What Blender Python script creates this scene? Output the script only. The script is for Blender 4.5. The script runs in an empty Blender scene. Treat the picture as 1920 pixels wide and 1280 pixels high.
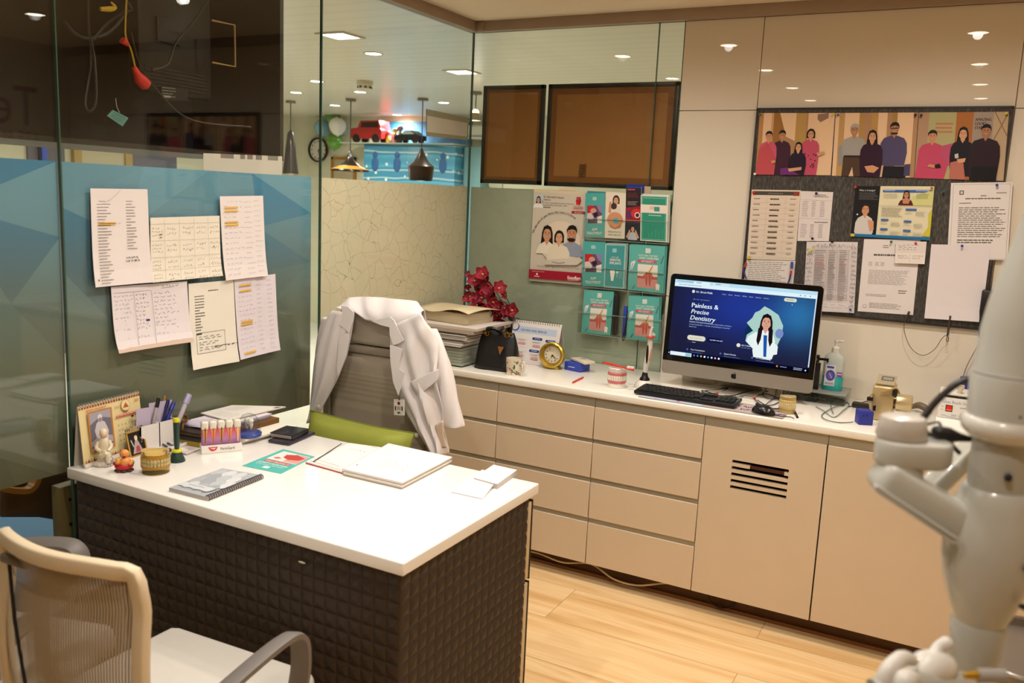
import bpy, bmesh, math, random
from mathutils import Vector as V, Matrix as MX
R = math.radians
scn = bpy.context.scene
# ---------------------------------------------------------------- camera
CAM = V((2.3721, -3.9175, 1.6447)); YAW, PITCH, ROLL, FPX = -0.4886, -0.164, 0.0446, 1628.08
IMW, IMH = 1920, 1280
def _axes():
    cy, sy, cp, sp = math.cos(YAW), math.sin(YAW), math.cos(PITCH), math.sin(PITCH)
    f = V((sy*cp, cy*cp, sp)); r0 = V((cy, -sy, 0)); u0 = r0.cross(f)
    cr, sr = math.cos(ROLL), math.sin(ROLL)
    return r0*cr+u0*sr, u0*cr-r0*sr, f
AX, AY, AF = _axes()
cd = bpy.data.cameras.new('camera'); cam = bpy.data.objects.new('camera', cd); scn.collection.objects.link(cam)
cd.sensor_width = 36; cd.lens = FPX/IMW*36; cd.clip_start = .02
m = MX((AX, AY, -AF)).transposed().to_4x4(); m.translation = CAM; cam.matrix_world = m
cd.dof.use_dof = True; cd.dof.focus_distance = 3.6; cd.dof.aperture_fstop = 4.0
scn.camera = cam
# ---------------------------------------------------------------- world, exposure
w = bpy.data.worlds.new('world'); scn.world = w; w.use_nodes = True
w.node_tree.nodes['Background'].inputs[0].default_value = (1, .9, .78, 1)
w.node_tree.nodes['Background'].inputs[1].default_value = .02
scn.view_settings.view_transform = 'Standard'; scn.view_settings.look = 'None'
scn.view_settings.gamma = 1; scn.view_settings.use_curve_mapping = False
scn.view_settings.exposure = 0.0
WARM = (1.0, .94, .865); COOL = (1.0, .945, .86)
DOWN_W, FAR_W = 43.0, 88.0          # watts of each downlight: this room, waiting area
scn.cycles.max_bounces = 10; scn.cycles.transparent_max_bounces = 24
scn.cycles.sample_clamp_indirect = 6; scn.cycles.caustics_reflective = False; scn.cycles.caustics_refractive = False
# ---------------------------------------------------------------- rays of the measured camera
def ray(px, py): return AX*((px-IMW/2)/FPX) - AY*((py-IMH/2)/FPX) + AF
def onplane(px, py, ax, v):
    d = ray(px, py); return CAM + d*((v-CAM[ax])/d[ax])
def Wl(px, py, y=0.): return onplane(px, py, 1, y)       # a point of the back wall
def Lf(px, py, x=0.): return onplane(px, py, 0, x)       # a point of the left glass
def Hz(px, py, z): return onplane(px, py, 2, z)          # a point at height z
def Dp(px, py, d): return CAM + ray(px, py)*d            # a point at distance d
def pix(P):
    q = V(P)-CAM; w_ = q.dot(AF); return IMW/2+FPX*q.dot(AX)/w_, IMH/2-FPX*q.dot(AY)/w_
def zat(x, y, py):                                       # height of a point above (x, y) seen on row py
    a, b = -.5, 3.5
    for _ in range(40):
        c = (a+b)/2
        if pix((x, y, c))[1] > py: a = c
        else: b = c
    return (a+b)/2
# ---------------------------------------------------------------- materials
def lin(h):
    h = h.lstrip('#'); c = [int(h[i:i+2], 16)/255 for i in (0, 2, 4)]
    return tuple(x/12.92 if x <= .04045 else ((x+.055)/1.055)**2.4 for x in c)
_m = {}
def mat(h, rough=.5, metal=0., spec=.5, trans=0., emit=0., alpha=1., coat=0., var=.06, bump=0., bscale=200., sub=0., sheen=0., ior=1.45):
    k = (h, rough, metal, spec, trans, emit, alpha, coat, var, bump, bscale, sub, sheen, ior)
    if k in _m: return _m[k]
    m = bpy.data.materials.new('mat_'+h.strip('#')); m.use_nodes = True; nt = m.node_tree; p = nt.nodes['Principled BSDF']
    c = lin(h); I = p.inputs
    I['Base Color'].default_value = (*c, 1); I['Roughness'].default_value = rough; I['Metallic'].default_value = metal
    I['Specular IOR Level'].default_value = spec; I['Transmission Weight'].default_value = trans; I['IOR'].default_value = ior
    I['Alpha'].default_value = alpha; I['Coat Weight'].default_value = coat; I['Coat Roughness'].default_value = .03
    if sub: I['Subsurface Weight'].default_value = sub; I['Subsurface Radius'].default_value = (.01, .006, .004)
    if sheen: I['Sheen Weight'].default_value = sheen
    if emit: I['Emission Color'].default_value = (*c, 1); I['Emission Strength'].default_value = emit
    if var or bump:
        tc = nt.nodes.new('ShaderNodeTexCoord'); nz = nt.nodes.new('ShaderNodeTexNoise'); nz.inputs['Scale'].default_value = 9; nz.inputs['Detail'].default_value = 4
        nt.links.new(tc.outputs['Object'], nz.inputs['Vector'])
        if var:
            mx = nt.nodes.new('ShaderNodeMix'); mx.data_type = 'RGBA'
            mx.inputs['A'].default_value = (*[x*(1-var) for x in c], 1); mx.inputs['B'].default_value = (*[min(1, x*(1+var)) for x in c], 1)
            nt.links.new(nz.outputs['Fac'], mx.inputs['Factor']); nt.links.new(mx.outputs['Result'], I['Base Color'])
        if bump:
            n2 = nt.nodes.new('ShaderNodeTexNoise'); n2.inputs['Scale'].default_value = bscale; n2.inputs['Detail'].default_value = 3
            nt.links.new(tc.outputs['Object'], n2.inputs['Vector'])
            bp = nt.nodes.new('ShaderNodeBump'); bp.inputs['Strength'].default_value = bump; bp.inputs['Distance'].default_value = .002
            nt.links.new(n2.outputs['Fac'], bp.inputs['Height']); nt.links.new(bp.outputs['Normal'], I['Normal'])
    _m[k] = m; return m
def ink(h): return mat(h, .55, var=0, spec=.3)
def glow(h, s=1.):
    k = ('glow', h, s)
    if k not in _m:
        m = bpy.data.materials.new('light_'+h.strip('#')); m.use_nodes = True; nt = m.node_tree; nt.nodes.clear()
        o = nt.nodes.new('ShaderNodeOutputMaterial'); e = nt.nodes.new('ShaderNodeEmission')
        e.inputs[0].default_value = (*lin(h), 1); e.inputs[1].default_value = s; nt.links.new(e.outputs[0], o.inputs[0]); _m[k] = m
    return _m[k]
class NT:
    """small node helper"""
    def __init__(s, name):
        s.m = bpy.data.materials.new(name); s.m.use_nodes = True; s.nt = s.m.node_tree; s.p = s.nt.nodes['Principled BSDF']; s.out = s.nt.nodes['Material Output']
    def n(s, t, **kw):
        x = s.nt.nodes.new('ShaderNode'+t)
        for k, v in kw.items():
            if hasattr(x, k): setattr(x, k, v)
            else: x.inputs[k.replace('_', ' ')].default_value = v
        return x
    def l(s, a, b): s.nt.links.new(a, b)
    def math(s, op, a, b=0.):
        x = s.nt.nodes.new('ShaderNodeMath'); x.operation = op
        for i, q in enumerate((a, b)):
            if isinstance(q, (int, float)): x.inputs[i].default_value = q
            else: s.l(q, x.inputs[i])
        return x.outputs[0]
    def mix(s, f, a, b):
        x = s.nt.nodes.new('ShaderNodeMix'); x.data_type = 'RGBA'
        for k, q in (('Factor', f), ('A', a), ('B', b)):
            if isinstance(q, str): x.inputs[k].default_value = (*lin(q), 1)
            elif isinstance(q, (int, float)): x.inputs[k].default_value = q
            else: s.l(q, x.inputs[k])
        return x.outputs['Result']
    def ramp(s, f, stops):
        x = s.nt.nodes.new('ShaderNodeValToRGB'); e = x.color_ramp.elements
        while len(e) < len(stops): e.new(.5)
        for q, (p, c) in zip(e, stops): q.position = p; q.color = (*lin(c), 1)
        s.l(f, x.inputs[0]); return x.outputs[0]
def glassmat(name, tint, f0=.04):
    t = NT(name); nt = t.nt; nt.nodes.remove(t.p)
    g = t.n('NewGeometry'); dt = t.n('VectorMath', operation='DOT_PRODUCT'); t.l(g.outputs['Incoming'], dt.inputs[0]); t.l(g.outputs['Normal'], dt.inputs[1])
    c = t.math('ABSOLUTE', dt.outputs['Value']); k = t.math('POWER', t.math('SUBTRACT', 1., c), 5.)
    F = t.math('ADD', t.math('MULTIPLY', k, 1-f0), f0)
    tr = t.n('BsdfTransparent'); tr.inputs[0].default_value = (*lin(tint), 1); gl = t.n('BsdfGlossy', Roughness=0.); ms = t.n('MixShader')
    t.l(F, ms.inputs[0]); t.l(tr.outputs[0], ms.inputs[1]); t.l(gl.outputs[0], ms.inputs[2]); t.l(ms.outputs[0], t.out.inputs[0])
    return t.m
GLASS = glassmat('pane_glass', '#fafcf9'); ACRYL = glassmat('clear_acrylic', '#fcfdfb', .03); BOTTLE = glassmat('clear_plastic', '#dfe8e4', .04)
# ---------------------------------------------------------------- mesh builder
class B:
    def __init__(s): s.v = []; s.f = []; s.fm = []; s.sm = []; s.M = None; s.col = None
    def _add(s, vs, fs, m=0, smooth=False):
        o = len(s.v)
        s.v += [V(p) if s.M is None else s.M @ V(p) for p in vs]
        for f in fs: s.f.append([i+o for i in f]); s.fm.append(m); s.sm.append(smooth)
    def bmadd(s, bm, m=0, smooth=False):
        bm.verts.index_update(); s._add([v.co.copy() for v in bm.verts], [[v.index for v in f.verts] for f in bm.faces], m, smooth); bm.free()
    def box(s, a, b, m=0, bev=0., seg=2):
        a, b = [min(p, q) for p, q in zip(a, b)], [max(p, q) for p, q in zip(a, b)]
        if not bev:
            x0, y0, z0 = a; x1, y1, z1 = b
            s._add([(x0,y0,z0),(x1,y0,z0),(x1,y1,z0),(x0,y1,z0),(x0,y0,z1),(x1,y0,z1),(x1,y1,z1),(x0,y1,z1)],
                   [(0,3,2,1),(4,5,6,7),(0,1,5,4),(1,2,6,5),(2,3,7,6),(3,0,4,7)], m); return s
        bm = bmesh.new(); bmesh.ops.create_cube(bm, size=1)
        for v in bm.verts: v.co = V([(p+q)/2+c*(q-p) for p, q, c in zip(a, b, v.co)])
        bev = min(bev, *[(q-p)*.49 for p, q in zip(a, b)])
        bmesh.ops.bevel(bm, geom=list(bm.edges), offset=bev, segments=seg, profile=.5, affect='EDGES')
        s.bmadd(bm, m, True); return s
    def poly(s, pts, m=0): s._add(pts, [list(range(len(pts)))], m); return s
    def prism(s, pts, d, m=0, smooth=False):
        """polygon pts (3D) extruded by vector d"""
        n = len(pts); d = V(d); vs = [V(p) for p in pts]+[V(p)+d for p in pts]
        s._add(vs, [list(range(n))[::-1], list(range(n, 2*n))]+[(i, (i+1) % n, n+(i+1) % n, n+i) for i in range(n)], m, smooth); return s
    def lathe(s, prof, c=(0,0,0), n=24, m=0, axis='z', smooth=True, caps=True, sx=1., sy=1.):
        vs = []; fs = []
        for r, z in prof:
            for i in range(n):
                a = 2*math.pi*i/n; p = (r*math.cos(a)*sx, r*math.sin(a)*sy, z)
                if axis == 'y': p = (p[0], -z, p[1])
                elif axis == 'x': p = (z, p[0], p[1])
                vs.append((p[0]+c[0], p[1]+c[1], p[2]+c[2]))
        for j in range(len(prof)-1):
            for i in range(n): fs.append((j*n+i, j*n+(i+1) % n, (j+1)*n+(i+1) % n, (j+1)*n+i))
        if caps:
            if prof[0][0] > 1e-6: fs.append(tuple(range(n))[::-1])
            if prof[-1][0] > 1e-6: fs.append(tuple((len(prof)-1)*n+i for i in range(n)))
        s._add(vs, fs, m, smooth); return s
    def tube(s, pts, r, n=8, m=0, smooth=True, closed=False, sec=None, up=None, spline=0):
        pts = [V(p) for p in pts]
        rs = r if isinstance(r, (list, tuple)) else [r]*len(pts)
        if spline:
            q = []; qr = []; L = len(pts); rng = range(L) if closed else range(L-1)
            for i in rng:
                g = lambda k: pts[k % L] if closed else pts[max(0, min(L-1, k))]
                p0, p1, p2, p3 = g(i-1), g(i), g(i+1), g(i+2)
                for k in range(spline):
                    t = k/spline
                    q.append(.5*((2*p1)+(p2-p0)*t+(2*p0-5*p1+4*p2-p3)*t*t+(3*p1-p0-3*p2+p3)*t**3)); qr.append(rs[i]*(1-t)+rs[(i+1) % L]*t)
            if not closed: q.append(pts[-1]); qr.append(rs[-1])
            pts, rs = q, qr
        L = len(pts)
        if sec is None: sec = [(math.cos(2*math.pi*i/n), math.sin(2*math.pi*i/n)) for i in range(n)]
        n = len(sec); vs = []; nv = None
        for i, p in enumerate(pts):
            a = pts[(i-1) % L] if closed else pts[max(i-1, 0)]; b = pts[(i+1) % L] if closed else pts[min(i+1, L-1)]
            t = (b-a).normalized() if (b-a).length > 1e-9 else V((0, 0, 1))
            if up is not None: nv = V(up)
            elif nv is None: nv = V((0, 0, 1)) if abs(t.z) < .9 else V((1, 0, 0))
            u = (nv-t*nv.dot(t)); u = u.normalized() if u.length > 1e-6 else t.orthogonal().normalized()
            nv = u; w_ = t.cross(u)
            vs += [p+u*(c*rs[i])+w_*(d*rs[i]) for c, d in sec]
        fs = [(j*n+i, j*n+(i+1) % n, ((j+1) % L)*n+(i+1) % n, ((j+1) % L)*n+i) for j in range(L if closed else L-1) for i in range(n)]
        if not closed: fs += [tuple(range(n))[::-1], tuple((L-1)*n+i for i in range(n))]
        s._add(vs, fs, m, smooth); return s
    def ell(s, c, r, m=0, nu=16, nv=10):
        c = V(c); r = (r,)*3 if isinstance(r, (int, float)) else r; vs = [c+V((0, 0, -r[2]))]; fs = []
        for j in range(1, nv):
            a = math.pi*j/nv-math.pi/2
            for i in range(nu):
                b = 2*math.pi*i/nu; vs.append(c+V((r[0]*math.cos(a)*math.cos(b), r[1]*math.cos(a)*math.sin(b), r[2]*math.sin(a))))
        vs.append(c+V((0, 0, r[2]))); q = len(vs)-1
        for i in range(nu):
            fs.append((0, 1+(i+1) % nu, 1+i)); fs.append((q, 1+(nv-2)*nu+i, 1+(nv-2)*nu+(i+1) % nu))
            for j in range(nv-2): fs.append((1+j*nu+i, 1+j*nu+(i+1) % nu, 1+(j+1)*nu+(i+1) % nu, 1+(j+1)*nu+i))
        s._add(vs, fs, m, True); return s
    def grid(s, fn, nu, nv, m=0, smooth=True):
        vs = [fn(i/nu, j/nv) for j in range(nv+1) for i in range(nu+1)]
        fs = [(j*(nu+1)+i, j*(nu+1)+i+1, (j+1)*(nu+1)+i+1, (j+1)*(nu+1)+i) for j in range(nv) for i in range(nu)]
        s._add(vs, fs, m, smooth); return s
    def obj(s, name, mats, parent=None, world=False, label=None, solid=0., subd=0, autosmooth=True, loc=None):
        if not isinstance(mats, (list, tuple)): mats = [mats]
        vs = s.v
        if parent is not None and world:
            im = parent.matrix_basis.inverted(); vs = [im @ v for v in vs]
        off = V((0, 0, 0))
        if parent is None and loc is None:
            lo = [min(v[i] for v in vs) for i in range(3)]; hi = [max(v[i] for v in vs) for i in range(3)]
            off = V(((lo[0]+hi[0])/2, (lo[1]+hi[1])/2, lo[2])); vs = [v-off for v in vs]
        me = bpy.data.meshes.new(name); me.from_pydata([tuple(v) for v in vs], [], s.f)
        for mm in mats: me.materials.append(mm)
        me.polygons.foreach_set('material_index', s.fm); me.polygons.foreach_set('use_smooth', s.sm); me.update()
        if autosmooth and any(s.sm): me.set_sharp_from_angle(angle=R(42))
        o = bpy.data.objects.new(name, me); scn.collection.objects.link(o)
        if parent is not None: o.parent = parent
        o.location = off if loc is None else loc
        if label: o['label'] = label
        if solid:
            md = o.modifiers.new('thickness', 'SOLIDIFY'); md.thickness = solid; md.offset = 0
        if subd:
            md = o.modifiers.new('smooth', 'SUBSURF'); md.levels = md.render_levels = subd
        return o
def tag(o, label, cat, group=None, kind=None):
    o['label'] = label; o['category'] = cat
    if group: o['group'] = group
    if kind: o['kind'] = kind
    return o
def thing(name, label, cat, loc=(0,0,0), rz=0., group=None):
    o = bpy.data.objects.new(name, None); o.empty_display_size = .05; scn.collection.objects.link(o)
    o.matrix_basis = MX.Translation(V(loc)) @ MX.Rotation(rz, 4, 'Z'); return tag(o, label, cat, group)
def struct(b, name, mats, label=None):
    o = b.obj(name, mats, loc=(0,0,0)); o['kind'] = 'structure'; o['label'] = label or name.replace('_', ' '); o['category'] = name.split('_')[0]; return o
def copy_tree(o, parent=None):
    c = o.copy(); scn.collection.objects.link(c); c.parent = parent
    for ch in [x for x in o.children]: copy_tree(ch, c)
    return c
# ---------------------------------------------------------------- printed sheets
_tx = {}
def textmesh(st):
    if st not in _tx:
        cu = bpy.data.curves.new('t', 'FONT'); cu.body = st; cu.resolution_u = 2; ob = bpy.data.objects.new('t', cu)
        me = bpy.data.meshes.new_from_object(ob)
        vs = [(v.co.x, v.co.y) for v in me.vertices]; fs = [list(p.vertices) for p in me.polygons]
        wd = max([x for x, y in vs] or [0]); _tx[st] = (vs, fs, wd)
        bpy.data.objects.remove(ob); bpy.data.curves.remove(cu); bpy.data.meshes.remove(me)
    return _tx[st]
class Sheet:
    """a thin sheet with printing; u runs left to right, v top to bottom, both 0..1"""
    def __init__(s, TL, TR, BR, BL, paper='#efe9e2', thick=.0006, curl=0., emis=0., side=None, seed=1, base=True):
        s.c = [V(p) for p in (TL, TR, BR, BL)]; s.W = (s.c[1]-s.c[0]).length; s.H = (s.c[3]-s.c[0]).length
        s.n = (s.c[3]-s.c[0]).cross(s.c[1]-s.c[0]).normalized(); s.th = thick; s.cu = curl; s.o = 0.; s.em = emis
        s.b = B(); s.mats = []; s.mi = {}; s.r = random.Random(seed); s.step = .00009
        if not base: return
        k = s.m(side or paper); k2 = s.m(paper); N = 6 if curl else 1
        s.b.grid(lambda u, v: s.P(u, v, -thick), N, N, k, False); s.b.grid(lambda u, v: s.P(1-u, v, 0), N, N, k2, False)
        for e in (lambda t, o: s.P(t, 0, o), lambda t, o: s.P(1-t, 1, o), lambda t, o: s.P(0, 1-t, o), lambda t, o: s.P(1, t, o)):
            s.b.grid(lambda u, v, e=e: e(u, -thick*(1-v)), N, 1, k, False)
    def m(s, h):
        if h not in s.mi: s.mi[h] = len(s.mats); s.mats.append(glow(h, s.em) if s.em else ink(h))
        return s.mi[h]
    def P(s, u, v, o=0.):
        a, b, c, d = s.c
        return (a*(1-u)+b*u)*(1-v)+(d*(1-u)+c*u)*v + s.n*(s.th+o+s.cu*(abs(2*u-1)**3*.35+v**4)*(.4+v))
    def up(s, k=1): s.o += s.step*k
    def poly(s, pts, h):
        s.up(); s.b.poly([s.P(u, v, s.o) for u, v in pts], s.m(h))
    def rect(s, u0, v0, u1, v1, h, up=True):
        if up: s.up()
        N = 6 if s.cu and (v1-v0 > .1 or u1-u0 > .1) else 1
        s.b.grid(lambda a, b: s.P(u0+(u1-u0)*a, v0+(v1-v0)*b, s.o), N, N, s.m(h), False)
    def frame(s, u0, v0, u1, v1, w, h):
        wu = w*s.H/s.W; s.up()
        for q in ((u0, v0, u1, v0+w), (u0, v1-w, u1, v1), (u0, v0, u0+wu, v1), (u1-wu, v0, u1, v1)): s.rect(*q, h, False)
    def ell(s, cu, cv, r, h, ry=None, n=20, a0=0., a1=360.):
        k = s.H/s.W; ry = r if ry is None else ry
        s.poly([(cu+k*r*math.cos(R(a0+(a1-a0)*i/n)), cv+ry*math.sin(R(a0+(a1-a0)*i/n))) for i in range(n if a1-a0 >= 360 else n+1)], h)
    def rr(s, u0, v0, u1, v1, h, r=None):
        k = s.H/s.W; r = (v1-v0)/2 if r is None else r; p = []
        for cx, cy, a in ((u1-r*k, v0+r, -90), (u1-r*k, v1-r, 0), (u0+r*k, v1-r, 90), (u0+r*k, v0+r, 180)):
            for i in range(5): t = R(a+i*22.5); p.append((cx+k*r*math.cos(t), cy+r*math.sin(t)))
        s.poly(p, h)
    def line(s, pts, w, h, up=True):
        if up: s.up()
        k = s.H/s.W; mi = s.m(h)
        for (a, b), (c, d) in zip(pts, pts[1:]):
            dx, dy = (c-a)/k, d-b; L = math.hypot(dx, dy) or 1; nx, ny = -dy/L*w/2, dx/L*w/2
            s.b.poly([s.P(a+nx*k, b+ny, s.o), s.P(c+nx*k, d+ny, s.o), s.P(c-nx*k, d-ny, s.o), s.P(a-nx*k, b-ny, s.o)], mi)
    def text(s, u, v, h, st, col, al='l', shear=0., rot=0., sq=1., bold=0.):
        """baseline at v; h = size as a fraction of the sheet's height"""
        vs, fs, wd = textmesh(st); k = s.H/s.W; x0 = {'l': 0, 'c': -wd/2, 'r': -wd}[al]; ca, sa = math.cos(R(rot)), math.sin(R(rot)); s.up(); mi = s.m(col)
        for dx in ((0, bold) if bold else (0,)):
            pts = []
            for x, y in vs:
                x = (x+x0+shear*y+dx)*h*sq; y *= h
                pts.append(s.P(u+k*(x*ca-y*sa), v-(x*sa+y*ca), s.o+(.00004 if dx else 0)))
            s.b._add(pts, fs, mi)
    def arc(s, cu, cv, r, h, st, col, a0, a1):
        for i, ch in enumerate(st):
            a = a0+(a1-a0)*(i+.5)/len(st); k = s.H/s.W
            if ch != ' ': s.text(cu+k*r*math.cos(R(a)), cv-r*math.sin(R(a)), h, ch, col, 'c', rot=a-90)
    def lines(s, u0, v0, u1, v1, n, col, w=.4, ragged=.25, dash=True):
        s.up(); dv = (v1-v0)/n
        for i in range(n):
            v = v0+dv*i; ue = u1-(u1-u0)*ragged*s.r.random(); u = u0
            while u < ue-.005:
                L = (u1-u0)*s.r.uniform(.05, .16) if dash else ue-u
                s.rect(u, v, min(u+L, ue), v+dv*w, col, False); u += L+(u1-u0)*.018
    def scrawl(s, u0, v0, u1, v1, n, col, w=.004, ragged=.3, amp=.35):
        s.up(); dv = (v1-v0)/n
        for i in range(n):
            v = v0+dv*(i+.5); ue = u1-(u1-u0)*ragged*s.r.random(); u = u0
            while u < ue:
                L = (u1-u0)*s.r.uniform(.1, .25); p = []; m_ = max(4, int(L/(u1-u0)*26))
                for j in range(m_): p.append((u+L*j/m_, v+dv*amp*s.r.uniform(-1, 1)*(1 if j % 2 else -.6)))
                s.line(p, w, col, False); u += L+(u1-u0)*.05
    def person(s, cu, hv, h, bot, skin='#b07a58', hair='#1a1210', cloth='#5a2440', kind='long', wid=1.05, face=True):
        """cu, hv centre of the face, h half height of the head, bot the lower end of the figure"""
        k = s.H/s.W; X = lambda x: cu+x*h*k; Y = lambda y: hv+y*h
        if kind == 'long': s.poly([(X(-.85), Y(-.2)), (X(-.6), Y(-1.05)), (X(0), Y(-1.35)), (X(.6), Y(-1.05)), (X(.9), Y(-.2)), (X(1.0), Y(1.2)), (X(1.05), Y(2.4)), (X(.5), Y(2.7)), (X(-.5), Y(2.7)), (X(-1.05), Y(2.4)), (X(-1.0), Y(1.2))], hair)
        elif kind == 'bob': s.poly([(X(-.95), Y(.9)), (X(-.95), Y(-.4)), (X(-.55), Y(-1.1)), (X(0), Y(-1.3)), (X(.55), Y(-1.1)), (X(.95), Y(-.4)), (X(.95), Y(.9))], hair)
        nb = (bot-hv)/h
        s.poly([(X(-.35), Y(.7)), (X(.35), Y(.7)), (X(.4), Y(1.35)), (X(-.4), Y(1.35))], skin)
        s.poly([(X(-.45), Y(1.2)), (X(.45), Y(1.2)), (X(1.5*wid), Y(1.7)), (X(1.95*wid), Y(2.6)), (X(2.05*wid), Y(min(4.4, nb))), (X(1.75*wid), Y(nb)), (X(-1.75*wid), Y(nb)), (X(-2.05*wid), Y(min(4.4, nb))), (X(-1.95*wid), Y(2.6)), (X(-1.5*wid), Y(1.7))], cloth)
        s.poly([(X(-.33), Y(1.18)), (X(.33), Y(1.18)), (X(0), Y(1.75))], skin)
        s.ell(cu, hv, h*.72, skin, h)
        if kind == 'long' or kind == 'bob':
            for q in (-1, 1): s.poly([(X(q*.08), Y(-.95)), (X(q*.6), Y(-.85)), (X(q*.88), Y(-.1)), (X(q*.85), Y(.9)), (X(q*.66), Y(.3)), (X(q*.55), Y(-.4))], hair)
            s.poly([(X(-.6), Y(-.75)), (X(-.3), Y(-1.15)), (X(.3), Y(-1.15)), (X(.6), Y(-.75)), (X(.1), Y(-.72))], hair)
        elif kind == 'tied' or kind == 'short':
            s.poly([(X(-.76), Y(.05)), (X(-.82), Y(-.55)), (X(-.45), Y(-1.12)), (X(.1), Y(-1.25)), (X(.6), Y(-1.05)), (X(.82), Y(-.5)), (X(.76), Y(.05)), (X(.62), Y(-.45)), (X(.1), Y(-.62)), (X(-.6), Y(-.45))], hair)
        if face:
            for q in (-1, 1):
                s.ell(X(q*.29), Y(-.08), h*.1, '#20140f', h*.06, 8); s.line([(X(q*.15), Y(-.26)), (X(q*.45), Y(-.27))], h*.06, '#2a1a14')
            s.poly([(X(-.3), Y(.42)), (X(.3), Y(.42)), (X(.15), Y(.58)), (X(-.15), Y(.58))], '#8a3a34'); s.poly([(X(-.22), Y(.43)), (X(.22), Y(.43)), (X(.12), Y(.5)), (X(-.12), Y(.5))], '#efe6e0')
            s.poly([(X(0), Y(.0)), (X(.1), Y(.25)), (X(-.1), Y(.25))], '#9a6648')
    def obj(s, name, parent=None, **kw): return s.b.obj(name, s.mats, parent, autosmooth=False, **kw)
def wsheet(px, sc=1., ox=0., oy=0., y=-.001, **kw):
    return Sheet(*[Wl(ox+a/sc, oy+b/sc, y) for a, b in px], **kw)
def lsheet(px, sc=1., ox=0., oy=0., x=.001, **kw):
    return Sheet(*[Lf(ox+a/sc, oy+b/sc, x) for a, b in px], **kw)
# ================================================================ setting
HC, HD, DC = .858, .78, .592        # worktop height, desk height, worktop depth
CEIL, TRZ, FZ = 2.505, 2.455, 1.6905
def floor_mat():
    t = NT('oak_laminate'); tc = t.n('TexCoord'); mp = t.n('Mapping'); t.l(tc.outputs['Object'], mp.inputs[0])
    mp.inputs['Location'].default_value = (.21, .07, 0)
    br = t.n('TexBrick'); t.l(mp.outputs[0], br.inputs['Vector']); br.offset = .37
    for k, v in (('Scale', 1.), ('Mortar Size', .0016), ('Mortar Smooth', .2), ('Brick Width', 1.22), ('Row Height', .3), ('Bias', 0.)): br.inputs[k].default_value = v
    br.inputs['Color1'].default_value = (.25, .25, .25, 1); br.inputs['Color2'].default_value = (.75, .75, .75, 1); br.inputs['Mortar'].default_value = (.5, .5, .5, 1)
    m2 = t.n('Mapping'); m2.inputs['Scale'].default_value = (.7, 9, 1); t.l(tc.outputs['Object'], m2.inputs[0])
    ad = t.n('VectorMath', operation='ADD'); t.l(m2.outputs[0], ad.inputs[0]); sc = t.n('VectorMath', operation='SCALE'); sc.inputs['Scale'].default_value = 7.; t.l(br.outputs['Color'], sc.inputs[0]); t.l(sc.outputs[0], ad.inputs[1])
    nz = t.n('TexNoise', Scale=1.6, Detail=6., Distortion=.6); t.l(ad.outputs[0], nz.inputs['Vector'])
    c = t.ramp(nz.outputs['Fac'], [(.22, '#bd8a50'), (.42, '#e0b880'), (.6, '#edcc9a'), (.8, '#d8a86a')])
    c2 = t.mix(t.math('MULTIPLY', br.outputs['Fac'], .55), c, '#6a4420')
    t.l(c2, t.p.inputs['Base Color']); t.p.inputs['Roughness'].default_value = .3
    bp = t.n('Bump', Strength=.25, Distance=.002); t.l(t.math('SUBTRACT', 1., br.outputs['Fac']), bp.inputs['Height']); t.l(bp.outputs[0], t.p.inputs['Normal'])
    return t.m
b = B(); b.box((-.006, -6, -.1), (3.9, .006, 0)); struct(b, 'floor', floor_mat())
b = B(); b.box((-6, -6, -.1), (-.006, 5.2, 0)); b.box((-.006, .006, -.1), (3.9, 5.2, 0)); struct(b, 'floor_waiting_area', mat('#cdcabf', .35, var=.04))  # pale tone made up to bounce neutral light onto the waiting area ceiling
cream = mat('#d9c3a4', .75, var=.02)
b = B(); b.box((-.05, -6, CEIL), (3.9, .05, CEIL+.08)); struct(b, 'ceiling', mat('#ead8bd', .8, var=.02))
def plank_ceiling():
    t = NT('white_plank_ceiling'); tc = t.n('TexCoord'); wv = t.n('TexWave'); wv.wave_type = 'BANDS'; wv.bands_direction = 'Y'; wv.inputs['Scale'].default_value = 2.2; t.l(tc.outputs['Object'], wv.inputs['Vector'])
    t.l(t.ramp(wv.outputs['Fac'], [(0., '#d6cfbc'), (.04, '#e2dccb'), (1., '#e4decf')]), t.p.inputs['Base Color']); t.p.inputs['Roughness'].default_value = .3; return t.m
b = B(); b.box((-6, -6, 2.5), (-.05, 5.2, 2.58)); b.box((-.05, .05, 2.5), (3.9, 5.2, 2.58)); struct(b, 'ceiling_waiting_area', plank_ceiling())
wallp = mat('#d6d4bd', .6, var=.03)
b = B(); b.box((-6, 4.4, 0), (3.9, 4.5, 2.5)); struct(b, 'wall_far', wallp)
b = B(); b.box((-5.3, -6, 0), (-5.2, 4.4, 2.5)); struct(b, 'wall_left', wallp)
b = B(); b.box((-5.3, -6, 0), (3.9, -5.9, 2.5)); struct(b, 'wall_front', mat('#c9b08c', .7, var=.03))
b = B(); b.box((3.2, -5.9, 0), (3.3, 4.4, 2.55)); struct(b, 'wall_right', mat('#c8b493', .7, var=.03))
# glossy white wall panels of the back wall
pw = mat('#dacfbd', .5, coat=1., spec=0., var=.012); pw.node_tree.nodes['Principled BSDF'].inputs['Coat Roughness'].default_value = .012; pe = mat('#b9a080', .4)
b = B(); b.box((1.094, .012, 0), (3.2, .06, TRZ), 1)
g = .0012
for x0, x1 in ((1.094, 1.443), (1.443, 2.422), (2.422, 3.2)):
    for z0, z1 in ((0, 1.222), (1.222, 2.066), (2.066, TRZ)): b.box((x0+g, 0, z0+g), (x1-g, .014, z1-g), 0, .0015, 1)
struct(b, 'wall_back', [pw, pe], 'glossy cream wall panels behind the worktop')
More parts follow.
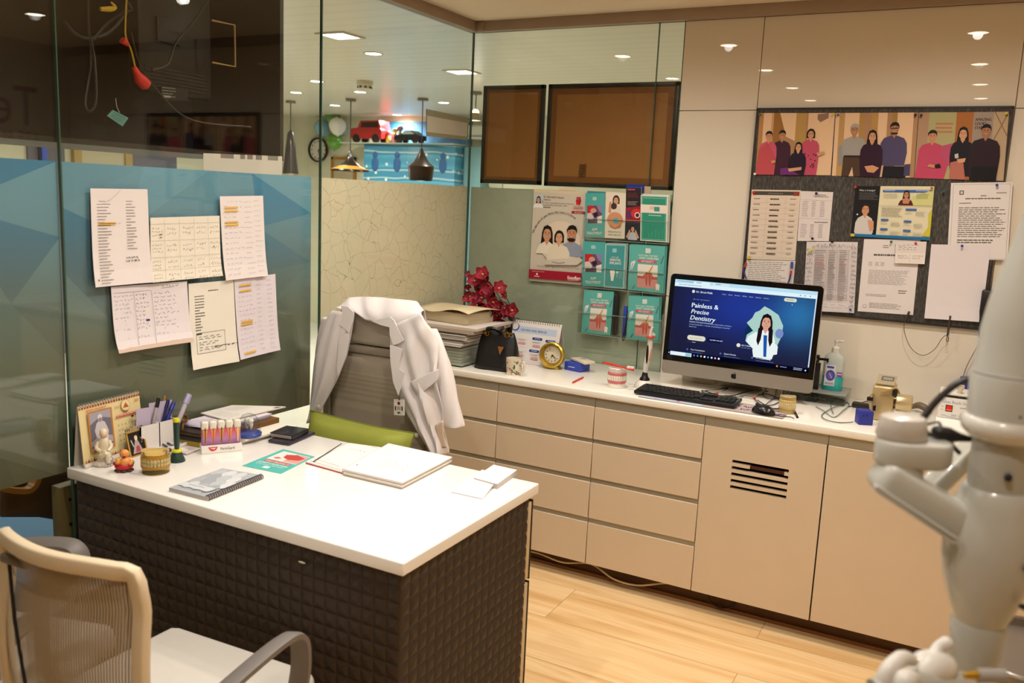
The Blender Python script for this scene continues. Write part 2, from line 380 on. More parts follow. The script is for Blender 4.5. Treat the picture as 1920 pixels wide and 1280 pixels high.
# channels over the glass
tm = mat('#a08c78', .5, var=.1, bump=.1)
b = B(); b.box((-.03, -5.9, TRZ), (.022, .022, CEIL), 0, .002); struct(b, 'trim_left', tm)
b = B(); b.box((.022, -.022, TRZ), (3.2, .03, CEIL), 0, .002); b.box((.022, -.03, TRZ+.004), (.062, .0, CEIL-.004), 0, .003)
for x in (.032, .052): b.lathe([(.003, 0), (.003, .006)], (x, -.03, TRZ+.025), 8, axis='y')
struct(b, 'trim_back', tm)
# glass walls with their films
def film_blue(y0, y1, seed):
    rnd = random.Random(seed); nx = max(2, round((y1-y0)/.26)); nz = 5; pts = {}
    for i in range(nx+1):
        for j in range(nz+1):
            e = (0 < i < nx); q = (0 < j < nz)
            pts[i, j] = (y0+(y1-y0)*i/nx+(rnd.uniform(-.1, .1) if e else 0), .757+(FZ-.757)*j/nz+(rnd.uniform(-.07, .07) if q else 0))
    vs = []; cols = []
    for i in range(nx):
        for j in range(nz):
            a, c, d, e = pts[i, j], pts[i+1, j], pts[i+1, j+1], pts[i, j+1]
            for tri in (((a, c, d), (a, d, e)) if rnd.random() < .5 else ((a, c, e), (c, d, e))):
                k = rnd.uniform(.45, 1.2); dk = rnd.random() < .3
                for y, z in tri:
                    f = max(0, min(1, (z-1.12)/(FZ-1.12))); f = f*f*(3-2*f)
                    bl = lin('#3f88b4' if dk else '#6ca0bc'); ol = lin('#685d42'); o2 = lin('#646a5a')
                    base = [o2[n]*(1-f)+bl[n]*f for n in range(3)]; g_ = max(0, min(1, (.95-z)/.3)); base = [p*(1-g_)+q_*g_ for p, q_ in zip(base, ol)]
                    cols.append([min(1, p*(.82+.24*k)) for p in base])
                vs.append(tri)
    return vs, cols
def attr_mat(name, attr, rough=.5, emit=0.):
    t = NT(name); a = t.n('Attribute'); a.attribute_name = attr; t.l(a.outputs['Color'], t.p.inputs['Base Color']); t.p.inputs['Roughness'].default_value = rough
    if emit: t.l(a.outputs['Color'], t.p.inputs['Emission Color']); t.p.inputs['Emission Strength'].default_value = emit
    return t.m
FILMB = attr_mat('blue_facet_film', 'print', .6)
def crackle():
    t = NT('crackle_film'); tc = t.n('TexCoord'); nz = t.n('TexNoise', Scale=9., Detail=3.); t.l(tc.outputs['Object'], nz.inputs['Vector'])
    ad = t.n('VectorMath', operation='ADD'); sc = t.n('VectorMath', operation='SCALE'); sc.inputs['Scale'].default_value = .06
    t.l(nz.outputs['Color'], sc.inputs[0]); t.l(tc.outputs['Object'], ad.inputs[0]); t.l(sc.outputs[0], ad.inputs[1])
    vo = t.n('TexVoronoi', Scale=14.); vo.feature = 'DISTANCE_TO_EDGE'; t.l(ad.outputs[0], vo.inputs['Vector'])
    t.l(t.ramp(vo.outputs['Distance'], [(0., '#a39374'), (.006, '#c4b496'), (.011, '#eee0c6')]), t.p.inputs['Base Color']); t.p.inputs['Roughness'].default_value = .45; return t.m
def sage():
    t = NT('sage_film'); tc = t.n('TexCoord'); nz = t.n('TexNoise', Scale=7., Detail=8., Roughness=.7); t.l(tc.outputs['Object'], nz.inputs['Vector'])
    t.l(t.ramp(nz.outputs['Fac'], [(.2, '#9aa090'), (.5, '#aab09e'), (.66, '#b0b5a4'), (.72, '#c0c4b4')]), t.p.inputs['Base Color']); t.p.inputs['Roughness'].default_value = .5; return t.m
edge = mat('#3f5a4c', .2, var=.1)
joints = [-5.9, -4.3, -3.3, -2.284, -1.153, 0]
for i, (y0, y1) in enumerate(zip(joints, joints[1:])):
    b = B(); b.box((-.012, y0+.002, 0 if i < 3 else .0), (0, y1-.002, TRZ)); b.box((-.0118, y1-.0021, 0), (-.0002, y1+.0021, TRZ), 1)
    o = struct(b, 'window_%d' % (i+1), [GLASS, edge], 'glass pane of the left partition')
    if i < 4:
        vs, cols = film_blue(y0+.004, y1-(.004 if i < 3 else .045), 31+i); f = B()
        for tr in vs: f.poly([(-.0135, y, z) for y, z in tr])
        for tr in vs: f.poly([(-.0142, y, z) for y, z in tr[::-1]])
        fo = f.obj('film', FILMB, o, autosmooth=False, label='frosted film printed with blue facets fading to olive')
        ca = fo.data.color_attributes.new('print', 'FLOAT_COLOR', 'CORNER')
        cc = cols+[c for k in range(0, len(cols), 3) for c in cols[k:k+3][::-1]]
        for k, c in enumerate(cc): ca.data[k].color = (*c, 1)
    else:
        f = B(); f.box((-.0142, y0+.004, 0), (-.0128, y1-.002, FZ)); f.obj('film', crackle(), o, label='cream crackle patterned film')
for i, (x0, x1) in enumerate(((0, .9731), (.9731, 1.094))):
    b = B(); b.box((x0+.002, 0, .0), (x1-.001, .012, TRZ)); b.box((x1-.0021, .0002, 0), (x1+.0011, .0118, TRZ), 1)
    o = struct(b, 'window_%d' % (i+6), [GLASS, edge], 'glass pane of the back partition')
    f = B(); f.box((x0+.002, .0128, 0), (x1-.001, .0142, FZ)); f.obj('film', sage(), o, label='sage grey frosted film')
# ================================================================ lamps
def downlight(x, y, z, watts, col, label, group, r=.045, cat='ceiling light', em=22., spread=165):
    t = thing('downlight', label, cat, (x, y, z), 0, group)
    a = B(); a.lathe([(r, -.004), (r+.012, -.006), (r+.014, 0), (r, 0)], caps=False); a.obj('trim_ring', mat('#cfc6b8', .4), t)
    a = B(); a.lathe([(.0, -.003), (r, -.003)], caps=False); a.obj('diffuser', glow('#fff1dc' if col is WARM else '#fffaf0', em), t)
    ld = bpy.data.lights.new('downlight_lamp', 'SPOT'); ld.energy = watts; ld.color = col; ld.spot_size = R(spread); ld.spot_blend = 1.; ld.shadow_soft_size = .022
    l = bpy.data.objects.new('lamp', ld); scn.collection.objects.link(l); l.parent = t; l.location = (0, 0, -.012)
for x, y, k in [(1.05, -.9, 1.1), (2.24, -.85, 1.2), (1.05, -1.8, 1.1), (2.24, -1.8, 1), (1.05, -2.65, 1), (2.24, -2.65, .5), (1.05, -3.4, .8), (2.24, -3.4, .8), (.36, -1.1, .5), (.36, -2.04, .12)]:
    downlight(x, y, CEIL, DOWN_W*k, WARM, 'round recessed downlight in the consulting room ceiling, seen only as reflections in glass', 'downlights of the consulting room')
for n, (px, py) in enumerate([(700, 100), (555, 173), (675, 172), (745, 215), (832, 192), (628, 197), (594, 152)]):
    p = Hz(px, py, 2.5); downlight(p.x, p.y, 2.5, FAR_W, COOL, 'round downlight in the waiting area ceiling beyond the glass partition', 'downlights of the waiting area', .05)
for x, y in ((-2.2, -1.2), (-3.6, .6), (-2.2, -3.6), (1.8, 2.4), (.6, 3.2), (-4.2, -2.5)):
    downlight(x, y, 2.5, FAR_W, COOL, 'round downlight of the waiting area outside the picture, lighting it from above', 'downlights further along the waiting area', .05)
for px, py, lb in ((638, 66, 'square ceiling panel light beyond the glass, nearer the black cabinet'), (866, 134, 'square ceiling panel light beyond the glass, at the glass corner')):
    p = Hz(px, py, 2.5); t = thing('panel_light', lb, 'ceiling light', (p.x, p.y, 2.5)); a = B()
    for s_ in (-1, 1): a.box((-.1, s_*.09-.01, -.008), (.1, s_*.09+.01, 0)); a.box((s_*.09-.01, -.08, -.008), (s_*.09+.01, .08, 0))
    a.obj('frame', mat('#cfc6b8', .4), t); a = B(); a.box((-.08, -.08, -.005), (.08, .08, -.001)); a.obj('diffuser', glow('#fff3dc', 16), t)
# ================================================================ waiting area beyond the glass
# black cabinet against the outside of the glass
blk = mat('#2b241c', .5, var=.15)
t = thing('cabinet', 'black open cabinet mounted outside the left glass, full of cables', 'cabinet', (-.25, -2.6, 1.744)); y1 = -1.353
for nm, q in (('back_panel', ((-.5, -3.9, 1.75), (-.48, y1, 2.495))), ('base_panel', ((-.5, -3.9, 1.744), (-.016, y1, 1.76))), ('side_panel', ((-.5, y1-.018, 1.76), (-.016, y1, 2.495)))):
    a = B(); a.box(*q); a.obj(nm, blk, t, True)
a = B(); a.box((-.5, -3.9, 2.2), (-.3, -2.29, 2.215)); a.box((-.5, -2.31, 1.76), (-.3, -2.29, 2.495)); a.obj('divider', blk, t, True)
def LQ(px, py, x=-.14): return Lf(px, py, x)
t = thing('television', 'back of a black television inside the cabinet beyond the glass', 'television', LQ(328, 100, -.2))
p0, p1 = LQ(262, 168, -.2), LQ(396, 0, -.2)
a = B(); a.box((-.26, p0.y, p0.z), (-.2, p1.y, p1.z+.12), 0, .012); a.obj('casing', mat('#1d1914', .5), t, True)
q0, q1 = LQ(294, 76, -.195), LQ(340, 42, -.195); a = B(); a.box((-.205, q0.y, q0.z), (-.19, q1.y, q1.z)); a.obj('port_panel', mat('#0c0a08', .4), t, True)
a = B()
for k in range(6): z = p0.z+.02+k*.012; a.box((-.202, p0.y+.02, z), (-.1965, p1.y-.03, z+.004))
a.obj('vent', mat('#2a251e', .5), t, True)
c4 = [LQ(*q, -.19) for q in ((302, 160), (352, 166), (352, 189), (302, 186))]; s = Sheet(*c4, paper='#241f1a', thick=.0008); s.lines(.03, .1, .55, .95, 4, '#8f8a80', .3); s.rect(.05, .7, .35, .85, '#a59f94'); s.obj('sticker', t, world=True)
a = B(); pts = [LQ(397, 38, -.1), LQ(440, 47, -.1), LQ(441, 125, -.1), LQ(398, 117, -.1)]; a.tube([pts[0], pts[1], pts[2], pts[3]], .0035, 6); tag(a.obj('scratch_light', mat('#b08d5c', .4)), 'thin tan outline for light through scratched black paint, at the right of the cabinet', 'scratch_light')  # tan tube stands in for light showing through a scratch in black paint
cables = [('grey', '#352f28', .004, [(165, 0), (166, 50), (170, 120), (160, 190), (168, 208), (180, 190), (178, 120), (170, 70)], 'grey looped cable hanging left in the black cabinet'),
          ('grey', '#302a24', .004, [(236, 0), (247, 18), (230, 24), (200, 45), (175, 75)], 'grey cable swinging from top centre of the black cabinet'),
          ('dark', '#332d27', .004, [(392, 0), (360, 45), (330, 80), (315, 120), (285, 132)], 'dark cable crossing the back of the television'),
          ('brown', '#2e2820', .003, [(246, 60), (262, 120), (300, 175), (360, 225), (470, 238)], 'thin brown cable trailing right across the black cabinet'),
          ('black', '#17130f', .006, [(120, 40), (140, 62), (165, 72), (205, 60), (240, 20)], 'black cable bundle near the left joint of the cabinet')]
for _, c, r, pl, lb in cables:
    a = B(); a.tube([LQ(x, y, -.1-.02*math.sin(i)) for i, (x, y) in enumerate(pl)], r, 6, spline=6); tag(a.obj('cable', mat(c, .5)), lb, 'cable', 'cables in the black cabinet')
t = thing('plug_lead', 'yellow lead with a red plug dangling in the black cabinet', 'plug', LQ(265, 160, -.08))
a = B(); a.tube([LQ(*q, -.08) for q in ((237, 0), (235, 45), (236, 70), (246, 95), (253, 125))], .003, 6, spline=5); a.obj('lead', mat('#b98f1c', .5), t, True)
a = B(); a.tube([LQ(*q, -.08) for q in ((229, 75), (240, 84))], [.012, .007], 8)
a.tube([LQ(*q, -.08) for q in ((251, 126), (257, 138), (262, 148), (274, 160), (277, 163))], [.008, .012, .02, .02, .01], 10); a.obj('plug', mat('#d2281c', .45), t, True)
a = B(); a.tube([LQ(*q, -.07) for q in ((208, 4), (216, 14), (206, 17), (188, 17))], [.003, .006, .009, .006], 8, spline=3); tag(a.obj('connector', mat('#c9a21c', .4)), 'yellow cable connector at the top of the black cabinet', 'connector')
c4 = [LQ(*q, -.06) for q in ((211, 206), (240, 221), (229, 237), (200, 217))]; s = Sheet(*c4, paper='#5d8f88', thick=.002); s.rect(.1, .15, .9, .3, '#4a7a74'); s.lines(.15, .45, .85, .9, 3, '#3f6a64'); o = s.obj('tag'); tag(o, 'small green paper tag hanging in the black cabinet', 'tag')
a = B(); a.tube([LQ(*q, -.06) for q in ((217, 184), (219, 200), (224, 211))], .0012, 5); a.obj('string', mat('#b9ae98', .6), o, True)
# white sheets on the outside of the glass
c4 = [Lf(*q, -.0165) for q in ((381, 287), (529, 293), (528, 331), (381, 322))]; s = Sheet(*c4, paper='#ddd3cc', thick=.001)
for u0, u1 in ((.2, .36), (.44, .5), (.53, .6), (.64, .72), (.8, .94)): s.rect(u0, .0, u1, .22, '#8d8780')
tag(s.obj('notice_strip'), 'white notice strip stuck outside the glass just under the black cabinet', 'notice')
c4 = [Lf(*q, -.016) for q in ((799, 204), (879, 221), (877, 263), (799, 255))]; s = Sheet(*c4, paper='#b4b09c', thick=.001); s.rect(.01, .24, .97, .84, '#efe6de'); s.rect(.0, 0., .012, 1, '#55513f')
tag(s.obj('notice_board'), 'white notice with grey bands stuck outside the glass beside the glass corner', 'notice')
# pendant lamps in a row
def pendant(px, py, prof, pr, col, lb, inner='#c98a3a', zc=2.5, bottom=None, watts=3):
    c = Hz(px, py, zc); d = (c-CAM).dot(AF); zb = zat(c.x, c.y, bottom); k = d/FPX
    t = thing('pendant_lamp', lb, 'pendant lamp', (c.x, c.y, zb), 0, None); zt = zc-zb
    a = B(); a.lathe([(.05, zt-.022), (.05, zt), (0, zt)]); a.obj('canopy', mat('#8d8478', .3, .8), t)
    H_ = prof[-1][1]*k
    a = B(); a.tube([(0, 0, H_), (0, 0, zt-.02)], .005, 6); a.obj('cord', mat('#1c1814', .5), t)
    a = B(); a.lathe([(r*k, z*k) for r, z in prof]+[(max(.001, r*k-.006), z*k-.004) for r, z in prof[::-1]], n=32, caps=False); a.obj('shade', mat(col, .25, .3), t)
    a = B(); a.lathe([(max(.001, (r-1.2)*k), z*k+.003) for r, z in prof[:-1]], n=32, caps=False); a.obj('shade_lining', mat(inner, .35, .6), t)
    a = B(); a.ell((0, 0, .06), .03); a.obj('bulb', glow('#ffd9a0', 6), t)
    ld = bpy.data.lights.new('pendant_bulb', 'POINT'); ld.energy = watts; ld.color = WARM; ld.shadow_soft_size = .04; l = bpy.data.objects.new('lamp', ld); scn.collection.objects.link(l); l.parent = t; l.location = (0, 0, .0)
pendant(545, 189, [(15, 0), (13, 15), (9, 50), (6, 74), (3, 78), (1.5, 80)], 0, '#211c18', 'tall narrow cone pendant lamp, leftmost of the row beyond the glass', bottom=325)
pendant(658, 185, [(37, 0), (36, 2), (20, 9), (9, 18), (4.5, 28), (3, 36), (1.5, 38)], 0, '#17130f', 'flat wide black pendant lamp, middle of the row beyond the glass', bottom=320)
pendant(793, 184, [(22, 0), (25, 26), (15, 34), (7, 48), (3, 58), (1.5, 60)], 0, '#2a211c', 'heavy bell shaped black pendant lamp, right of the row beyond the glass', bottom=338)
pendant(893, 172, [(12, 0), (11, 4), (6, 14), (2, 22), (1, 24)], 0, '#9a9078', 'small pale cone pendant lamp seen past the glass corner', bottom=225, watts=1)
# smoke detector
p = Hz(684, 152, 2.5); t = thing('smoke_detector', 'white round smoke detector on the ceiling beyond the glass', 'smoke detector', (p.x, p.y, 2.43)); a = B(); a.lathe([(.03, 0), (.05, .012), (.055, .035), (.065, .04), (.065, .07)]); a.obj('housing', mat('#cfc4ac', .5), t)
a = B()
for k in range(8): q = k*math.pi/4; a.box((.05*math.cos(q)-.007, .05*math.sin(q)-.007, .014), (.05*math.cos(q)+.007, .05*math.sin(q)+.007, .03))
a.obj('slot', mat('#3a352c', .6), t)
# balloons
for px, py, r, c, lb, dy in ((624, 219, 15, '#4f8f3c', 'green balloon, topmost of the bunch beyond the glass', 0), (604, 240, 16, '#86b4cc', 'pale blue balloon at the left of the bunch', .05), (648, 243, 15, '#7aa6bc', 'pale blue balloon at the right of the bunch, half behind the white one', .22), (633, 237, 17, '#f4f2ee', 'white balloon in the middle of the bunch', -.14), (627, 265, 16, '#5a9a38', 'green balloon, lowest of the bunch', -.02)):
    p = Wl(px, py, 4.27+dy*.8); k = (p-CAM).dot(AF)/FPX; a = B(); a.lathe([(0, -1.12*r*k), (.12*r*k, -1.1*r*k), (.06*r*k, -1.04*r*k), (.5*r*k, -.82*r*k), (.86*r*k, -.35*r*k), (.98*r*k, .1*r*k), (.86*r*k, .55*r*k), (.5*r*k, .87*r*k), (0, r*k)], n=24, caps=False)
    tag(a.obj('balloon', mat(c, .2, coat=.6, var=.02), loc=p), lb, 'balloon', 'balloons by the wall clock')
# far wall pieces
def clock(name, lb, cen, r, rim, face, n, up_=V((0, 0, 1)), hands=(60, 150)):
    t = thing(name, lb, 'clock', cen); n = V(n); u = up_.cross(n).normalized(); M = MX((u, n.cross(u), n)).transposed().to_4x4()
    a = B(); a.M = M; a.lathe([(r*.86, .0), (r*.86, .02), (r*.9, .035), (r, .03), (r, 0)], n=40, caps=False); a.obj('rim', rim, t)
    a = B(); a.M = M; a.lathe([(r*.88, .0), (r*.88, .012), (0, .012)], n=40); a.obj('dial', face, t)
    a = B(); a.M = M
    for k in range(12): q = R(30*k); a.poly([(r*(.7*math.sin(q))+dx, r*.7*math.cos(q)+dy, .0125) for dx, dy in ((-.05*r, -.05*r), (.05*r, -.05*r), (.05*r, .05*r), (-.05*r, .05*r))])
    a.obj('numerals', ink('#1b1815'), t)
    for q, L in zip(hands, (.45, .68)):
        a = B(); a.M = M; s_, c_ = math.sin(R(q))*r, math.cos(R(q))*r; a.prism([(-.05*c_, .05*s_, .014), (.05*c_, -.05*s_, .014), (s_*L, c_*L, .014)], (0, 0, .002)); a.obj('hand', ink('#141210'), t)
    return t
p = Wl(598, 281, 4.36); clock('wall_clock', 'round black rimmed wall clock beyond the glass', p, .145, mat('#17130f', .3), mat('#dcd6cc', .5, var=.02), (0, -1, 0), hands=(170, 110))
p = Wl(880, 317, 4.36); clock('wall_clock', 'oval gold rimmed wall clock right at the glass corner', p, .09, mat('#a58a3c', .3, .8), mat('#c9c4a6', .5, var=.02), (0, -1, 0), hands=(20, 100))
a = B(); p, q = Wl(622, 350, 4.39), Wl(668, 295, 4.39); t = thing('picture_frame', 'wooden picture frame on the wall behind the flat pendant lamp', 'picture frame', ((p.x+q.x)/2, 4.39, p.z))
for e in ((p.x, q.z-.03, q.x, q.z), (p.x, p.z, q.x, p.z+.03), (p.x, p.z, p.x+.03, q.z), (q.x-.03, p.z, q.x, q.z)): a.box((e[0], 4.37, e[1]), (e[2], 4.399, e[3]))
a.obj('frame', mat('#a9772c', .4), t, True); a = B(); a.box((p.x+.02, 4.385, p.z+.02), (q.x-.02, 4.398, q.z-.02)); a.obj('picture', mat('#b9ab90', .5), t, True)
# blue cupboard with toy shelf
def penguins():
    t = NT('snow_wallpaper'); tc = t.n('TexCoord'); mp = t.n('Mapping'); t.l(tc.outputs['Object'], mp.inputs[0])
    wv = t.n('TexWave', Scale=1.1, Distortion=2.2); wv.bands_direction = 'Z'; t.l(mp.outputs[0], wv.inputs['Vector']); vo = t.n('TexVoronoi', Scale=9.); t.l(mp.outputs[0], vo.inputs['Vector'])
    c = t.ramp(wv.outputs['Fac'], [(0., '#3f8fb0'), (.4, '#4fa6c0'), (.62, '#2f6f9c'), (.8, '#a9cfd2'), (.9, '#3f88a8')])
    t.l(t.mix(t.math('LESS_THAN', vo.outputs['Distance'], .16), c, '#cfe0dc'), t.p.inputs['Base Color']); t.p.inputs['Roughness'].default_value = .4; return t.m
PNG = penguins(); x0, x1 = Wl(681, 300, 4.05).x, Wl(852, 300, 4.05).x; zs = Wl(770, 268, 4.02).z; zt = Wl(760, 228, 4.35).z
t = thing('cupboard', 'blue cupboard with snow patterned front and a toy shelf on the far wall', 'cupboard', ((x0+x1)/2, 4.2, 0))
a = B(); a.box((x0, 4.06, 0), (x1, 4.39, zs-.012), 0, .004); a.obj('door', PNG, t, True)
a = B(); a.box((x0, 4.37, zs), (x1, 4.395, zt)); a.obj('back_panel', mat('#2d6c98', .5, var=.3), t, True)
a = B(); a.box((x0-.3, 4.0, zs-.012), (x1+.02, 4.39, zs)); a.obj('shelf', mat('#b9c4bc', .3), t, True)
a = B()
for k in range(4): # snow figures on the front
    xx = x0+.16+k*.3; a.ell((xx, 4.058, 1.95), (.05, .008, .085)); a.ell((xx, 4.056, 2.05), (.035, .008, .035))
a.obj('figures', mat('#2f5f94', .5), t, True)
a = B(); a.box((x1+.025, 4.2, 0), (x1+.24, 4.39, zs-.02), 0, .004); tag(a.obj('side_cupboard', mat('#6f9aa0', .4)), 'narrow pale blue cupboard right of the snow patterned cupboard', 'cupboard')
def toycar(px0, px1, col, lb, roof, jeep):
    a0, a1 = Wl(px0, 262, 4.1).x, Wl(px1, 262, 4.1).x; L = a1-a0; t = thing('toy_car', lb, 'toy car', ((a0+a1)/2, 4.12, zs)); W_ = L*.21
    prof = [(-.5, .1), (-.5, .3), (-.46, .36), (-.26, .38), (-.18, .55), (.42, .56), (.47, .36), (.5, .3), (.5, .1)] if jeep else [(-.5, .1), (-.5, .2), (-.44, .25), (-.22, .28), (-.08, .4), (.18, .41), (.36, .29), (.5, .25), (.5, .1)]
    a = B(); a.prism([(x*L, -W_, z*L) for x, z in prof], (0, 2*W_, 0)); a.obj('body', mat(col, .2, coat=.5), t)
    a = B(); q = [(-.16, .38), (-.13, .51), (.38, .52), (.4, .38)] if jeep else [(-.18, .28), (-.06, .38), (.16, .39), (.3, .29)]
    a.prism([(x*L, -W_-.003, z*L) for x, z in q], (0, 2*W_+.006, 0)); a.obj('windows', mat(roof, .1), t)
    for x in (-.31, .31):
        for s_ in (-1, 1):
            a = B(); a.lathe([(.04*L, -.03*L), (.11*L, -.03*L), (.11*L, .03*L), (.04*L, .03*L)], (x*L, s_*(W_-.01), .11*L), 14, axis='y'); a.obj('wheel', mat('#15120f', .5), t)
toycar(664, 722, '#b5222a', 'red toy jeep on the shelf of the blue cupboard', '#2a1416', True)
toycar(744, 791, '#1c2024', 'black and white toy car at the right of the toy shelf', '#d9e2e6', False)
for k, (px, c, c2, h) in enumerate(((728, '#e6c24a', '#d06a8a', .14), (735, '#c9a0c8', '#e0b84a', .12), (741, '#e08a9a', '#f0d26a', .17), (748, '#e4b23c', '#c98fb4', .2))):
    p = Wl(px, 262, 4.14); t = thing('figurine', ['yellow figurine next to the red toy jeep', 'lilac figurine, second from the red toy jeep', 'pink figurine, third from the red toy jeep', 'tall yellow figurine next to the black toy car'][k], 'figurine', (p.x, 4.14+.02*(k % 2), zs), 0, 'figurines on the toy shelf')
    a = B(); a.lathe([(.026, 0), (.03, h*.2), (.018, h*.6), (.01, h*.66)], n=12); a.obj('dress', mat(c, .5), t); a = B(); a.ell((0, 0, h*.82), h*.17); a.obj('head', mat(c2, .5), t)
# past the corner: air conditioner and red letters
p, q = Wl(884, 262, 4.3), Wl(975, 236, 4.3); t = thing('air_conditioner', 'white wall air conditioner seen between glass corner and brown frame', 'air conditioner', ((p.x+q.x)/2, 4.28, p.z)); a = B(); a.box((p.x, 4.18, p.z), (q.x, 4.4, q.z), 0, .03, 3); a.obj('casing', mat('#cfd2cc', .4), t, True)
a = B(); a.box((p.x+.03, 4.172, p.z+.02), (q.x-.03, 4.19, p.z+.035)); a.obj('louver', mat('#8f948f', .4), t, True)
c4 = [Wl(*e, 4.385) for e in ((888, 303), (944, 303), (941, 362), (886, 362))]; s = Sheet(*c4, paper='#c9ccb8', thick=.002); s.text(.05, .42, .34, 'HE', '#b8242c', bold=.06); s.ell(.3, .66, .14, '#4a8ab4'); s.ell(.5, .85, .1, '#c8463a')
tag(s.obj('wall_sign'), 'wall sign with red letters seen beside the brown frame', 'sign')
# left wall door, seen in the strip under the black cabinet
dm = mat('#b59a64', .5); a = B(); y0, y1 = Lf(150, 290, -5.18).y, Lf(232, 300, -5.18).y
for e in ((y0-.08, 0, y0, 2.1), (y1, 0, y1+.08, 2.1), (y0-.08, 2.03, y1+.08, 2.12)): a.box((-5.2, e[0], e[1]), (-5.15, e[2], e[3]))
o = struct(a, 'door_1', dm, 'pale wooden door frame beyond the glass'); a = B(); a.box((-5.19, y0, 0), (-5.17, y1, 2.03)); a.obj('leaf', mat('#c8bfa4', .5), o)
a = B(); a.box((-5.2, Lf(52, 290, -5.18).y, 0), (-5.17, Lf(120, 290, -5.18).y, 2.3)); a.box((-5.2, Lf(238, 300, -5.18).y, 0), (-5.17, Lf(330, 300, -5.18).y, 2.3)); struct(a, 'trim_panels', mat('#6b6a78', .35), 'slate blue wall panels beyond the glass')
p = Lf(86, 285, -5.1); t = thing('tube_light', 'slim blue tube light upright on the far left wall', 'light', (-5.12, p.y, 1.2)); a = B(); a.tube([(0, 0, 0), (0, 0, 1.2)], .02, 10); a.obj('tube', glow('#5a78d0', .5), t); a = B(); a.box((-.06, -.03, -.02), (-.02, .03, 1.22)); a.obj('backing', mat('#3a3f55', .5), t)
# bentwood bench under the film
wd = mat('#a8672c', .35, var=.25); wdk = mat('#5f4322', .45, var=.3)
t = thing('bentwood_chair', 'bent plywood chair with blue seat beyond the glass, left of the desk', 'chair', (-.35, -2.05, 0))
def curve3(px_list, x): return [Lf(u, v_, x) for u, v_ in px_list]
a = B(); top = curve3([(0, 905), (70, 892), (130, 875)], -.2); bot = curve3([(0, 968), (70, 968), (130, 978)], -.2)
a.grid(lambda u, v: (lambda i, f: (top[i]*(1-f)+top[i+1]*f)*(1-v)+(bot[i]*(1-f)+bot[i+1]*f)*v)(min(1, int(u*2)), u*2-min(1, int(u*2))), 12, 4); a.obj('backrest', wdk, t, True, solid=.018)
a = B(); a.tube(curve3([(-30, 908), (0, 915), (25, 919), (48, 919), (60, 912), (68, 897), (69, 880), (66, 860)], -.16), .016, sec=[(-1, -.5), (1, -.5), (1, .5), (-1, .5)], spline=4, up=(1, 0, 0)); a.obj('armrest', mat('#c98a3c', .35, var=.2), t, True)
a = B(); a.box((-.95, -2.75, .28), (-.1, -1.9, .4), 0, .03, 3); a.obj('seat', mat('#3f7fb0', .6), t, True)
a = B(); a.box((-.9, -2.7, .06), (-.12, -1.95, .28), 0, .02); a.obj('base', mat('#1d2c44', .6), t, True)
for x in (-.85, -.15):
    for y in (-2.65, -2.0): a = B(); a.lathe([(.02, 0), (.025, .07)], (x, y, 0), 10); a.obj('leg', wdk, t, True)
a = B(); a.box((-.075, -2.31, 0), (-.03, -2.235, .705), 0, .004); o = a.obj('wooden_post', mat('#6b5a34', .5, var=.3)); tag(o, 'short wooden post with screws outside the glass at the left desk end', 'post')
for z in (.52, .58, .66): a = B(); a.lathe([(.005, 0), (.005, .004)], (-.03, -2.28, z), 8, axis='x'); a.obj('screw', mat('#2a241c', .4, .6), o, True)
# ================================================================ cabinets along the back wall
lam = mat('#d0bda3', .32, var=.03); strip = mat('#a59e8c', .35, .3); carc = mat('#4a3a28', .7, var=.1); dark = mat('#120c08', .8)
YF = -DC+.004
zt = Wl(1319, 797, -DC).z; zslab = Wl(1320, 779, -DC).z; zb = .0885
cuts = [Wl(*q, -DC).z for q in ((1312, 860), (1311, 868), (1307.5, 937), (1306, 946), (1303, 1017), (1302, 1026))]
rows = [(cuts[0], zt), (cuts[2], cuts[1]), (cuts[4], cuts[3]), (zb, cuts[5])]
XS = [.075, .541, 1.0114, 1.484, 1.953, 2.44, 2.93]
wt = mat('#ece6da', .22, coat=.2, var=.015)
a = B(); a.box((.016, -DC, zslab), (3.195, -.002, HC), 0, .006, 3); tag(a.obj('worktop', wt), 'long white worktop on the row of cream cabinets along the back wall', 'worktop')
for i in range(3):
    x0, x1 = XS[i], XS[i+1]
    t = thing('drawer_cabinet', ['cream four drawer cabinet half hidden behind the coat and desk chair', 'cream four drawer cabinet, middle one of the three', 'cream four drawer cabinet beside the louvred cupboard door'][i], 'cabinet', ((x0+x1)/2, -.3, 0), 0, 'cream cabinets under the worktop')
    a = B(); a.box((x0, -.55, .09), (x1, -.02, zslab-.001)); a.obj('carcass', carc, t, True)
    a = B()
    for z0, z1 in ((zt, zslab-.002), (cuts[1], cuts[0]), (cuts[3], cuts[2]), (cuts[5], cuts[4])): a.box((x0+.001, -.580, z0+.0005), (x1-.001, -.5495, z1-.0005))
    a.obj('finger_rail', strip, t, True)
    for z0, z1 in rows: a = B(); a.box((x0+.0015, YF, z0), (x1-.0015, YF+.018, z1), 0, .0015, 1); a.obj('drawer', lam, t, True)
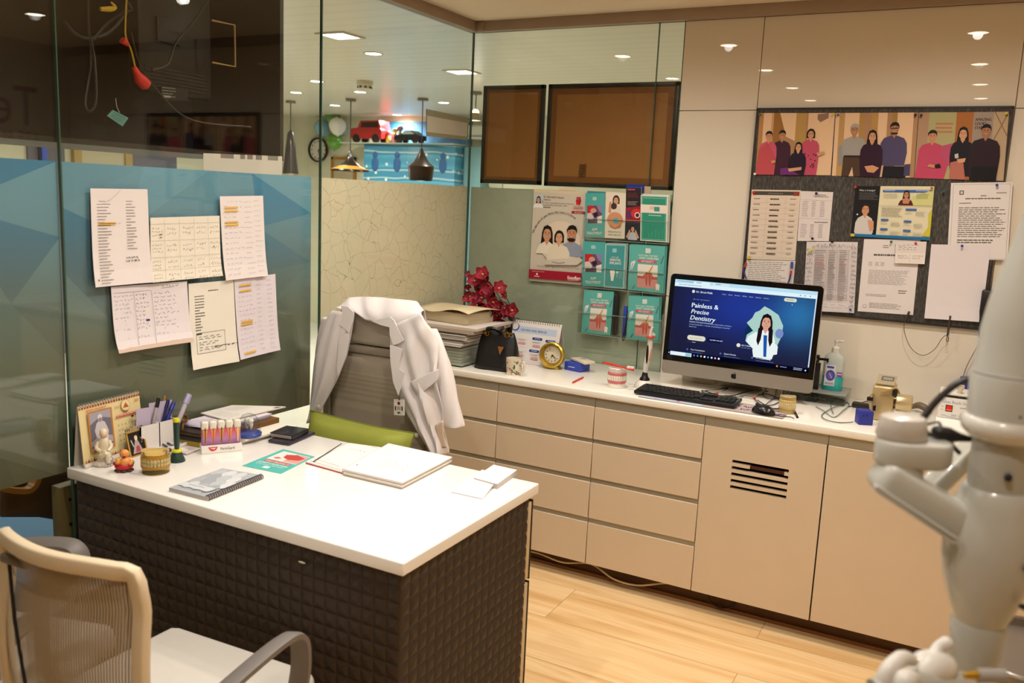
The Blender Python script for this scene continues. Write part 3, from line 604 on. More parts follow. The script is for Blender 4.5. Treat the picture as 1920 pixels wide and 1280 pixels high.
def cupboard(i, lb, vent):
    x0, x1 = XS[i], XS[i+1]; t = thing('cupboard', lb, 'cabinet', ((x0+x1)/2, -.3, 0), 0, 'cream cabinets under the worktop')
    a = B(); a.box((x0, -.55, .09), (x0+.016, -.02, zslab-.001)); a.box((x1-.016, -.55, .09), (x1, -.02, zslab-.001)); a.box((x0, -.05, .09), (x1, -.02, zslab-.001)); a.box((x0, -.55, .09), (x1, -.02, .106)); a.obj('carcass', carc, t, True)
    a = B(); a.box((x0+.001, -.580, zt+.0005), (x1-.001, -.5495, zslab-.002)); a.obj('finger_rail', strip, t, True)
    a = B(); d0, d1 = x0+.002, x1-.003
    if not vent: a.box((d0, YF, zb), (d1, YF+.018, zt), 0, .0015, 1)
    else:
        l, r = Wl(1371, 880, -DC).x, Wl(1477, 900, -DC).x; xs = (d0, l, r, d1)
        sl = [(Wl(1371, q+6, -DC).z, Wl(1371, q, -DC).z) for q in (861.5, 873.5, 885.5, 898, 910)]
        a.box((d0, YF, zb), (l, YF+.018, zt)); a.box((r, YF, zb), (d1, YF+.018, zt)); a.box((l, YF, sl[0][1]), (r, YF+.018, zt)); a.box((l, YF, zb), (r, YF+.018, sl[-1][0]))
        for (q0, q1), (q2, q3) in zip(sl, sl[1:]):
            if q0 == sl[0][0]: # chipped slat
                a.box((l, YF, q3), (l+.07, YF+.018, q0)); a.box((r-.016, YF, q3), (r, YF+.018, q0)); a.box((l+.07, YF+.006, q3), (r-.016, YF+.018, q0), 1)
            else: a.box((l, YF, q3), (r, YF+.018, q0))
    a.obj('door', [lam, mat('#4a2416', .7, bump=.5)], t, True)
    return t
cupboard(3, 'cream cupboard with louvre slots in its door', True); cupboard(4, 'plain cream cupboard door right of the louvred one, behind the grey arm', False); cupboard(5, 'cream cupboard at the right end, mostly behind the grey column', False)
a = B(); a.box((.02, -.5, 0), (3.2, -.48, .088)); struct(a, 'baseboard_back', mat('#5a3a1e', .6, var=.3))
a = B(); a.box((.02, -.512, 0), (3.2, -.5, .014)); struct(a, 'trim_floor_strip', mat('#8a5a2e', .5, var=.2))
a = B(); pts = [(980, 1031), (1010, 1037), (1055, 1054), (1108, 1057), (1150, 1085), (1195, 1097), (1245, 1093), (1275, 1096)]
a.tube([Wl(x, y, -.555) for x, y in pts], .004, 6, spline=5); tag(a.obj('cable', mat('#c9ae84', .5)), 'cream cable sagging under the drawer cabinets', 'cable')
a = B(); a.tube([Wl(x, y, -.53) for x, y in ((1325, 1108), (1333, 1128), (1352, 1139), (1372, 1137), (1377, 1125), (1372, 1116))], .004, 6, spline=5); tag(a.obj('cable', mat('#17120e', .5)), 'black cable loop under the louvred cupboard', 'cable')
# ================================================================ office desk
dx0, dx1, dy0, dy1 = .012, 1.2556, -2.3145, -1.5975
t = thing('office_desk', 'white topped office desk with dark quilted front and side', 'desk', ((dx0+dx1)/2, -1.95, 0))
a = B(); a.box((dx0, dy0, HD-.034), (dx1, dy1, HD), 0, .004, 3); a.obj('desktop', mat('#f1ede6', .2, coat=.25, var=.01, sub=.0), t, True)
qm = mat('#33261a', .55, var=.1)
def quilt(o, u, v, n, nu, nv, h):
    a = B(); o, u, v, n = V(o), V(u), V(v), V(n)
    for i in range(nu):
        for j in range(nv):
            c = [o+u*(p/nu)+v*(q/nv) for p, q in ((i, j), (i+1, j), (i+1, j+1), (i, j+1))]; g_ = .06
            m_ = sum(c, V((0, 0, 0)))/4; k = [p.lerp(m_, g_)+n*.0012 for p in c]; k2 = [p.lerp(m_, .5)+n*h*.7 for p in c]; top = m_+n*h
            a._add(c+k+k2+[top], [f for q in range(4) for f in ((q, (q+1) % 4, 4+(q+1) % 4, 4+q), (4+q, 4+(q+1) % 4, 8+(q+1) % 4, 8+q), (8+q, 8+(q+1) % 4, 12))])
    return a
zp = HD-.034; yq = dy0+.018; xq = dx1-.018
a = quilt((dx0+.02, yq, .02), (xq-dx0-.02, 0, 0), (0, 0, zp-.02), (0, -1, 0), 31, 18, .0065); a.box((dx0+.02, yq, .0), (xq, yq+.018, zp)); a.obj('front_panel', qm, t, True, autosmooth=False)
a = quilt((xq, yq, .02), (0, dy1-.03-yq, 0), (0, 0, zp-.02), (1, 0, 0), 17, 18, .0065); a.box((xq-.018, yq, .0), (xq, dy1-.03, zp)); a.obj('side_panel', qm, t, True, autosmooth=False)
a = B(); a.box((xq-.42, dy1-.5, .03), (xq-.02, dy1-.04, zp-.004)); a.obj('pedestal', mat('#2a2019', .6), t, True)
zk = [.03, .5, .505, zp-.03]
for z0, z1 in ((.03, .46), (.475, zp-.02)):
    a = B(); a.box((xq-.42, dy1-.04, z0), (xq+.006, dy1-.018, z1), 0, .003); a.box((xq-.42, dy1-.018, z0-.004), (xq+.008, dy1-.014, z1+.004), 1); a.obj('drawer', [mat('#cbb795', .35), mat('#1c140e', .4)], t, True)
a = B(); a.box((dx0+.02, yq+.02, 0), (dx0+.04, dy1-.03, zp)); a.obj('end_panel', mat('#3a2e22', .6), t, True)
a = B(); a.ell((Wl(570, 1052, yq).x, yq-.008, Wl(570, 1052, yq).z), (.012, .002, .003)); a.obj('scuff', mat('#c9c2b6', .6), t, True)
# ================================================================ mesh chairs
def netmat(name, col, col2, scale, tr, dots=False):
    t = NT(name); tc = t.n('TexCoord')
    if dots: x = t.n('TexVoronoi', Scale=scale); x.inputs['Randomness'].default_value = .2; t.l(tc.outputs['Object'], x.inputs[0]); f = t.math('LESS_THAN', x.outputs['Distance'], .3)
    else: x = t.n('TexWave', Scale=scale); x.bands_direction = 'X'; t.l(tc.outputs['Object'], x.inputs[0]); f = t.math('GREATER_THAN', x.outputs['Fac'], .55)
    t.l(t.mix(f, col, col2), t.p.inputs['Base Color']); t.p.inputs['Roughness'].default_value = .7
    ms = t.n('MixShader'); ts = t.n('BsdfTransparent'); t.l(t.math('MULTIPLY', f, tr), ms.inputs[0]); t.l(t.p.outputs[0], ms.inputs[1]); t.l(ts.outputs[0], ms.inputs[2]); t.l(ms.outputs[0], t.out.inputs[0]); return t.m
shell = mat('#d8c6a6', .4, var=.03); armm = mat('#716b66', .45, var=.05); seatm = mat('#cbc5bb', .75, bump=.25, bscale=350)
def ring(fn, w, n=12):
    p = []
    for k in range(4):
        for i in range(n): s_ = i/n; p.append([(s_, 1), (1, 1-s_), (1-s_, 0), (0, s_)][k])
    return p
def mesh_chair(lb, loc, rz, net, frame, W0, W1, zb_, zt_, lean, deep, group=None, arms=True):
    t = thing('office_chair', lb, 'chair', loc, rz, group)
    def bk(u, v):
        # rounded corners by squeezing u near the top
        vv = max(0, min(1, v)); w_ = W0*(1-vv)+W1*vv; e = max(0, (vv-.86)/.14); w_ *= 1-.04*e**3
        x = (u-.5)*w_; y = -.235-lean*vv+deep*(2*u-1)**2*(.6+.4*vv)-.03*math.sin(math.pi*min(1, vv*1.2)); return V((x, y, zb_+(zt_-zb_)*v-.012*e*(2*u-1)**4))
    per = ring(bk, 0); a = B(); pts = [bk(u, v) for u, v in per]
    a.tube(pts, 1., closed=True, spline=2, sec=[(.012*math.copysign(abs(math.cos(q))**.4, math.cos(q)), .0165*math.copysign(abs(math.sin(q))**.4, math.sin(q))) for q in [i*math.pi/8 for i in range(16)]], up=(0, -1, 0)); a.obj('back_frame', frame, t)
    a = B(); a.grid(lambda u, v: bk(.03+.94*u, .03+.94*v), 14, 14); a.obj('back_mesh', net, t, solid=.002)
    a = B(); a.box((-.25, -.23, .425), (.25, .24, .5), 0, .034, 4)
    for i, v in enumerate(a.v): f = max(0, (v.y-.1)/.14); v.z -= .02*f*f; v.x *= 1-.06*abs(v.y/.24)**4
    a.obj('seat', seatm, t); a = B(); a.box((-.22, -.2, .405), (.22, .2, .43), 0, .01); a.obj('seat_pan', mat('#3a3632', .5), t)
    a = B(); a.tube([(0, -.02, .4), (0, -.2, .42), (0, -.275, .5), (0, -.29, .62)], 1., sec=[(-.012, -.04), (.012, -.04), (.012, .04), (-.012, .04)], up=(0, -.7, .7), spline=4); a.obj('back_bracket', mat('#8a8178', .4), t)
    for s_ in (-1, 1):
        if not arms: break
        a = B(); a.tube([(s_*.27, -.255, .56), (s_*.285, -.2, .625), (s_*.29, -.08, .655), (s_*.29, .04, .668), (s_*.29, .085, .655), (s_*.29, .1, .615), (s_*.285, .1, .54), (s_*.26, .09, .45), (s_*.2, .07, .42)], 1., sec=[(-.007, -.022), (.004, -.024), (.009, -.014), (.009, .014), (.004, .024), (-.007, .022)], up=(0, .45, .9) if 0 else None, spline=5); a.obj('armrest', armm, t)
    a = B(); a.lathe([(.028, .08), (.028, .24), (.02, .24), (.02, .405)], n=16); a.obj('gas_column', mat('#2a2826', .3, .5), t)
    for k in range(5):
        q = R(72*k+18); c, s_ = math.cos(q), math.sin(q)
        a = B(); a.tube([(.0, 0, .1), (.28*c, .28*s_, .075)], [.03, .018], 8); a.obj('base_leg', mat('#2c2a28', .4), t)
        a = B(); a.lathe([(.01, -.02), (.027, -.02), (.027, .02), (.01, .02)], (.29*c, .29*s_, .028), 14, axis='y'); a.tube([(.28*c, .28*s_, .075), (.29*c, .29*s_, .03)], .008, 6); a.obj('caster', mat('#171615', .5), t)
    return t, bk
NETF = netmat('stripe_net', '#b8a78d', '#6f6252', 52, .85)
tc, bk = mesh_chair('cream framed mesh chair in the left foreground, its back to us', (.84, -2.635, 0), R(3), NETF, shell, .41, .385, .4, .925, .075, .05)
a = B(); p = bk(.12, .93); a.box((p.x-.006, p.y-.02, p.z-.012), (p.x+.075, p.y-.006, p.z+.008), 0, .006, 3); a.obj('headrest_slot', mat('#6b5f50', .5), tc)
a = B(); q = bk(.27, .42); a.tube([bk(.15, .93)+V((0, -.006, 0)), bk(.2, .68)+V((0, -.006, 0)), q+V((0, -.006, 0))], .0035, 6); a.obj('back_seam', mat('#15110d', .6), tc)
a = B(); a.grid(lambda u, v: bk(.2+.6*u, .03+.3*v)+V((0, .02-.025*math.sin(math.pi*u)*math.sin(math.pi*v), 0)), 12, 6); a.obj('lumbar_pad', mat('#cbb893', .5), tc, solid=.006)
a = B(); a.tube([bk(.33, .1)+V((0, -.012, -.02)), bk(.36, .2)+V((0, -.016, 0)), bk(.4, .22)+V((0, -.016, 0))], .006, 8, spline=4); a.obj('lumbar_lever', mat('#2a241e', .5), tc)
mesh_chair('second pale mesh chair at the far left edge, turned towards the desk', (.335, -2.8, 0), R(-70), NETF, shell, .41, .47, .47, .9, .05, .05)
NETB = netmat('dot_net', '#a89c8a', '#8d8272', 330, .3, True); taupe = mat('#8f8474', .5, var=.05)
td, bk2 = mesh_chair('taupe mesh desk chair behind the desk with a coat over its back', (.335, -1.47, 0), R(180), NETB, taupe, .52, .5, .5, 1.03, .02, -.0, arms=False)
a = B(); a.box((-.17, -.275, 1.05), (.17, -.235, 1.2), 0, .018, 3); a.obj('headrest', mat('#a39989', .7, bump=.3, bscale=400), td)
a = B(); a.tube([(0, -.29, .95), (0, -.3, 1.05), (0, -.28, 1.12)], 1., sec=[(-.008, -.03), (.008, -.03), (.008, .03), (-.008, .03)], up=(0, 1, 0)); a.obj('headrest_stem', taupe, td)
# ================================================================ coat over the chair
def Zc(x, y, yy): return Wl(560+x/3.2, 500+y/3.2, yy)
def resample(pl, n, yy):
    P = [Zc(x, y, yy) for x, y in pl]; L = [0]
    for p, q in zip(P, P[1:]): L.append(L[-1]+(q-p).length)
    out = []
    for k in range(n+1):
        d = L[-1]*k/n; i = max(j for j in range(len(P)-1) if L[j] <= d+1e-9); out.append(P[i].lerp(P[i+1], (d-L[i])/max(1e-9, L[i+1]-L[i])))
    return out
def panel(A, Bq, n, mcols, yy, fold):
    P, Q = resample(A, n, yy), resample(Bq, n, yy)
    def fn(s_, t_):
        f = t_*n; i = min(n-1, int(f)); f -= i; p = P[i].lerp(P[i+1], f); q = Q[i].lerp(Q[i+1], f); r = p.lerp(q, s_); r.y += fold(s_, t_); return r
    a = B(); a.grid(fn, mcols, n*2); return a
cot = mat('#dcd5d2', .8, var=.03, bump=.12, bscale=60, sheen=.2)
tcoat = thing('lab_coat', 'white cotton coat draped over the back of the desk chair', 'coat', (.36, -1.25, .6))
YC = -1.262
a = panel([(205, 262), (180, 290), (140, 380), (110, 480), (95, 560), (75, 750), (55, 940)], [(335, 270), (325, 340), (310, 430), (290, 530), (240, 660), (190, 760), (130, 870), (95, 915)], 14, 12, YC,
          lambda s, t: -.018*math.sin(math.pi*s)-.006*math.sin(9*s+4*t)*t-.004*math.sin(17*s-3*t))
a.obj('left_front', cot, tcoat, True, solid=.004)
a = panel([(550, 360), (550, 470), (552, 560), (565, 680), (595, 770), (640, 860), (720, 990), (800, 1110)], [(740, 275), (800, 370), (838, 470), (845, 570), (850, 700), (865, 850), (868, 960), (895, 1080), (890, 1130)], 20, 22, YC,
          lambda s, t: -.026*math.sin(math.pi*s)*(.5+t)-.012*math.sin(5.5*s*math.pi-6*t)*min(1, 3*t)*(.4+s)-.008*math.sin(14*t+8*s)*s-.014*math.exp(-((t-.34+.25*s)/.06)**2)*s)
a.obj('right_front', cot, tcoat, True, solid=.004)
# yoke wrapping over the top of the backrest
F_ = [(230, 250), (335, 270), (400, 318), (440, 326), (500, 350), (550, 362), (640, 330), (740, 278)]; T_ = [(250, 235), (300, 197), (360, 194), (420, 193), (500, 199), (590, 207), (690, 220), (742, 275)]
def yoke(u, v):
    n = len(F_)-1; i = min(n-1, int(u*n)); f = u*n-i
    L = lambda S, yy: Zc(S[i][0]*(1-f)+S[i+1][0]*f, S[i][1]*(1-f)+S[i+1][1]*f, yy)
    p0, p1 = L(F_, YC-.004), L(T_, -1.215); rp = .006*math.sin(23*u+3*v)
    if v < .4: k = v/.4; r = p0.lerp(p1, k); r.y -= .014*math.sin(math.pi*k)-rp*k; return r
    k = (v-.4)/.6; q = p1.copy(); q.y = -1.215+.05*min(1, k*4)+rp; q.z = p1.z-.6*max(0, k-.12)+.008*math.sin(math.pi*min(1, k*8)); q.x = p1.x*(1-.1*k)+.36*.1*k; return q
a = B(); a.grid(yoke, 40, 26); a.obj('yoke', cot, tcoat, True, solid=.004)
def sleeve(name, rows, yy, dep, fold=.004):
    a = B(); n = 20; vs = []
    for k, (l, r_, y) in enumerate(rows):
        p, q = Zc(l, y, yy), Zc(r_, y, yy)
        for i in range(n):
            w_ = 2*math.pi*i/n; c = p.lerp(q, .5+.5*math.cos(w_)); c.y += dep*math.sin(w_)+fold*math.sin(3*w_+1.7*k); vs.append(c)
    fs = [(j*n+i, j*n+(i+1) % n, (j+1)*n+(i+1) % n, (j+1)*n+i) for j in range(len(rows)-1) for i in range(n)]
    a._add(vs, fs, 0, True); return a.obj(name, cot, tcoat, True, solid=.004, subd=1)
sleeve('right_sleeve', [(730, 812, 372), (770, 855, 450), (800, 888, 540), (822, 905, 610), (840, 925, 690), (852, 942, 770), (862, 962, 850), (868, 980, 930), (872, 988, 962)], -1.225, .034, .008)
sleeve('left_sleeve', [(150, 240, 300), (125, 210, 380), (106, 190, 470), (104, 180, 540), (110, 170, 640)], -1.23, .02)
def patch(name, pl, yy, th=.004, m=cot):
    a = B(); a.prism([Zc(x, y, yy) for x, y in pl], (0, -th, 0)); return a.obj(name, m, tcoat, True)
patch('collar', [(258, 232), (300, 240), (334, 272), (326, 330), (306, 402), (280, 370), (245, 345), (268, 300)], -1.276)
patch('collar', [(440, 326), (550, 300), (575, 320), (600, 375), (634, 440), (606, 458), (572, 470), (550, 410), (548, 362), (500, 350)], -1.279)
patch('lapel', [(306, 402), (308, 430), (290, 530), (240, 662), (233, 600), (242, 500), (246, 432), (285, 400)], -1.283)
patch('lapel', [(551, 470), (585, 478), (624, 496), (612, 560), (606, 612), (634, 632), (630, 700), (600, 770), (570, 690), (553, 560)], -1.286)
a = panel([(668, 690), (672, 715), (706, 758), (745, 756)], [(838, 612), (840, 650), (838, 668), (834, 680)], 6, 8, -1.29, lambda s, t: -.004*math.sin(math.pi*s)); a.obj('chest_pocket', cot, tcoat, True, solid=.003)
a = panel([(822, 950), (828, 1000), (850, 1085)], [(868, 920), (872, 1000), (890, 1085)], 6, 4, -1.281, lambda s, t: -.003); a.obj('lower_pocket', mat('#d8bfa4', .8, var=.1), tcoat, True, solid=.003, label='tan stained lower pocket')
for x, y in ((118, 840), (706, 1010)):
    p = Zc(x, y, -1.285); a = B(); a.lathe([(.0, .005), (.005, .005), (.009, .003), (.0095, 0)], p, 14, axis='y'); a.obj('button', mat('#cfc8bc', .3), tcoat, True)
# dosimeter clipped to the coat edge
c4 = [Zc(*q, -1.3) for q in ((578, 793), (636, 796), (637, 890), (579, 886))]; p = Zc(608, 888, -1.3)
s = Sheet(*c4, paper='#e2ddd4', thick=.007); s.rr(.04, .02, .96, .98, '#d9d3c8', .06); s.ell(.5, .24, .11, '#7a2a22'); s.ell(.5, .24, .05, '#2a1512'); s.rect(.28, .42, .72, .68, '#a9a397'); s.rect(.1, .42, .22, .7, '#1c1a18'); s.rect(.78, .42, .9, .7, '#1c1a18'); s.ell(.5, .84, .07, '#3a342e'); s.lines(.3, .78, .7, .92, 2, '#5a544c')
o = s.obj('dosimeter_badge'); tag(o, 'small white radiation badge clipped on the coat opening', 'badge')
a = B(); q0, q1 = Zc(566, 785, -1.305), Zc(634, 782, -1.305); a.tube([q0, Zc(600, 792, -1.312), q1], .0015, 6); a.tube([Zc(604, 796, -1.31), Zc(604, 776, -1.29)], .003, 6); im = o; 
for i in range(len(a.v)): a.v[i] = a.v[i]-o.location
a.obj('clip', mat('#8a857c', .3, .9), o)
# green cushion on the desk chair
cl = Wl(571, 790, -1.37); cr = Wl(767, 810, -1.37); wc = (cr-cl).length
t = thing('cushion', 'lime green cushion propped on the desk chair seat', 'cushion', ((cl.x+cr.x)/2, -1.39, .535))
def pil(u, v, s_):
    x, y = 2*u-1, 2*v-1; e = (1-x**4)*(1-y**4); k = 1-.07*(1-x*x)*abs(y)**3-.0; k2 = 1-.06*(1-y*y)*abs(x)**3
    return V((x*k2*wc/2, s_*.06*max(0, e)**.5+.055*(y+1)/2, .0+(y*k+1)*.118+.01*(1-x)*.5))
gr = mat('#93993c', .75, var=.08, bump=.2, bscale=300); a = B(); a.grid(lambda u, v: pil(u, v, -1), 20, 14); a.grid(lambda u, v: pil(1-u, v, 1), 20, 14); a.obj('cover', gr, t)
a = B(); pr = [pil(i/16, 1, 0) for i in range(17)]+[pil(1, 1-i/12, 0) for i in range(1, 13)]+[pil(1-i/16, 0, 0) for i in range(1, 17)]+[pil(0, i/12, 0) for i in range(1, 12)]; a.tube(pr, .003, 6, closed=True); a.obj('piping', mat('#7d8430', .7), t)
# ================================================================ dental unit arm, right foreground
DD = 1.15; AXC = Dp(1851, 1050, DD); ax_, ay_ = AXC.x, AXC.y
gm = mat('#bdbcb3', .28, coat=.3, var=.02); gm2 = mat('#aeaca2', .3, coat=.3, var=.02); hol = mat('#15110e', .6)
ta = thing('dental_unit_arm', 'large pale grey dental unit arm and column blurred in the right foreground', 'dental arm', (ax_, ay_, 0))
def prof(lst):
    o = []
    for py, lx in lst: z = zat(ax_, ay_, py); o.append((max(.004, (pix((ax_, ay_, z))[0]-lx)*DD/FPX), z))
    return o[::-1]
def ring_(name, lst, m=gm, n=40): a = B(); a.lathe(prof(lst), (ax_, ay_, 0), n); return a.obj(name, m, ta, True)
ring_('upper_tube', [(400, 1922), (425, 1915), (470, 1899), (520, 1880), (570, 1863), (620, 1849), (690, 1836), (700, 1832)], gm)
ring_('mid_tube', [(702, 1831), (706, 1829), (770, 1823), (780, 1821)], gm)
ring_('collar', [(780, 1820), (785, 1814), (797, 1810), (808, 1812), (816, 1819), (822, 1826)], mat('#d6d2c8', .2, coat=.5, var=.01))
ring_('neck', [(822, 1831), (850, 1827), (880, 1823), (912, 1819)], gm2)
ring_('barrel', [(912, 1815), (918, 1809), (940, 1800), (970, 1788), (1005, 1777), (1045, 1771), (1085, 1773), (1120, 1779), (1145, 1785), (1160, 1790)], gm)
ring_('lower_neck', [(1160, 1790), (1165, 1786), (1220, 1783), (1300, 1778)], gm2)
a = B(); z0 = zat(ax_, ay_, 1300); a.lathe([(.045, z0), (.045, .06), (.2, .04), (.21, 0)], (ax_, ay_, 0), 32); a.obj('column', gm, ta, True)
def onsurf(px, py, r):
    z = zat(ax_, ay_, py); cx = pix((ax_, ay_, z))[0]; l = (px-cx)*DD/FPX; h = V((AX.x, AX.y, 0)).normalized(); f = V((-AF.x, -AF.y, 0)).normalized(); l = max(-r*.95, min(r*.95, l))
    return V((ax_, ay_, z))+h*l+f*math.sqrt(r*r-l*l), f
for px, py, w_, h_, r in ((1877, 766, 9, 8, .042), (1860, 878, 7, 7, .04), (1886, 1031, 16, 6, .066), (1880, 1100, 15, 6, .063)):
    p, f = onsurf(px, py, r); k = DD/FPX; a = B(); a.ell(p, (w_*k, .006, h_*k)); a.obj('screw_hole', hol, ta, True)
k = DD/FPX
def stad(name, pA, pB, r, z0, z1, m, r1=None, bev=.006):
    A_, B_ = V((pA.x, pA.y, 0)), V((pB.x, pB.y, 0)); d = (B_-A_).normalized() if (B_-A_).length > 1e-4 else V((1, 0, 0)); pr = []
    base = math.atan2(d.y, d.x); a = B(); rows_ = [(z0, -bev), (z0+bev*.4, -bev*.3), (z0+bev, 0), (z1-bev, (r1 or r)-r), (z1-bev*.3, (r1 or r)-r-bev*.3), (z1, (r1 or r)-r-bev)]; vs = []; n = 26
    for z, dr in rows_:
        for i in range(n//2): q = base+math.pi/2+math.pi*i/(n//2-1); vs.append(A_+V((math.cos(q), math.sin(q), 0))*(r+dr)+V((0, 0, z)))
        for i in range(n//2): q = base-math.pi/2+math.pi*i/(n//2-1); vs.append(B_+V((math.cos(q), math.sin(q), 0))*(r+dr)+V((0, 0, z)))
    fs = [(j*n+i, j*n+(i+1) % n, (j+1)*n+(i+1) % n, (j+1)*n+i) for j in range(5) for i in range(n)]+[tuple(range(n))[::-1], tuple(5*n+i for i in range(n))]
    a._add(vs, fs, 0, True); return a.obj(name, m, ta, True)
pE, pF = Dp(1683, 850, DD), Dp(1740, 850, DD); zA, zB_, zC_ = Dp(1690, 872, DD).z, Dp(1690, 822, DD).z, Dp(1690, 778, DD).z
stad('elbow_link', pE, pF, 42*k, zA, zB_, gm); stad('elbow_cap', Dp(1686, 800, DD), Dp(1698, 800, DD), 41*k, zB_-.002, zC_, mat('#c3bcb2', .28, coat=.3, var=.02), 36*k)
a = B(); a.ell(Dp(1700, 786, DD), (.008, .008, .004)); a.obj('screw_hole', hol, ta, True)
def beam(name, P, Q, w_, h_, m, bev=.45):
    a = B(); c = [(math.copysign(abs(math.cos(q))**bev, math.cos(q)), math.copysign(abs(math.sin(q))**bev, math.sin(q))) for q in [2*math.pi*i/20 for i in range(20)]]; d = (Q-P).normalized(); n = 4; pts = []; rs = []
    for i in range(5): f = i/4; pts.append(P-d*h_*.35*math.cos(f*math.pi/2)); rs.append(max(.2, math.sin(f*math.pi/2)**.5))
    pts += [Q]; rs += [1.]
    a.tube(pts, rs, sec=[(x*h_/2, y*w_/2) for x, y in c], up=(0, 0, 1)); return a.obj(name, m, ta, True)
beam('swing_arm', Dp(1662, 893, DD), Dp(1815, 985, DD), .06, 66*k, gm); beam('swing_arm_rail', Dp(1642, 912, DD-.03), Dp(1790, 1008, DD-.03), .014, 9*k, gm2); beam('swing_arm_rail', Dp(1640, 918, DD-.03), Dp(1788, 1016, DD-.03), .012, 5*k, gm)
beam('rear_link', Dp(1822, 842, DD+.08), Dp(1735, 925, DD+.06), .03, 40*k, gm2); beam('elbow_pin', Dp(1690, 872, DD), Dp(1690, 895, DD), .04, .05, gm2)
a = B(); a.tube([Dp(*q, DD+.02) for q in ((1722, 793), (1731, 783), (1752, 756), (1782, 728), (1805, 714), (1828, 709))], .0048, 8, spline=5); a.obj('cable', mat('#1a1210', .4), ta, True)
a = B(); a.tube([Dp(*q, DD+.02) for q in ((1722, 793), (1735, 805), (1750, 824))], .0025, 6); a.tube([Dp(*q, DD+.02) for q in ((1732, 797), (1748, 793), (1760, 792), (1766, 802))], .0018, 6, spline=4); a.tube([Dp(*q, DD+.03) for q in ((1782, 830), (1792, 842), (1800, 850))], .003, 6); a.obj('cable', mat('#2a1c16', .5), ta, True)
a = B(); a.tube([Dp(*q, DD+.01) for q in ((1748, 813), (1756, 812), (1778, 816), (1800, 820), (1828, 824))], [.004, .011, .011, .006, .003], 10, spline=3); a.obj('connector', mat('#16120f', .45), ta, True)
wj = mat('#d9d5cd', .3, coat=.3, var=.02)
for pts, rr in (([(1655, 1290, 1.05), (1664, 1258, 1.05), (1690, 1234, 1.06), (1712, 1238, 1.07)], (16, 14, 14, 10)), ([(1690, 1300, 1.04), (1698, 1275, 1.04), (1712, 1272, 1.05)], (18, 20, 12)), ([(1712, 1285, 1.07), (1738, 1256, 1.09), (1764, 1254, 1.1), (1775, 1276, 1.1)], (14, 34, 32, 14)), ([(1748, 1240, 1.09), (1758, 1216, 1.1), (1774, 1206, 1.1)], (13, 11, 13))):
    a = B(); a.tube([Dp(*q) for q in pts], [q*k for q in rr], 16, spline=5); c_ = Dp(*pts[-1]); a.ell(c_, rr[-1]*k*.98); a.ell(Dp(*pts[0]), rr[0]*k*.98); a.obj('holder_knob', wj, ta, True)
a = B(); a.tube([Dp(1640, 1300, 1.05), Dp(1700, 1285, 1.06), Dp(1790, 1285, 1.1), Dp(1850, 1290, 1.12)], .018, 12, spline=4); a.obj('holder_bar', gm2, ta, True)
a = B(); a.tube([Dp(1832, 1266, 1.02), Dp(1884, 1266, 1.02)], .0085, 14); a.obj('handpiece_holder', mat('#9a948e', .25, coat=.3), ta, True); a = B(); a.tube([Dp(1808, 1266, 1.02), Dp(1833, 1265, 1.02)], [.004, .006], 10); a.obj('handpiece_tip', mat('#c9a23c', .25, .9), ta, True)
# steel tray behind the column
p = Dp(1935, 1215, 1.6); t = thing('instrument_tray', 'grey steel tray with chrome rim at the right edge behind the column', 'tray', (p.x, p.y, 0)); a = B(); a.lathe([(0, p.z-.02), (.13, p.z-.02), (.135, p.z), (.128, p.z), (.125, p.z-.014), (0, p.z-.014)], (p.x, p.y, 0), 40); a.obj('dish', mat('#8a7f74', .3, .7), t, True)
a = B(); a.tube([(p.x+.135*math.cos(q/24*6.2832), p.y+.135*math.sin(q/24*6.2832), p.z) for q in range(24)], .003, 8, closed=True); a.obj('rim', mat('#c9c6c2', .15, 1.), t, True)
a = B(); a.lathe([(.02, .03), (.02, p.z-.02)], (p.x, p.y, 0), 14); a.lathe([(.16, 0), (.16, .02), (.02, .035)], (p.x, p.y, 0), 24); a.obj('stand', mat('#a9a59c', .3, .6), t, True)
# ================================================================ notices on the left glass
Z4 = dict(sc=2.56, ox=0, oy=280)
PAPER = '#e3dad6'; PEN = '#6d6472'; PRT = '#6a6260'
def lpaper(px, lb, seed, paper=PAPER, curl=.008): return lsheet(px, x=.0008, paper=paper, curl=curl, seed=seed, **Z4)
HL = '#e0ab2c'; GL = 'lists taped to the left glass'
s = lpaper([(432, 187), (706, 191), (720, 636), (443, 660)], '', 1)
for k in range(28):
    v = .125+k*.031; s.lines(.1, v, .1+s.r.uniform(.12, .24), v+.03, 1, PRT, .22, 0)
    if k < 17: s.lines(.6, v, .6+s.r.uniform(.08, .18), v+.03, 1, PRT, .22, 0)
s.rect(.11, .345, .4, .368, HL); s.lines(.12, .35, .4, .366, 1, '#6e5320', .5, 0); s.scrawl(.41, .345, .52, .365, 1, PEN, .003); s.scrawl(.56, .695, .78, .74, 1, '#2a2426', .007, 0); s.scrawl(.56, .73, .78, .77, 1, '#2a2426', .007, 0); s.line([(.2, .14), (.32, .11), (.44, .05), (.5, .01)], .004, '#b5aaa6'); s.ell(.06, .93, .008, '#2a2626')
tag(s.obj('notice'), 'tall printed list with one orange line, top left of the left glass papers', 'paper', GL)
s = lpaper([(720, 328), (1052, 318), (1055, 605), (719, 638)], '', 2, '#e4dccb')
for u in (0.19, .4, .61, .82): s.line([(u, .02), (u-.01, 1)], .004, '#b3a894')
for v in (.1, .36, .62, .82): s.line([(0, v), (1, v+.01)], .004, '#b3a894')
for v in (.14, .4, .66, .86):
    for u in (.02, .23, .45, .65, .85): s.scrawl(u, v, u+.15, v+.16, 3 if u < .1 else 2, '#8a7f78', .004)
s.scrawl(.12, .24, .16, .34, 2, '#3a3435', .006); s.ell(.9, .5, .01, '#3a3435'); s.ell(.55, .54, .01, '#3a3435')
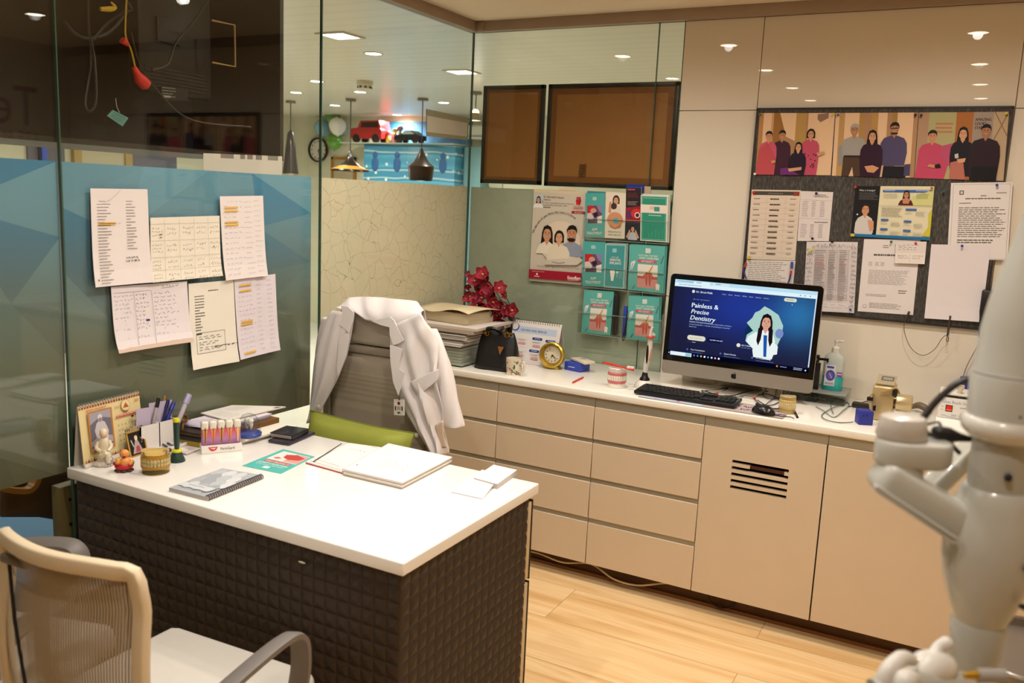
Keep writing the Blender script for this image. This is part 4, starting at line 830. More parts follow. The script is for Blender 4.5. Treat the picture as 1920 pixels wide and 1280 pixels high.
tag(s.obj('notice'), 'cream handwritten table, wide sheet in the middle of the top row on the left glass', 'paper', GL)
s = lpaper([(1053, 225), (1261, 222), (1272, 605), (1070, 628)], '', 3)
for k in range(15):
    v = .05+k*.062; s.scrawl(.07, v, .5, v+.03, 1, '#8d84a4', .003); s.scrawl(.55, v+.01, .72, v+.035, 1, '#8d84a4', .003); s.scrawl(.78, v, .93, v+.02, 1, '#8d84a4', .003)
for v in (.13, .17, .3, .335): s.rect(.08, v, .38, v+.016, HL)
tag(s.obj('notice'), 'narrow handwritten list with four yellow lines, top right of the left glass papers', 'paper', GL)
s = lpaper([(530, 660), (895, 632), (907, 918), (545, 975)], '', 4, '#dfd6d6', .014)
for u in (.28, .51): s.line([(u, .1), (u+.0, .95)], .005, '#7b7286')
s.line([(.02, .1), (.5, .1)], .004, '#7b7286')
for u0, u1 in ((.03, .25), (.3, .48), (.54, .85)): s.scrawl(u0, .12, u1, .97, 13, '#6b6178', .005, .4)
s.scrawl(.65, .02, .9, .07, 1, '#5a4f68', .006, 0); s.line([(.64, .08), (.82, .07)], .005, '#5a4f68'); s.rect(.42, .55, .47, .58, '#332b6a'); s.rect(.0, .93, 1, 1, '#cbb3a2')
tag(s.obj('notice'), 'wide handwritten sheet in three columns, lower left of the papers on the left glass', 'paper', GL)
s = lpaper([(903, 645), (1119, 626), (1135, 1015), (913, 1057)], '', 5, '#e4decf')
s.lines(.42, .095, .65, .115, 1, '#4a4444', .6, 0)
for k in range(13): v = .15+k*.033; s.lines(.12, v, .12+s.r.uniform(.1, .22), v+.03, 1, '#6a6360', .4, 0)
s.frame(.13, .585, .75, .83, .004, '#6a6360'); s.rect(.13, .585, .25, .605, '#3d3838')
for v in (.62, .69, .75): s.scrawl(.18, v, .7, v+.05, 2, '#5a5254', .005); s.scrawl(.5, .755, .99, .785, 1, '#5a5254', .005, 0)
tag(s.obj('notice'), 'white printed sheet with a boxed note, middle of the bottom row on the left glass', 'paper', GL)
s = lpaper([(1122, 625), (1320, 597), (1332, 960), (1140, 1008)], '', 6, '#dcd3d8')
for k in range(16):
    v = .04+k*.058; s.scrawl(.08, v, .45, v+.03, 1, '#9088ac', .003); s.scrawl(.52, v, .62, v+.02, 1, '#9088ac', .003); s.scrawl(.78, v+.02, .9, v+.04, 1, '#9088ac', .003)
for v in (.075, .145, .53, .565): s.rect(.1, v, .38, v+.018, HL)
s.rect(.12, .925, .4, .945, HL)
tag(s.obj('notice'), 'narrow lilac tinted list, lower right of the papers on the left glass', 'paper', GL)
# ================================================================ brown frames behind the back glass
brd = mat('#9a6632', .5, var=.12); brd2 = mat('#7c4a1c', .5, var=.1); frm = mat('#241f16', .4)
def bframe(px, lb):
    c = [Wl(*q, .0165) for q in px]; x0, x1, z0, z1 = c[0].x, c[1].x, c[2].z, c[0].z; w_ = .021
    t = thing('picture_frame', lb, 'picture frame', ((x0+x1)/2, .02, z0))
    a = B()
    for e in ((x0, z1-w_, x1, z1), (x0, z0, x1, z0+w_), (x0, z0, x0+w_, z1), (x1-w_, z0, x1, z1)): a.box((e[0], .0145, e[1]), (e[2], .035, e[3]), 0, .002)
    a.obj('frame', frm, t, True)
    a = B(); a.box((x0+w_*.8, .018, z0+w_*.8), (x1-w_*.8, .026, z1-w_*.8), 1); i = .05 if x1-x0 > .5 else .035; a.box((x0+i, .0175, z0+i), (x1-i, .02, z1-i), 0); a.obj('backing', [brd, brd2], t, True)
    return t, x0, x1, z0, z1
bframe([(907, 161), (1022, 157), (1014, 347), (903, 346)], 'smaller brown backed picture frame behind the back glass')
t, *_ = bframe([(1029, 158), (1275, 152), (1262, 357), (1022, 350)], 'larger brown backed picture frame behind the back glass, over the brochure racks')
c = [Wl(*q, .0174) for q in ((1086, 308), (1100, 308), (1098, 334), (1084, 334))]; s = Sheet(*c, paper='#6b4322', thick=.0002); s.text(.85, .95, .55, 'MARK', '#45290f', rot=90, sq=.7); s.obj('stamp', t, world=True)
# ================================================================ poster
ZP = dict(sc=3.763, ox=980, oy=320)
s = wsheet([(80, 127), (455, 145), (418, 805), (48, 775)], paper='#c9bfae', thick=.001, seed=9, **ZP)
s.rect(.0, 0, 1, .035, '#d6c4a6'); s.rect(.03, .06, .19, .2, '#b9c4cc'); s.person(.1, .115, .03, .2, '#c99a7c', '#17100e', '#e4e2de', 'long'); s.rect(.175, .12, .183, .15, '#1c2a40')
s.text(.2, .09, .026, 'Dr. DR KIRUT MALIK', '#332d2a'); s.text(.2, .118, .02, 'MDS/PHD', '#4a433e')
s.lines(.2, .186, .34, .2, 1, '#4a433e', .6, 0)
for v, q in ((.148, '3, 12 No. Chawal Gang No. Road 2, Greater Kai'), (.172, 'Road Road, New Delhi, Delhi - 110001')): s.text(.2, v, .018, q, '#4a433e')
for x, c in ((.835, '#c4202c'), (.875, '#a81c26')): s.ell(x, .075, .012, c); s.poly([(x-.03, .09), (x+.03, .09), (x+.02, .13), (x+.012, .15), (x-.012, .15), (x-.02, .13)], c)
s.text(.855, .168, .016, 'Recommended', '#a81c26', 'c'); s.text(.855, .195, .03, 'DENTIST', '#c03038', 'c', bold=.05); s.text(.855, .208, .012, 'IDA', '#6a2a2a', 'c'); s.poly([(.74, .215), (1.0, .215), (1.0, .235), (.97, .245), (.97, .238), (.77, .238), (.77, .245), (.74, .235)], '#a0141e'); s.text(.87, .234, .018, '40+ Reasons', '#e8d9cc', 'c')
s.arc(.53, .56, .315, .036, 'We take care of your Smile that Lasts a Lifetime', '#3a3330', 163, 55)
s.ell(.56, .56, .24, '#d8c8b2', .235)
s.person(.31, .475, .072, .69, '#c48f6c', '#140e0c', '#e0d6c4', 'long', .85); s.person(.775, .455, .074, .7, '#b98260', '#120d0c', '#8b93a4', 'short', .95); s.person(.545, .505, .06, .76, '#cf9c7a', '#1a1210', '#dccfb6', 'bob', 1.1)
s.poly([(.69, .48), (.705, .515), (.73, .505), (.82, .505), (.845, .515), (.86, .48), (.85, .525), (.81, .543), (.74, .543), (.7, .525)], '#1d1412')
s.poly([(.3, .76), (.95, .7), (1, .74), (.9, .79), (.3, .81)], '#c9bfae'); s.line([(.44, .775), (.56, .785), (.68, .77)], .006, '#3b3560')
s.text(.55, .835, .024, 'Visit your dentist regularly for Preserving Your Smile', '#3a3330', 'c', sq=.98)
s.rect(0, .87, 1, .965, '#98142c'); s.lines(.06, .885, .3, .9, 1, '#c98a90', .5, 0); s.lines(.11, .938, .21, .952, 1, '#e9d6d0', .6, 0); s.ell(.16, .918, .012, '#e9d6d0'); s.text(.74, .945, .05, 'Enzoflam', '#f2e8e2', bold=.05, sq=.85); s.lines(.75, .952, .96, .962, 1, '#d9b0b0', .6, 0)
tag(s.obj('poster'), 'paper poster of a smiling family with a dark red band, left of the brochure racks', 'poster')
a = B(); c4 = [Wl(980+x/3.763, 320+y/3.763, -.003) for x, y in ((258, 120), (375, 125), (375, 142), (258, 137))]; a.prism(c4, (0, -.0008, 0)); o = a.obj('paper_tab', ink('#d6c4a6')); tag(o, 'small cream paper tab taped over the top of the family poster', 'paper')
# ================================================================ acrylic racks with brochures
TEAL = '#4ba09c'; TEALD = '#3a8f88'; WH = '#e6ded2'
def zr(x, y, yy): return Wl(980+x/3.763, 320+y/3.763, yy)
def rack(name, lb, lip, bot, l, r, dep=.042):
    xa, xb = zr(l, lip, -.02).x, zr(r, lip, -.02).x; zl, zb_ = zr((l+r)/2, lip, -.045).z, zr((l+r)/2, bot, -.03).z
    t = thing(name, lb, 'brochure rack', ((xa+xb)/2, -.02, zb_), 0, 'clear brochure racks on the back glass'); a = B()
    a.box((xa, -dep-.003, zb_), (xb, -dep, zl)); a.box((xa, -dep, zb_-.002), (xb, -.001, zb_+.001)); a.box((xa, -dep, zb_), (xa+.002, -.001, zl+.03)); a.box((xb-.002, -dep, zb_), (xb, -.001, zl+.03)); a.box((xa, -.003, zb_), (xb, -.001, zl+.1)); a.obj('holder', ACRYL, t, True)
    a = B(); a.box((xa, -dep-.0032, zl-.0015), (xb, -dep+.0004, zl+.0005)); a.box((xa, -dep-.0032, zb_-.0022), (xb, -dep, zb_-.0005)); a.obj('rim', mat('#8fa39a', .2), t, True); return zb_
zb1 = rack('brochure_rack', 'topmost of the three clear brochure racks', 348, 497, 440, 1040); zb2 = rack('brochure_rack', 'middle one of the three clear brochure racks', 700, 843, 425, 1005); zb3 = rack('brochure_rack', 'lowest of the three clear brochure racks', 1028, 1175, 402, 995)
def bsheet(px, paper, seed, y=-.03, side=None, th=.006): return Sheet(*[zr(a_, b_, y) for a_, b_ in px], paper=paper, thick=th, side=side or '#cfd6d0', seed=seed)
def apf(px, lb, gr, seed):
    s = bsheet(px, TEAL, seed); s.rr(.38, .09, .56, .16, '#b9d2cc', .01); s.frame(.42, .105, .52, .145, .008, TEALD)
    s.rect(.1, .28, .86, .68, '#6a4a5a'); s.poly([(.1, .28), (.45, .28), (.36, .44), (.1, .46)], '#b8202c'); s.ell(.42, .4, .075, '#c9917c', .06); s.poly([(.1, .46), (.3, .44), (.45, .55), (.3, .68), (.1, .68)], '#cdb9b4'); s.poly([(.4, .45), (.62, .42), (.66, .5), (.5, .56)], '#241a3a'); s.poly([(.58, .28), (.86, .28), (.86, .46), (.7, .4)], '#8a78a8'); s.poly([(.62, .54), (.86, .5), (.86, .68), (.64, .68)], '#ddd4d0'); s.poly([(.14, .6), (.4, .6), (.6, .68), (.12, .68)], '#4a3640')
    s.text(.5, .85, .085, 'APF', WH, 'c', bold=.02); s.text(.48, .935, .085, 'TREATMENT', WH, 'c', sq=.8, bold=.02)
    tag(s.obj('brochure'), lb, 'brochure', 'brochures in the racks')
apf([(447, 158), (585, 158), (580, 470), (443, 468)], 'teal APF treatment brochure at the left of the top rack', '', 11); apf([(430, 497), (587, 500), (578, 818), (424, 812)], 'teal APF treatment brochure at the left of the middle rack', '', 12)
a = B(); a.prism([zr(x, y, -.022) for x, y in ((458, 142), (585, 148), (590, 165), (590, 200), (455, 200))], (0, .004, 0)); tag(a.obj('brochure', ink('#3d8a90')), 'spare teal brochure standing behind the APF brochure in the top rack', 'brochure', 'brochures in the racks')
s = bsheet([(590, 148), (735, 158), (722, 480), (582, 472)], '#dcd0bd', 13); s.person(.52, .17, .085, .6, '#cf9872', '#2a1812', '#d6c8b6', 'bob', .75); s.ell(.42, .3, .07, '#3a3430'); s.ell(.5, .6, .19, '#c98a64', .17); s.poly([(.2, .22), (.3, .2), (.28, .46), (.16, .44)], '#c98a64'); s.rect(.42, .56, .66, .68, '#4aa0a4'); s.poly([(.22, .68), (.5, .77), (.8, .68), (.78, .76), (.5, .8), (.25, .76)], '#b8704e'); s.text(.5, .88, .055, 'PREGNANCY &', '#4d5a4a', 'c', sq=.86); s.text(.5, .945, .055, 'ORAL HEALTH', '#4d5a4a', 'c', sq=.86)
tag(s.obj('brochure'), 'cream pregnancy brochure showing a woman, in the top rack', 'brochure', 'brochures in the racks')
s = bsheet([(733, 112), (840, 112), (832, 492), (726, 484)], '#2c1c22', 14, -.033); s.rect(0, 0, 1, .03, '#2a3a8a'); s.lines(.1, .045, .6, .075, 1, '#d05048', .7, 0); s.lines(.1, .12, .9, .22, 3, '#6e3a34', .3); s.lines(.12, .28, .8, .36, 3, '#b9aaa4', .3); s.poly([(0, .4), (1, .36), (1, .66), (0, .66)], '#8c1f24'); s.ell(.3, .52, .09, '#5a2a5c', .07); s.ell(.72, .5, .11, '#c0302c', .09); s.ell(.78, .53, .055, '#e0d2cc'); s.ell(.78, .53, .038, '#4a2024'); s.rect(0, .66, 1, .67, '#6a3a3a'); s.rect(0, .67, 1, 1, '#26252c'); s.person(.5, .79, .05, 1.0, '#cc9a7e', '#1c1414', '#b8b8c8', 'long', .9); s.poly([(.06, .95), (.3, .8), (.36, .84), (.2, .98)], '#cc9a7e'); s.poly([(.94, .95), (.7, .8), (.64, .84), (.8, .98)], '#cc9a7e')
tag(s.obj('brochure'), 'dark red and black leaflet of a woman touching her cheeks, in the top rack', 'brochure', 'brochures in the racks')
a = B(); a.prism([zr(x, y, -.02) for x, y in ((735, 95), (858, 97), (855, 160), (733, 150))], (0, .006, 0)); tag(a.obj('brochure', ink('#22357c')), 'dark blue leaflet top standing behind the red and black leaflet', 'brochure', 'brochures in the racks')
a = B(); a.prism([zr(x, y, -.016) for x, y in ((858, 108), (904, 112), (900, 170), (856, 165))], (0, .004, 0)); tag(a.obj('card', ink('#b9a084')), 'beige card standing behind the green booklets of the top rack', 'card')
for k, (dx, dy, lb) in enumerate(((14, -10, 'rearmost green booklet of the top rack pile'), (7, -5, 'green booklet between the front and rear ones in the top rack'), (0, 0, 'green booklet with white band at the right of the top rack'))):
    s = bsheet([(836+dx, 172+dy), (1030+dx, 180+dy), (1020+dx, 505), (832+dx, 492)], '#d0d6cc', 15+k, -.022-.008*k, '#c9d2c4', .005)
    s.rect(.03, .02, .95, .98, '#2f8a72'); s.frame(.05, .05, .93, .96, .008, '#9fc4ac')
    if k == 2: s.rect(0, .2, .98, .38, '#dfd3c6'); s.lines(.34, .24, .52, .32, 2, '#c98a84', .5, 0); s.rr(.5, .24, .7, .34, '#3a8f80', .008); s.lines(.3, .42, .76, .46, 1, '#a9d0bc', .5, 0)
    if k == 2:
        for q, h in ((.3, .1), (.42, .14), (.56, .2), (.68, .16), (.82, .22)): s.rect(q, .93-h, q+.04, .93, '#3f9a80')
    tag(s.obj('brochure'), lb, 'brochure', 'brochures in the racks')
for k, (dx, dy, lb) in enumerate(((16, -6, 'rearmost teal implant brochure in the middle rack'), (8, -3, 'teal implant brochure second from the front in the middle rack'), (0, 0, 'teal dental implants brochure in the middle rack'))):
    s = bsheet([(587+dx, 515+dy), (732+dx, 520+dy), (715+dx, 832), (575+dx, 820)], '#b9cfc8', 20+k, -.02-.008*k, '#a9c4bc', .005); s.rect(.02, .01, .98, .99, '#3f8f90'); s.frame(.03, .02, .97, .98, .008, '#b4d0c8')
    if k == 2:
        s.rr(.36, .1, .56, .19, '#8fc0c0', .01); s.text(.5, .31, .035, 'WHAT ARE', WH, 'c'); s.text(.52, .385, .08, 'DENTAL', WH, 'c', bold=.03, sq=.9); s.text(.52, .46, .08, 'IMPLANTS', WH, 'c', bold=.03, sq=.78); s.poly([(.28, .62), (.34, .595), (.4, .61), (.48, .595), (.53, .63), (.5, .73), (.46, .84), (.36, .84), (.32, .73)], '#e8e2d4'); s.ell(.64, .64, .03, '#bcd6d4'); s.rect(.62, .66, .66, .75, '#9fb8b8'); s.lines(.72, .62, .9, .8, 4, '#a9ccc8', .2, 0)
    tag(s.obj('brochure'), lb, 'brochure', 'brochures in the racks')
def rootcanal(px, lb, seed, y=-.03, pile=2):
    for k in range(pile):
        d = (pile-1-k); s = bsheet([(x+9*d+(4*d if q in (0, 1) else 0), yy-(5*d if q < 2 else 0)) for q, (x, yy) in enumerate(px)], '#5aa89e', seed+k, y+.009*d, '#3f8a86', .007)
        if not d:
            s.rr(.46, .06, .6, .16, WH, .012); s.frame(.49, .08, .57, .14, .008, '#5aa89e'); s.text(.54, .235, .05, 'ROOT CANAL TREATMENT', WH, 'c', sq=.72, bold=.02); s.text(.56, .295, .062, "DON'T CAUSE PAIN", WH, 'c', sq=.8, bold=.04); s.rr(.25, .315, .78, .37, '#c05060', .01); s.text(.52, .358, .045, 'THEY RELIEVE IT', '#f0dcd8', 'c', sq=.88, bold=.03)
            s.poly([(.07, .38), (.17, .34), (.19, .37), (.14, .46), (.1, .54), (.05, .56)], '#ddd6d6'); s.line([(.12, .4), (.07, .55)], .012, '#5a4a80'); s.rect(.26, .41, .82, .92, '#ddd6c8'); s.rect(.26, .66, .82, .92, '#cc8d86'); s.poly([(.26, .66), (.4, .68), (.46, .62), (.66, .62), (.72, .68), (.82, .66), (.82, .72), (.26, .72)], '#b8564e')
            s.poly([(.46, .62), (.52, .58), (.58, .6), (.64, .57), (.68, .62), (.66, .74), (.62, .9), (.57, .74), (.52, .9), (.48, .74)], '#c8685a'); s.line([(.51, .64), (.52, .86)], .012, '#8a2a24'); s.line([(.61, .64), (.61, .86)], .012, '#8a2a24'); s.line([(.5, .6), (.5, .57), (.56, .6), (.6, .57), (.66, .6)], .02, '#d8a46a')
            s.line([(.58, .58), (.66, .46)], .03, '#d68a2c'); s.line([(.66, .46), (.68, .42)], .012, '#a05a2a'); s.poly([(.78, .82), (.84, .8), (.9, .83), (.88, .97), (.84, .92), (.8, .97)], '#e4ded2'); s.line([(.2, .88), (.13, .97)], .012, '#2c3a4c'); s.line([(.97, .2), (.9, .37)], .014, '#5a4a6a')
        tag(s.obj('brochure'), lb[d], 'brochure', 'brochures in the racks')
rootcanal([(757, 520), (1010, 535), (995, 865), (745, 838)], ['teal root canal brochure at the right of the middle rack', 'teal brochure standing behind the root canal one of the middle rack'], 30)
rootcanal([(440, 838), (648, 850), (622, 1160), (418, 1140)], ['teal root canal brochure at the left of the lowest rack'], 34, pile=1)
rootcanal([(752, 880), (970, 895), (962, 1205), (735, 1180)], ['teal root canal brochure at the right of the lowest rack', 'teal brochure standing behind the right root canal one of the lowest rack'], 36)
a = B(); p, q = zr(628, 1160, -.03), zr(682, 868, -.03); t = thing('folding_comb', 'black slim case standing in the lowest rack beside the left root canal brochure', 'case', ((p.x+q.x)/2, -.03, p.z)); a.box((p.x+.004, -.036, p.z), (q.x, -.02, q.z), 0, .005); a.obj('case', mat('#1b1a1a', .35), t, True)
a = B()
for kk in range(14): z = p.z+.02+kk*(q.z-p.z-.04)/14; a.box((p.x+.002, -.0375, z), (p.x+.012, -.034, z+.0022))
a.obj('ridges', mat('#2e2c2a', .4), t, True)
p, q = zr(700, 1168, -.03), zr(740, 955, -.03); t = thing('pouch', 'blue slim pouch with black strap in the lowest rack', 'pouch', ((p.x+q.x)/2, -.03, p.z)); a = B(); a.box((p.x, -.036, p.z), (q.x, -.02, q.z), 0, .005); a.obj('body', mat('#263f9e', .45), t, True)
a = B(); a.tube([zr(*e, -.046) for e in ((742, 985), (736, 1010), (726, 1080), (714, 1140), (704, 1180), (706, 1196), (712, 1196), (716, 1175), (722, 1110), (738, 1030))], .0022, 6, spline=4); a.obj('strap', mat('#15131a', .5), t, True)
# ================================================================ noticeboard
x0, x1 = Wl(1422, 207).x, Wl(1900, 199).x; z0, z1 = Wl(1700, 603).z, Wl(1660, 203).z
def felt():
    t = NT('charcoal_felt'); tc = t.n('TexCoord'); mp = t.n('Mapping'); mp.inputs['Scale'].default_value = (160, 160, 45); t.l(tc.outputs['Object'], mp.inputs[0]); nz = t.n('TexNoise', Scale=1., Detail=3.); t.l(mp.outputs[0], nz.inputs['Vector'])
    t.l(t.ramp(nz.outputs['Fac'], [(.3, '#2f2b27'), (.55, '#45403b'), (.72, '#5a554e')]), t.p.inputs['Base Color']); t.p.inputs['Roughness'].default_value = .9; return t.m
t = thing('noticeboard', 'charcoal felt noticeboard on the cream back wall, covered in papers', 'noticeboard', ((x0+x1)/2, -.01, z0)); YB = -.0155
a = B(); a.box((x0, YB+.0005, z0), (x1, -.0005, z1), 0, .003); a.obj('felt_panel', felt(), t, True)
a = B()
for e in ((x0-.003, z1-.004, x1+.003, z1+.004), (x0-.003, z0-.004, x1+.003, z0+.004), (x0-.004, z0, x0+.003, z1), (x1-.003, z0, x1+.004, z1)): a.box((e[0], YB-.001, e[1]), (e[2], -.0006, e[3]))
a.obj('rim', mat('#23201d', .5), t, True)
ZB = dict(sc=2.976, ox=1380, oy=190, y=YB-.0006)
def board(px, **kw): return wsheet(px, **ZB, **kw)
TAN, TAN2, TAN3 = '#c8986a', '#b07e48', '#dcb893'
def backdrop(s, strips):
    s.rect(0, 0, 1, 1, '#a8805c')
    for u0, u1, c in strips: s.rect(u0, 0, u1, 1, c)
s = board([(133, 65), (553, 65), (528, 412), (108, 408)], paper=TAN, thick=.0008, seed=41); backdrop(s, [(0, .06, TAN2), (.06, .17, TAN3), (.17, .2, TAN), (.2, .35, '#94662e'), (.5, .64, '#b08a4c'), (.66, 1, TAN3)]); s.poly([(.28, 0), (.5, 0), (.5, .45), (.38, .38)], TAN3); s.poly([(.78, .02), (.92, 0), (.92, .08), (.82, .15), (.78, .1)], '#8a6a5a')
s.person(.33, .36, .07, 1., '#b07c58', '#17110f', '#3c1a2c', 'short', 1.05); s.person(.15, .375, .07, 1., '#c48c66', '#1d1412', '#c2506a', 'tied', 1.0); s.poly([(.0, 1), (.03, .6), (.14, .48), (.26, .72), (.24, 1)], '#b84a50'); s.person(.71, .34, .07, 1., '#c48c68', '#140f0e', '#b84a62', 'bob', 1.0)
for k in range(16): s.ell(.62+.2*s.r.random(), .6+.38*s.r.random(), .012, '#5c1a30', n=8)
s.person(.56, .55, .065, 1., '#cc9672', '#120d0d', '#1f1226', 'long', 1.0); s.poly([(.34, .9), (.42, .88), (.6, 1), (.34, 1)], '#6a2a70'); s.poly([(.44, .9), (.62, .87), (.62, .92), (.46, .95)], '#cc9672'); s.poly([(.2, .78), (.26, .76), (.27, .8), (.22, .82)], '#c48c66'); s.poly([(.8, .64), (.9, .62), (.9, .66), (.82, .7)], '#c48c68')
tag(s.obj('photo_print'), 'group photo of four people, leftmost of the three on the noticeboard', 'photo', 'group photos on the noticeboard')
s = board([(557, 65), (1018, 62), (992, 425), (535, 415)], paper=TAN, thick=.0008, seed=42); backdrop(s, [(0, .05, TAN3), (.05, .12, '#b58f5a'), (.12, .3, TAN3), (.3, .36, '#a8824a'), (.45, .53, '#b08a4c'), (.53, .64, TAN3), (.7, .76, '#a07a40'), (.76, .95, TAN3)])
s.person(.25, .27, .085, .75, '#ac7a58', '#a39a92', '#9a958e', 'short', 1.15); s.poly([(.13, .68), (.37, .68), (.37, 1), (.27, 1), (.25, .85), (.21, 1), (.12, 1)], '#4a3628'); s.rect(.14, .67, .37, .7, '#1f1814'); s.poly([(.06, .55), (.1, .5), (.13, .8), (.08, .84)], '#8f8a84')
s.person(.735, .25, .085, .82, '#ac7854', '#14100f', '#4a4262', 'short', 1.15); s.line([(.69, .245), (.78, .24)], .012, '#241a14'); s.poly([(.69, .31), (.78, .31), (.77, .335), (.7, .335)], '#14100f'); s.poly([(.63, .83), (.9, .83), (.9, 1), (.62, 1)], '#15131c'); s.poly([(.88, .8), (.95, .79), (.95, .97), (.88, .98)], '#443d5c')
s.person(.475, .37, .08, 1., '#c89068', '#110d0d', '#2c1226', 'long', 1.05); s.poly([(.4, .84), (.5, .82), (.58, .86), (.52, .94), (.44, .93)], '#c89068')
tag(s.obj('photo_print'), 'group photo of three people, middle of the three on the noticeboard', 'photo', 'group photos on the noticeboard')
s = board([(1022, 62), (1524, 58), (1492, 443), (995, 428)], paper=TAN, thick=.0008, seed=43); backdrop(s, [(.0, .12, '#a8876a'), (.12, .43, '#a9a070'), (.43, .62, '#a4642e'), (.62, .84, '#9c8a7c'), (.84, 1, '#b39a7c')])
s.lines(.2, .16, .4, .34, 3, '#b8704e', .4, .1, False); s.text(.64, .13, .06, 'AMAZING', '#2d2523', sq=.8, bold=.05); s.text(.64, .19, .06, 'LOOKS', '#2d2523', sq=.8, bold=.05); s.text(.64, .25, .06, 'STARTS', '#2d2523', sq=.8, bold=.05); s.line([(.85, 0), (1, .35)], .014, '#8a6a3c'); s.line([(1, 0), (.86, .4)], .014, '#8a6a3c')
s.person(.175, .36, .08, 1., '#c08660', '#1c1412', '#b84460', 'tied', 1.15); s.poly([(0, 1), (.03, .6), (.18, .5), (.4, .62), (.34, 1)], '#b84460'); s.poly([(.3, .5), (.42, .46), (.46, .6), (.38, .8), (.28, .66)], '#b04a6a'); s.person(.52, .32, .08, .95, '#cc9670', '#110d0d', '#17121c', 'long', 1.0); s.poly([(.4, .75), (.54, .7), (.58, 1), (.4, 1)], '#b0685a'); s.person(.77, .28, .085, 1., '#a47050', '#120e0d', '#26141c', 'short', 1.2); s.poly([(.64, .8), (.92, .8), (.92, 1), (.64, 1)], '#100d12'); s.poly([(.44, .63), (.48, .61), (.49, .68), (.45, .69)], '#b9b4ac')
s.poly([(.22, .79), (.28, .77), (.3, .83), (.24, .84)], '#15110f'); s.poly([(.16, .78), (.23, .79), (.22, .84), (.14, .82)], '#c08660'); s.poly([(.47, .7), (.57, .68), (.56, .74), (.49, .76)], '#cc9670')
tag(s.obj('photo_print'), 'group photo of three people with lettering behind, rightmost on the noticeboard', 'photo', 'group photos on the noticeboard')
GB = 'papers pinned on the noticeboard'; BP = '#d9cfc6'
s = board([(60, 884), (332, 890), (306, 1150), (30, 1120)], paper=BP, seed=50); s.lines(.06, .04, .85, .5, 11, '#7b736c', .3); tag(s.obj('notice'), 'typed paper with blue cord, hanging below the tabulated list and behind the computer', 'paper', GB)
s = board([(88, 492), (362, 496), (330, 888), (60, 880)], paper='#d6c5b2', seed=51, thick=.0012); s.rect(.03, .02, .98, .075, '#48413a'); s.rect(.03, .02, .08, .075, '#a83a24'); s.rect(.86, .025, .98, .08, '#8c3a28'); s.lines(.35, .045, .65, .062, 1, '#857b70', .6, 0)
for k in range(11):
    v = .12+k*.078; s.line([(.03, v+.06), (.97, v+.06)], .0022, '#b9a590'); s.lines(.06, v, .22, v+.03, 1, '#887a6c', .4, .3); s.lines(.4, v, .62, v+.035, 1, '#4c443e', .55, .2); s.lines(.8, v, .94, v+.03, 1, '#94887a', .35, .3)
for u in (.34, .72): s.line([(u, .09), (u-.01, .98)], .0022, '#b9a590')
tag(s.obj('notice'), 'beige list with dark header bar, pinned at the left edge of the noticeboard', 'paper', GB)
s = board([(362, 500), (543, 506), (518, 780), (342, 778)], paper='#d8cdc8', seed=52); s.lines(.45, .06, .9, .13, 2, '#5d555a', .4); s.line([(.02, .17), (.98, .18)], .004, '#9a908c'); s.line([(.02, .54), (.98, .56)], .004, '#9a908c')
for u, w_ in ((.08, .2), (.38, .13), (.64, .16)): s.lines(u, .2, u+w_, .52, 9, '#a59b9c', .35); s.lines(u, .66, u+w_, .95, 9, '#a59b9c', .35)
s.lines(.5, .61, .92, .64, 1, '#5d555a', .5, 0); tag(s.obj('notice'), 'small lilac white paper beside the beige list, pinned top and bottom', 'paper', GB)
s = board([(668, 472), (1107, 474), (1080, 775), (640, 752)], paper='#d8d0ae', seed=53, thick=.001); s.rect(0, 0, .325, 1, '#17161a'); s.poly([(0, .0), (0, 0), (.02, .0)], '#17161a'); s.text(.05, .1, .05, 'What is Invisalign?', '#d8d6d2', shear=.2, sq=.82); s.lines(.06, .13, .31, .28, 6, '#8a8884', .2); s.person(.16, .46, .1, .96, '#c9916c', '#2a1814', '#c9c2bc', 'long', .85); s.ell(.06, .56, .016, '#d8d4cc'); s.poly([(.2, .66), (.28, .68), (.29, .85), (.24, .88)], '#c9916c')
s.rr(.36, .07, .97, .115, '#3660a8'); s.lines(.38, .08, .52, .1, 1, '#c9d4e6', .5, 0); s.lines(.78, .08, .94, .1, 1, '#c9d4e6', .5, 0); s.poly([(.74, .2), (1, .06), (1, .36), (.7, .36)], '#c9c884'); s.person(.665, .16, .065, .36, '#b9825e', '#2a1612', '#5c1a24', 'long', 1.0); s.poly([(.62, .24), (.68, .22), (.72, .25), (.7, .33), (.63, .33)], '#b9825e'); s.lines(.38, .14, .57, .24, 5, '#a8a090', .3); s.lines(.79, .14, .95, .24, 5, '#a4a070', .3); s.line([(.33, .37), (1, .37)], .006, '#b9b694')
s.poly([(.96, .5), (1, .42), (1, .93), (.9, .93), (.97, .75)], '#c4ba3c'); s.lines(.37, .41, .65, .6, 6, '#8f887c', .3)
for u, v, w_ in ((.67, .42, .14), (.37, .63, .1), (.66, .645, .1), (.37, .81, .1), (.66, .82, .1)): s.rr(u, v, u+w_, v+.035, '#3f68aa'); s.lines(u+.13, v+.05, u+.26, v+.15, 6, '#a39aa0', .3); s.lines(u, v+.06, u+.09, v+.1, 2, '#b4a6b4', .4)
s.rect(.02, .945, 1, 1, '#1c6a9c'); s.rect(0, .945, .05, 1, '#c9b83c')
tag(s.obj('leaflet'), 'glossy leaflet with two women, one on black, in the middle of the noticeboard', 'leaflet')
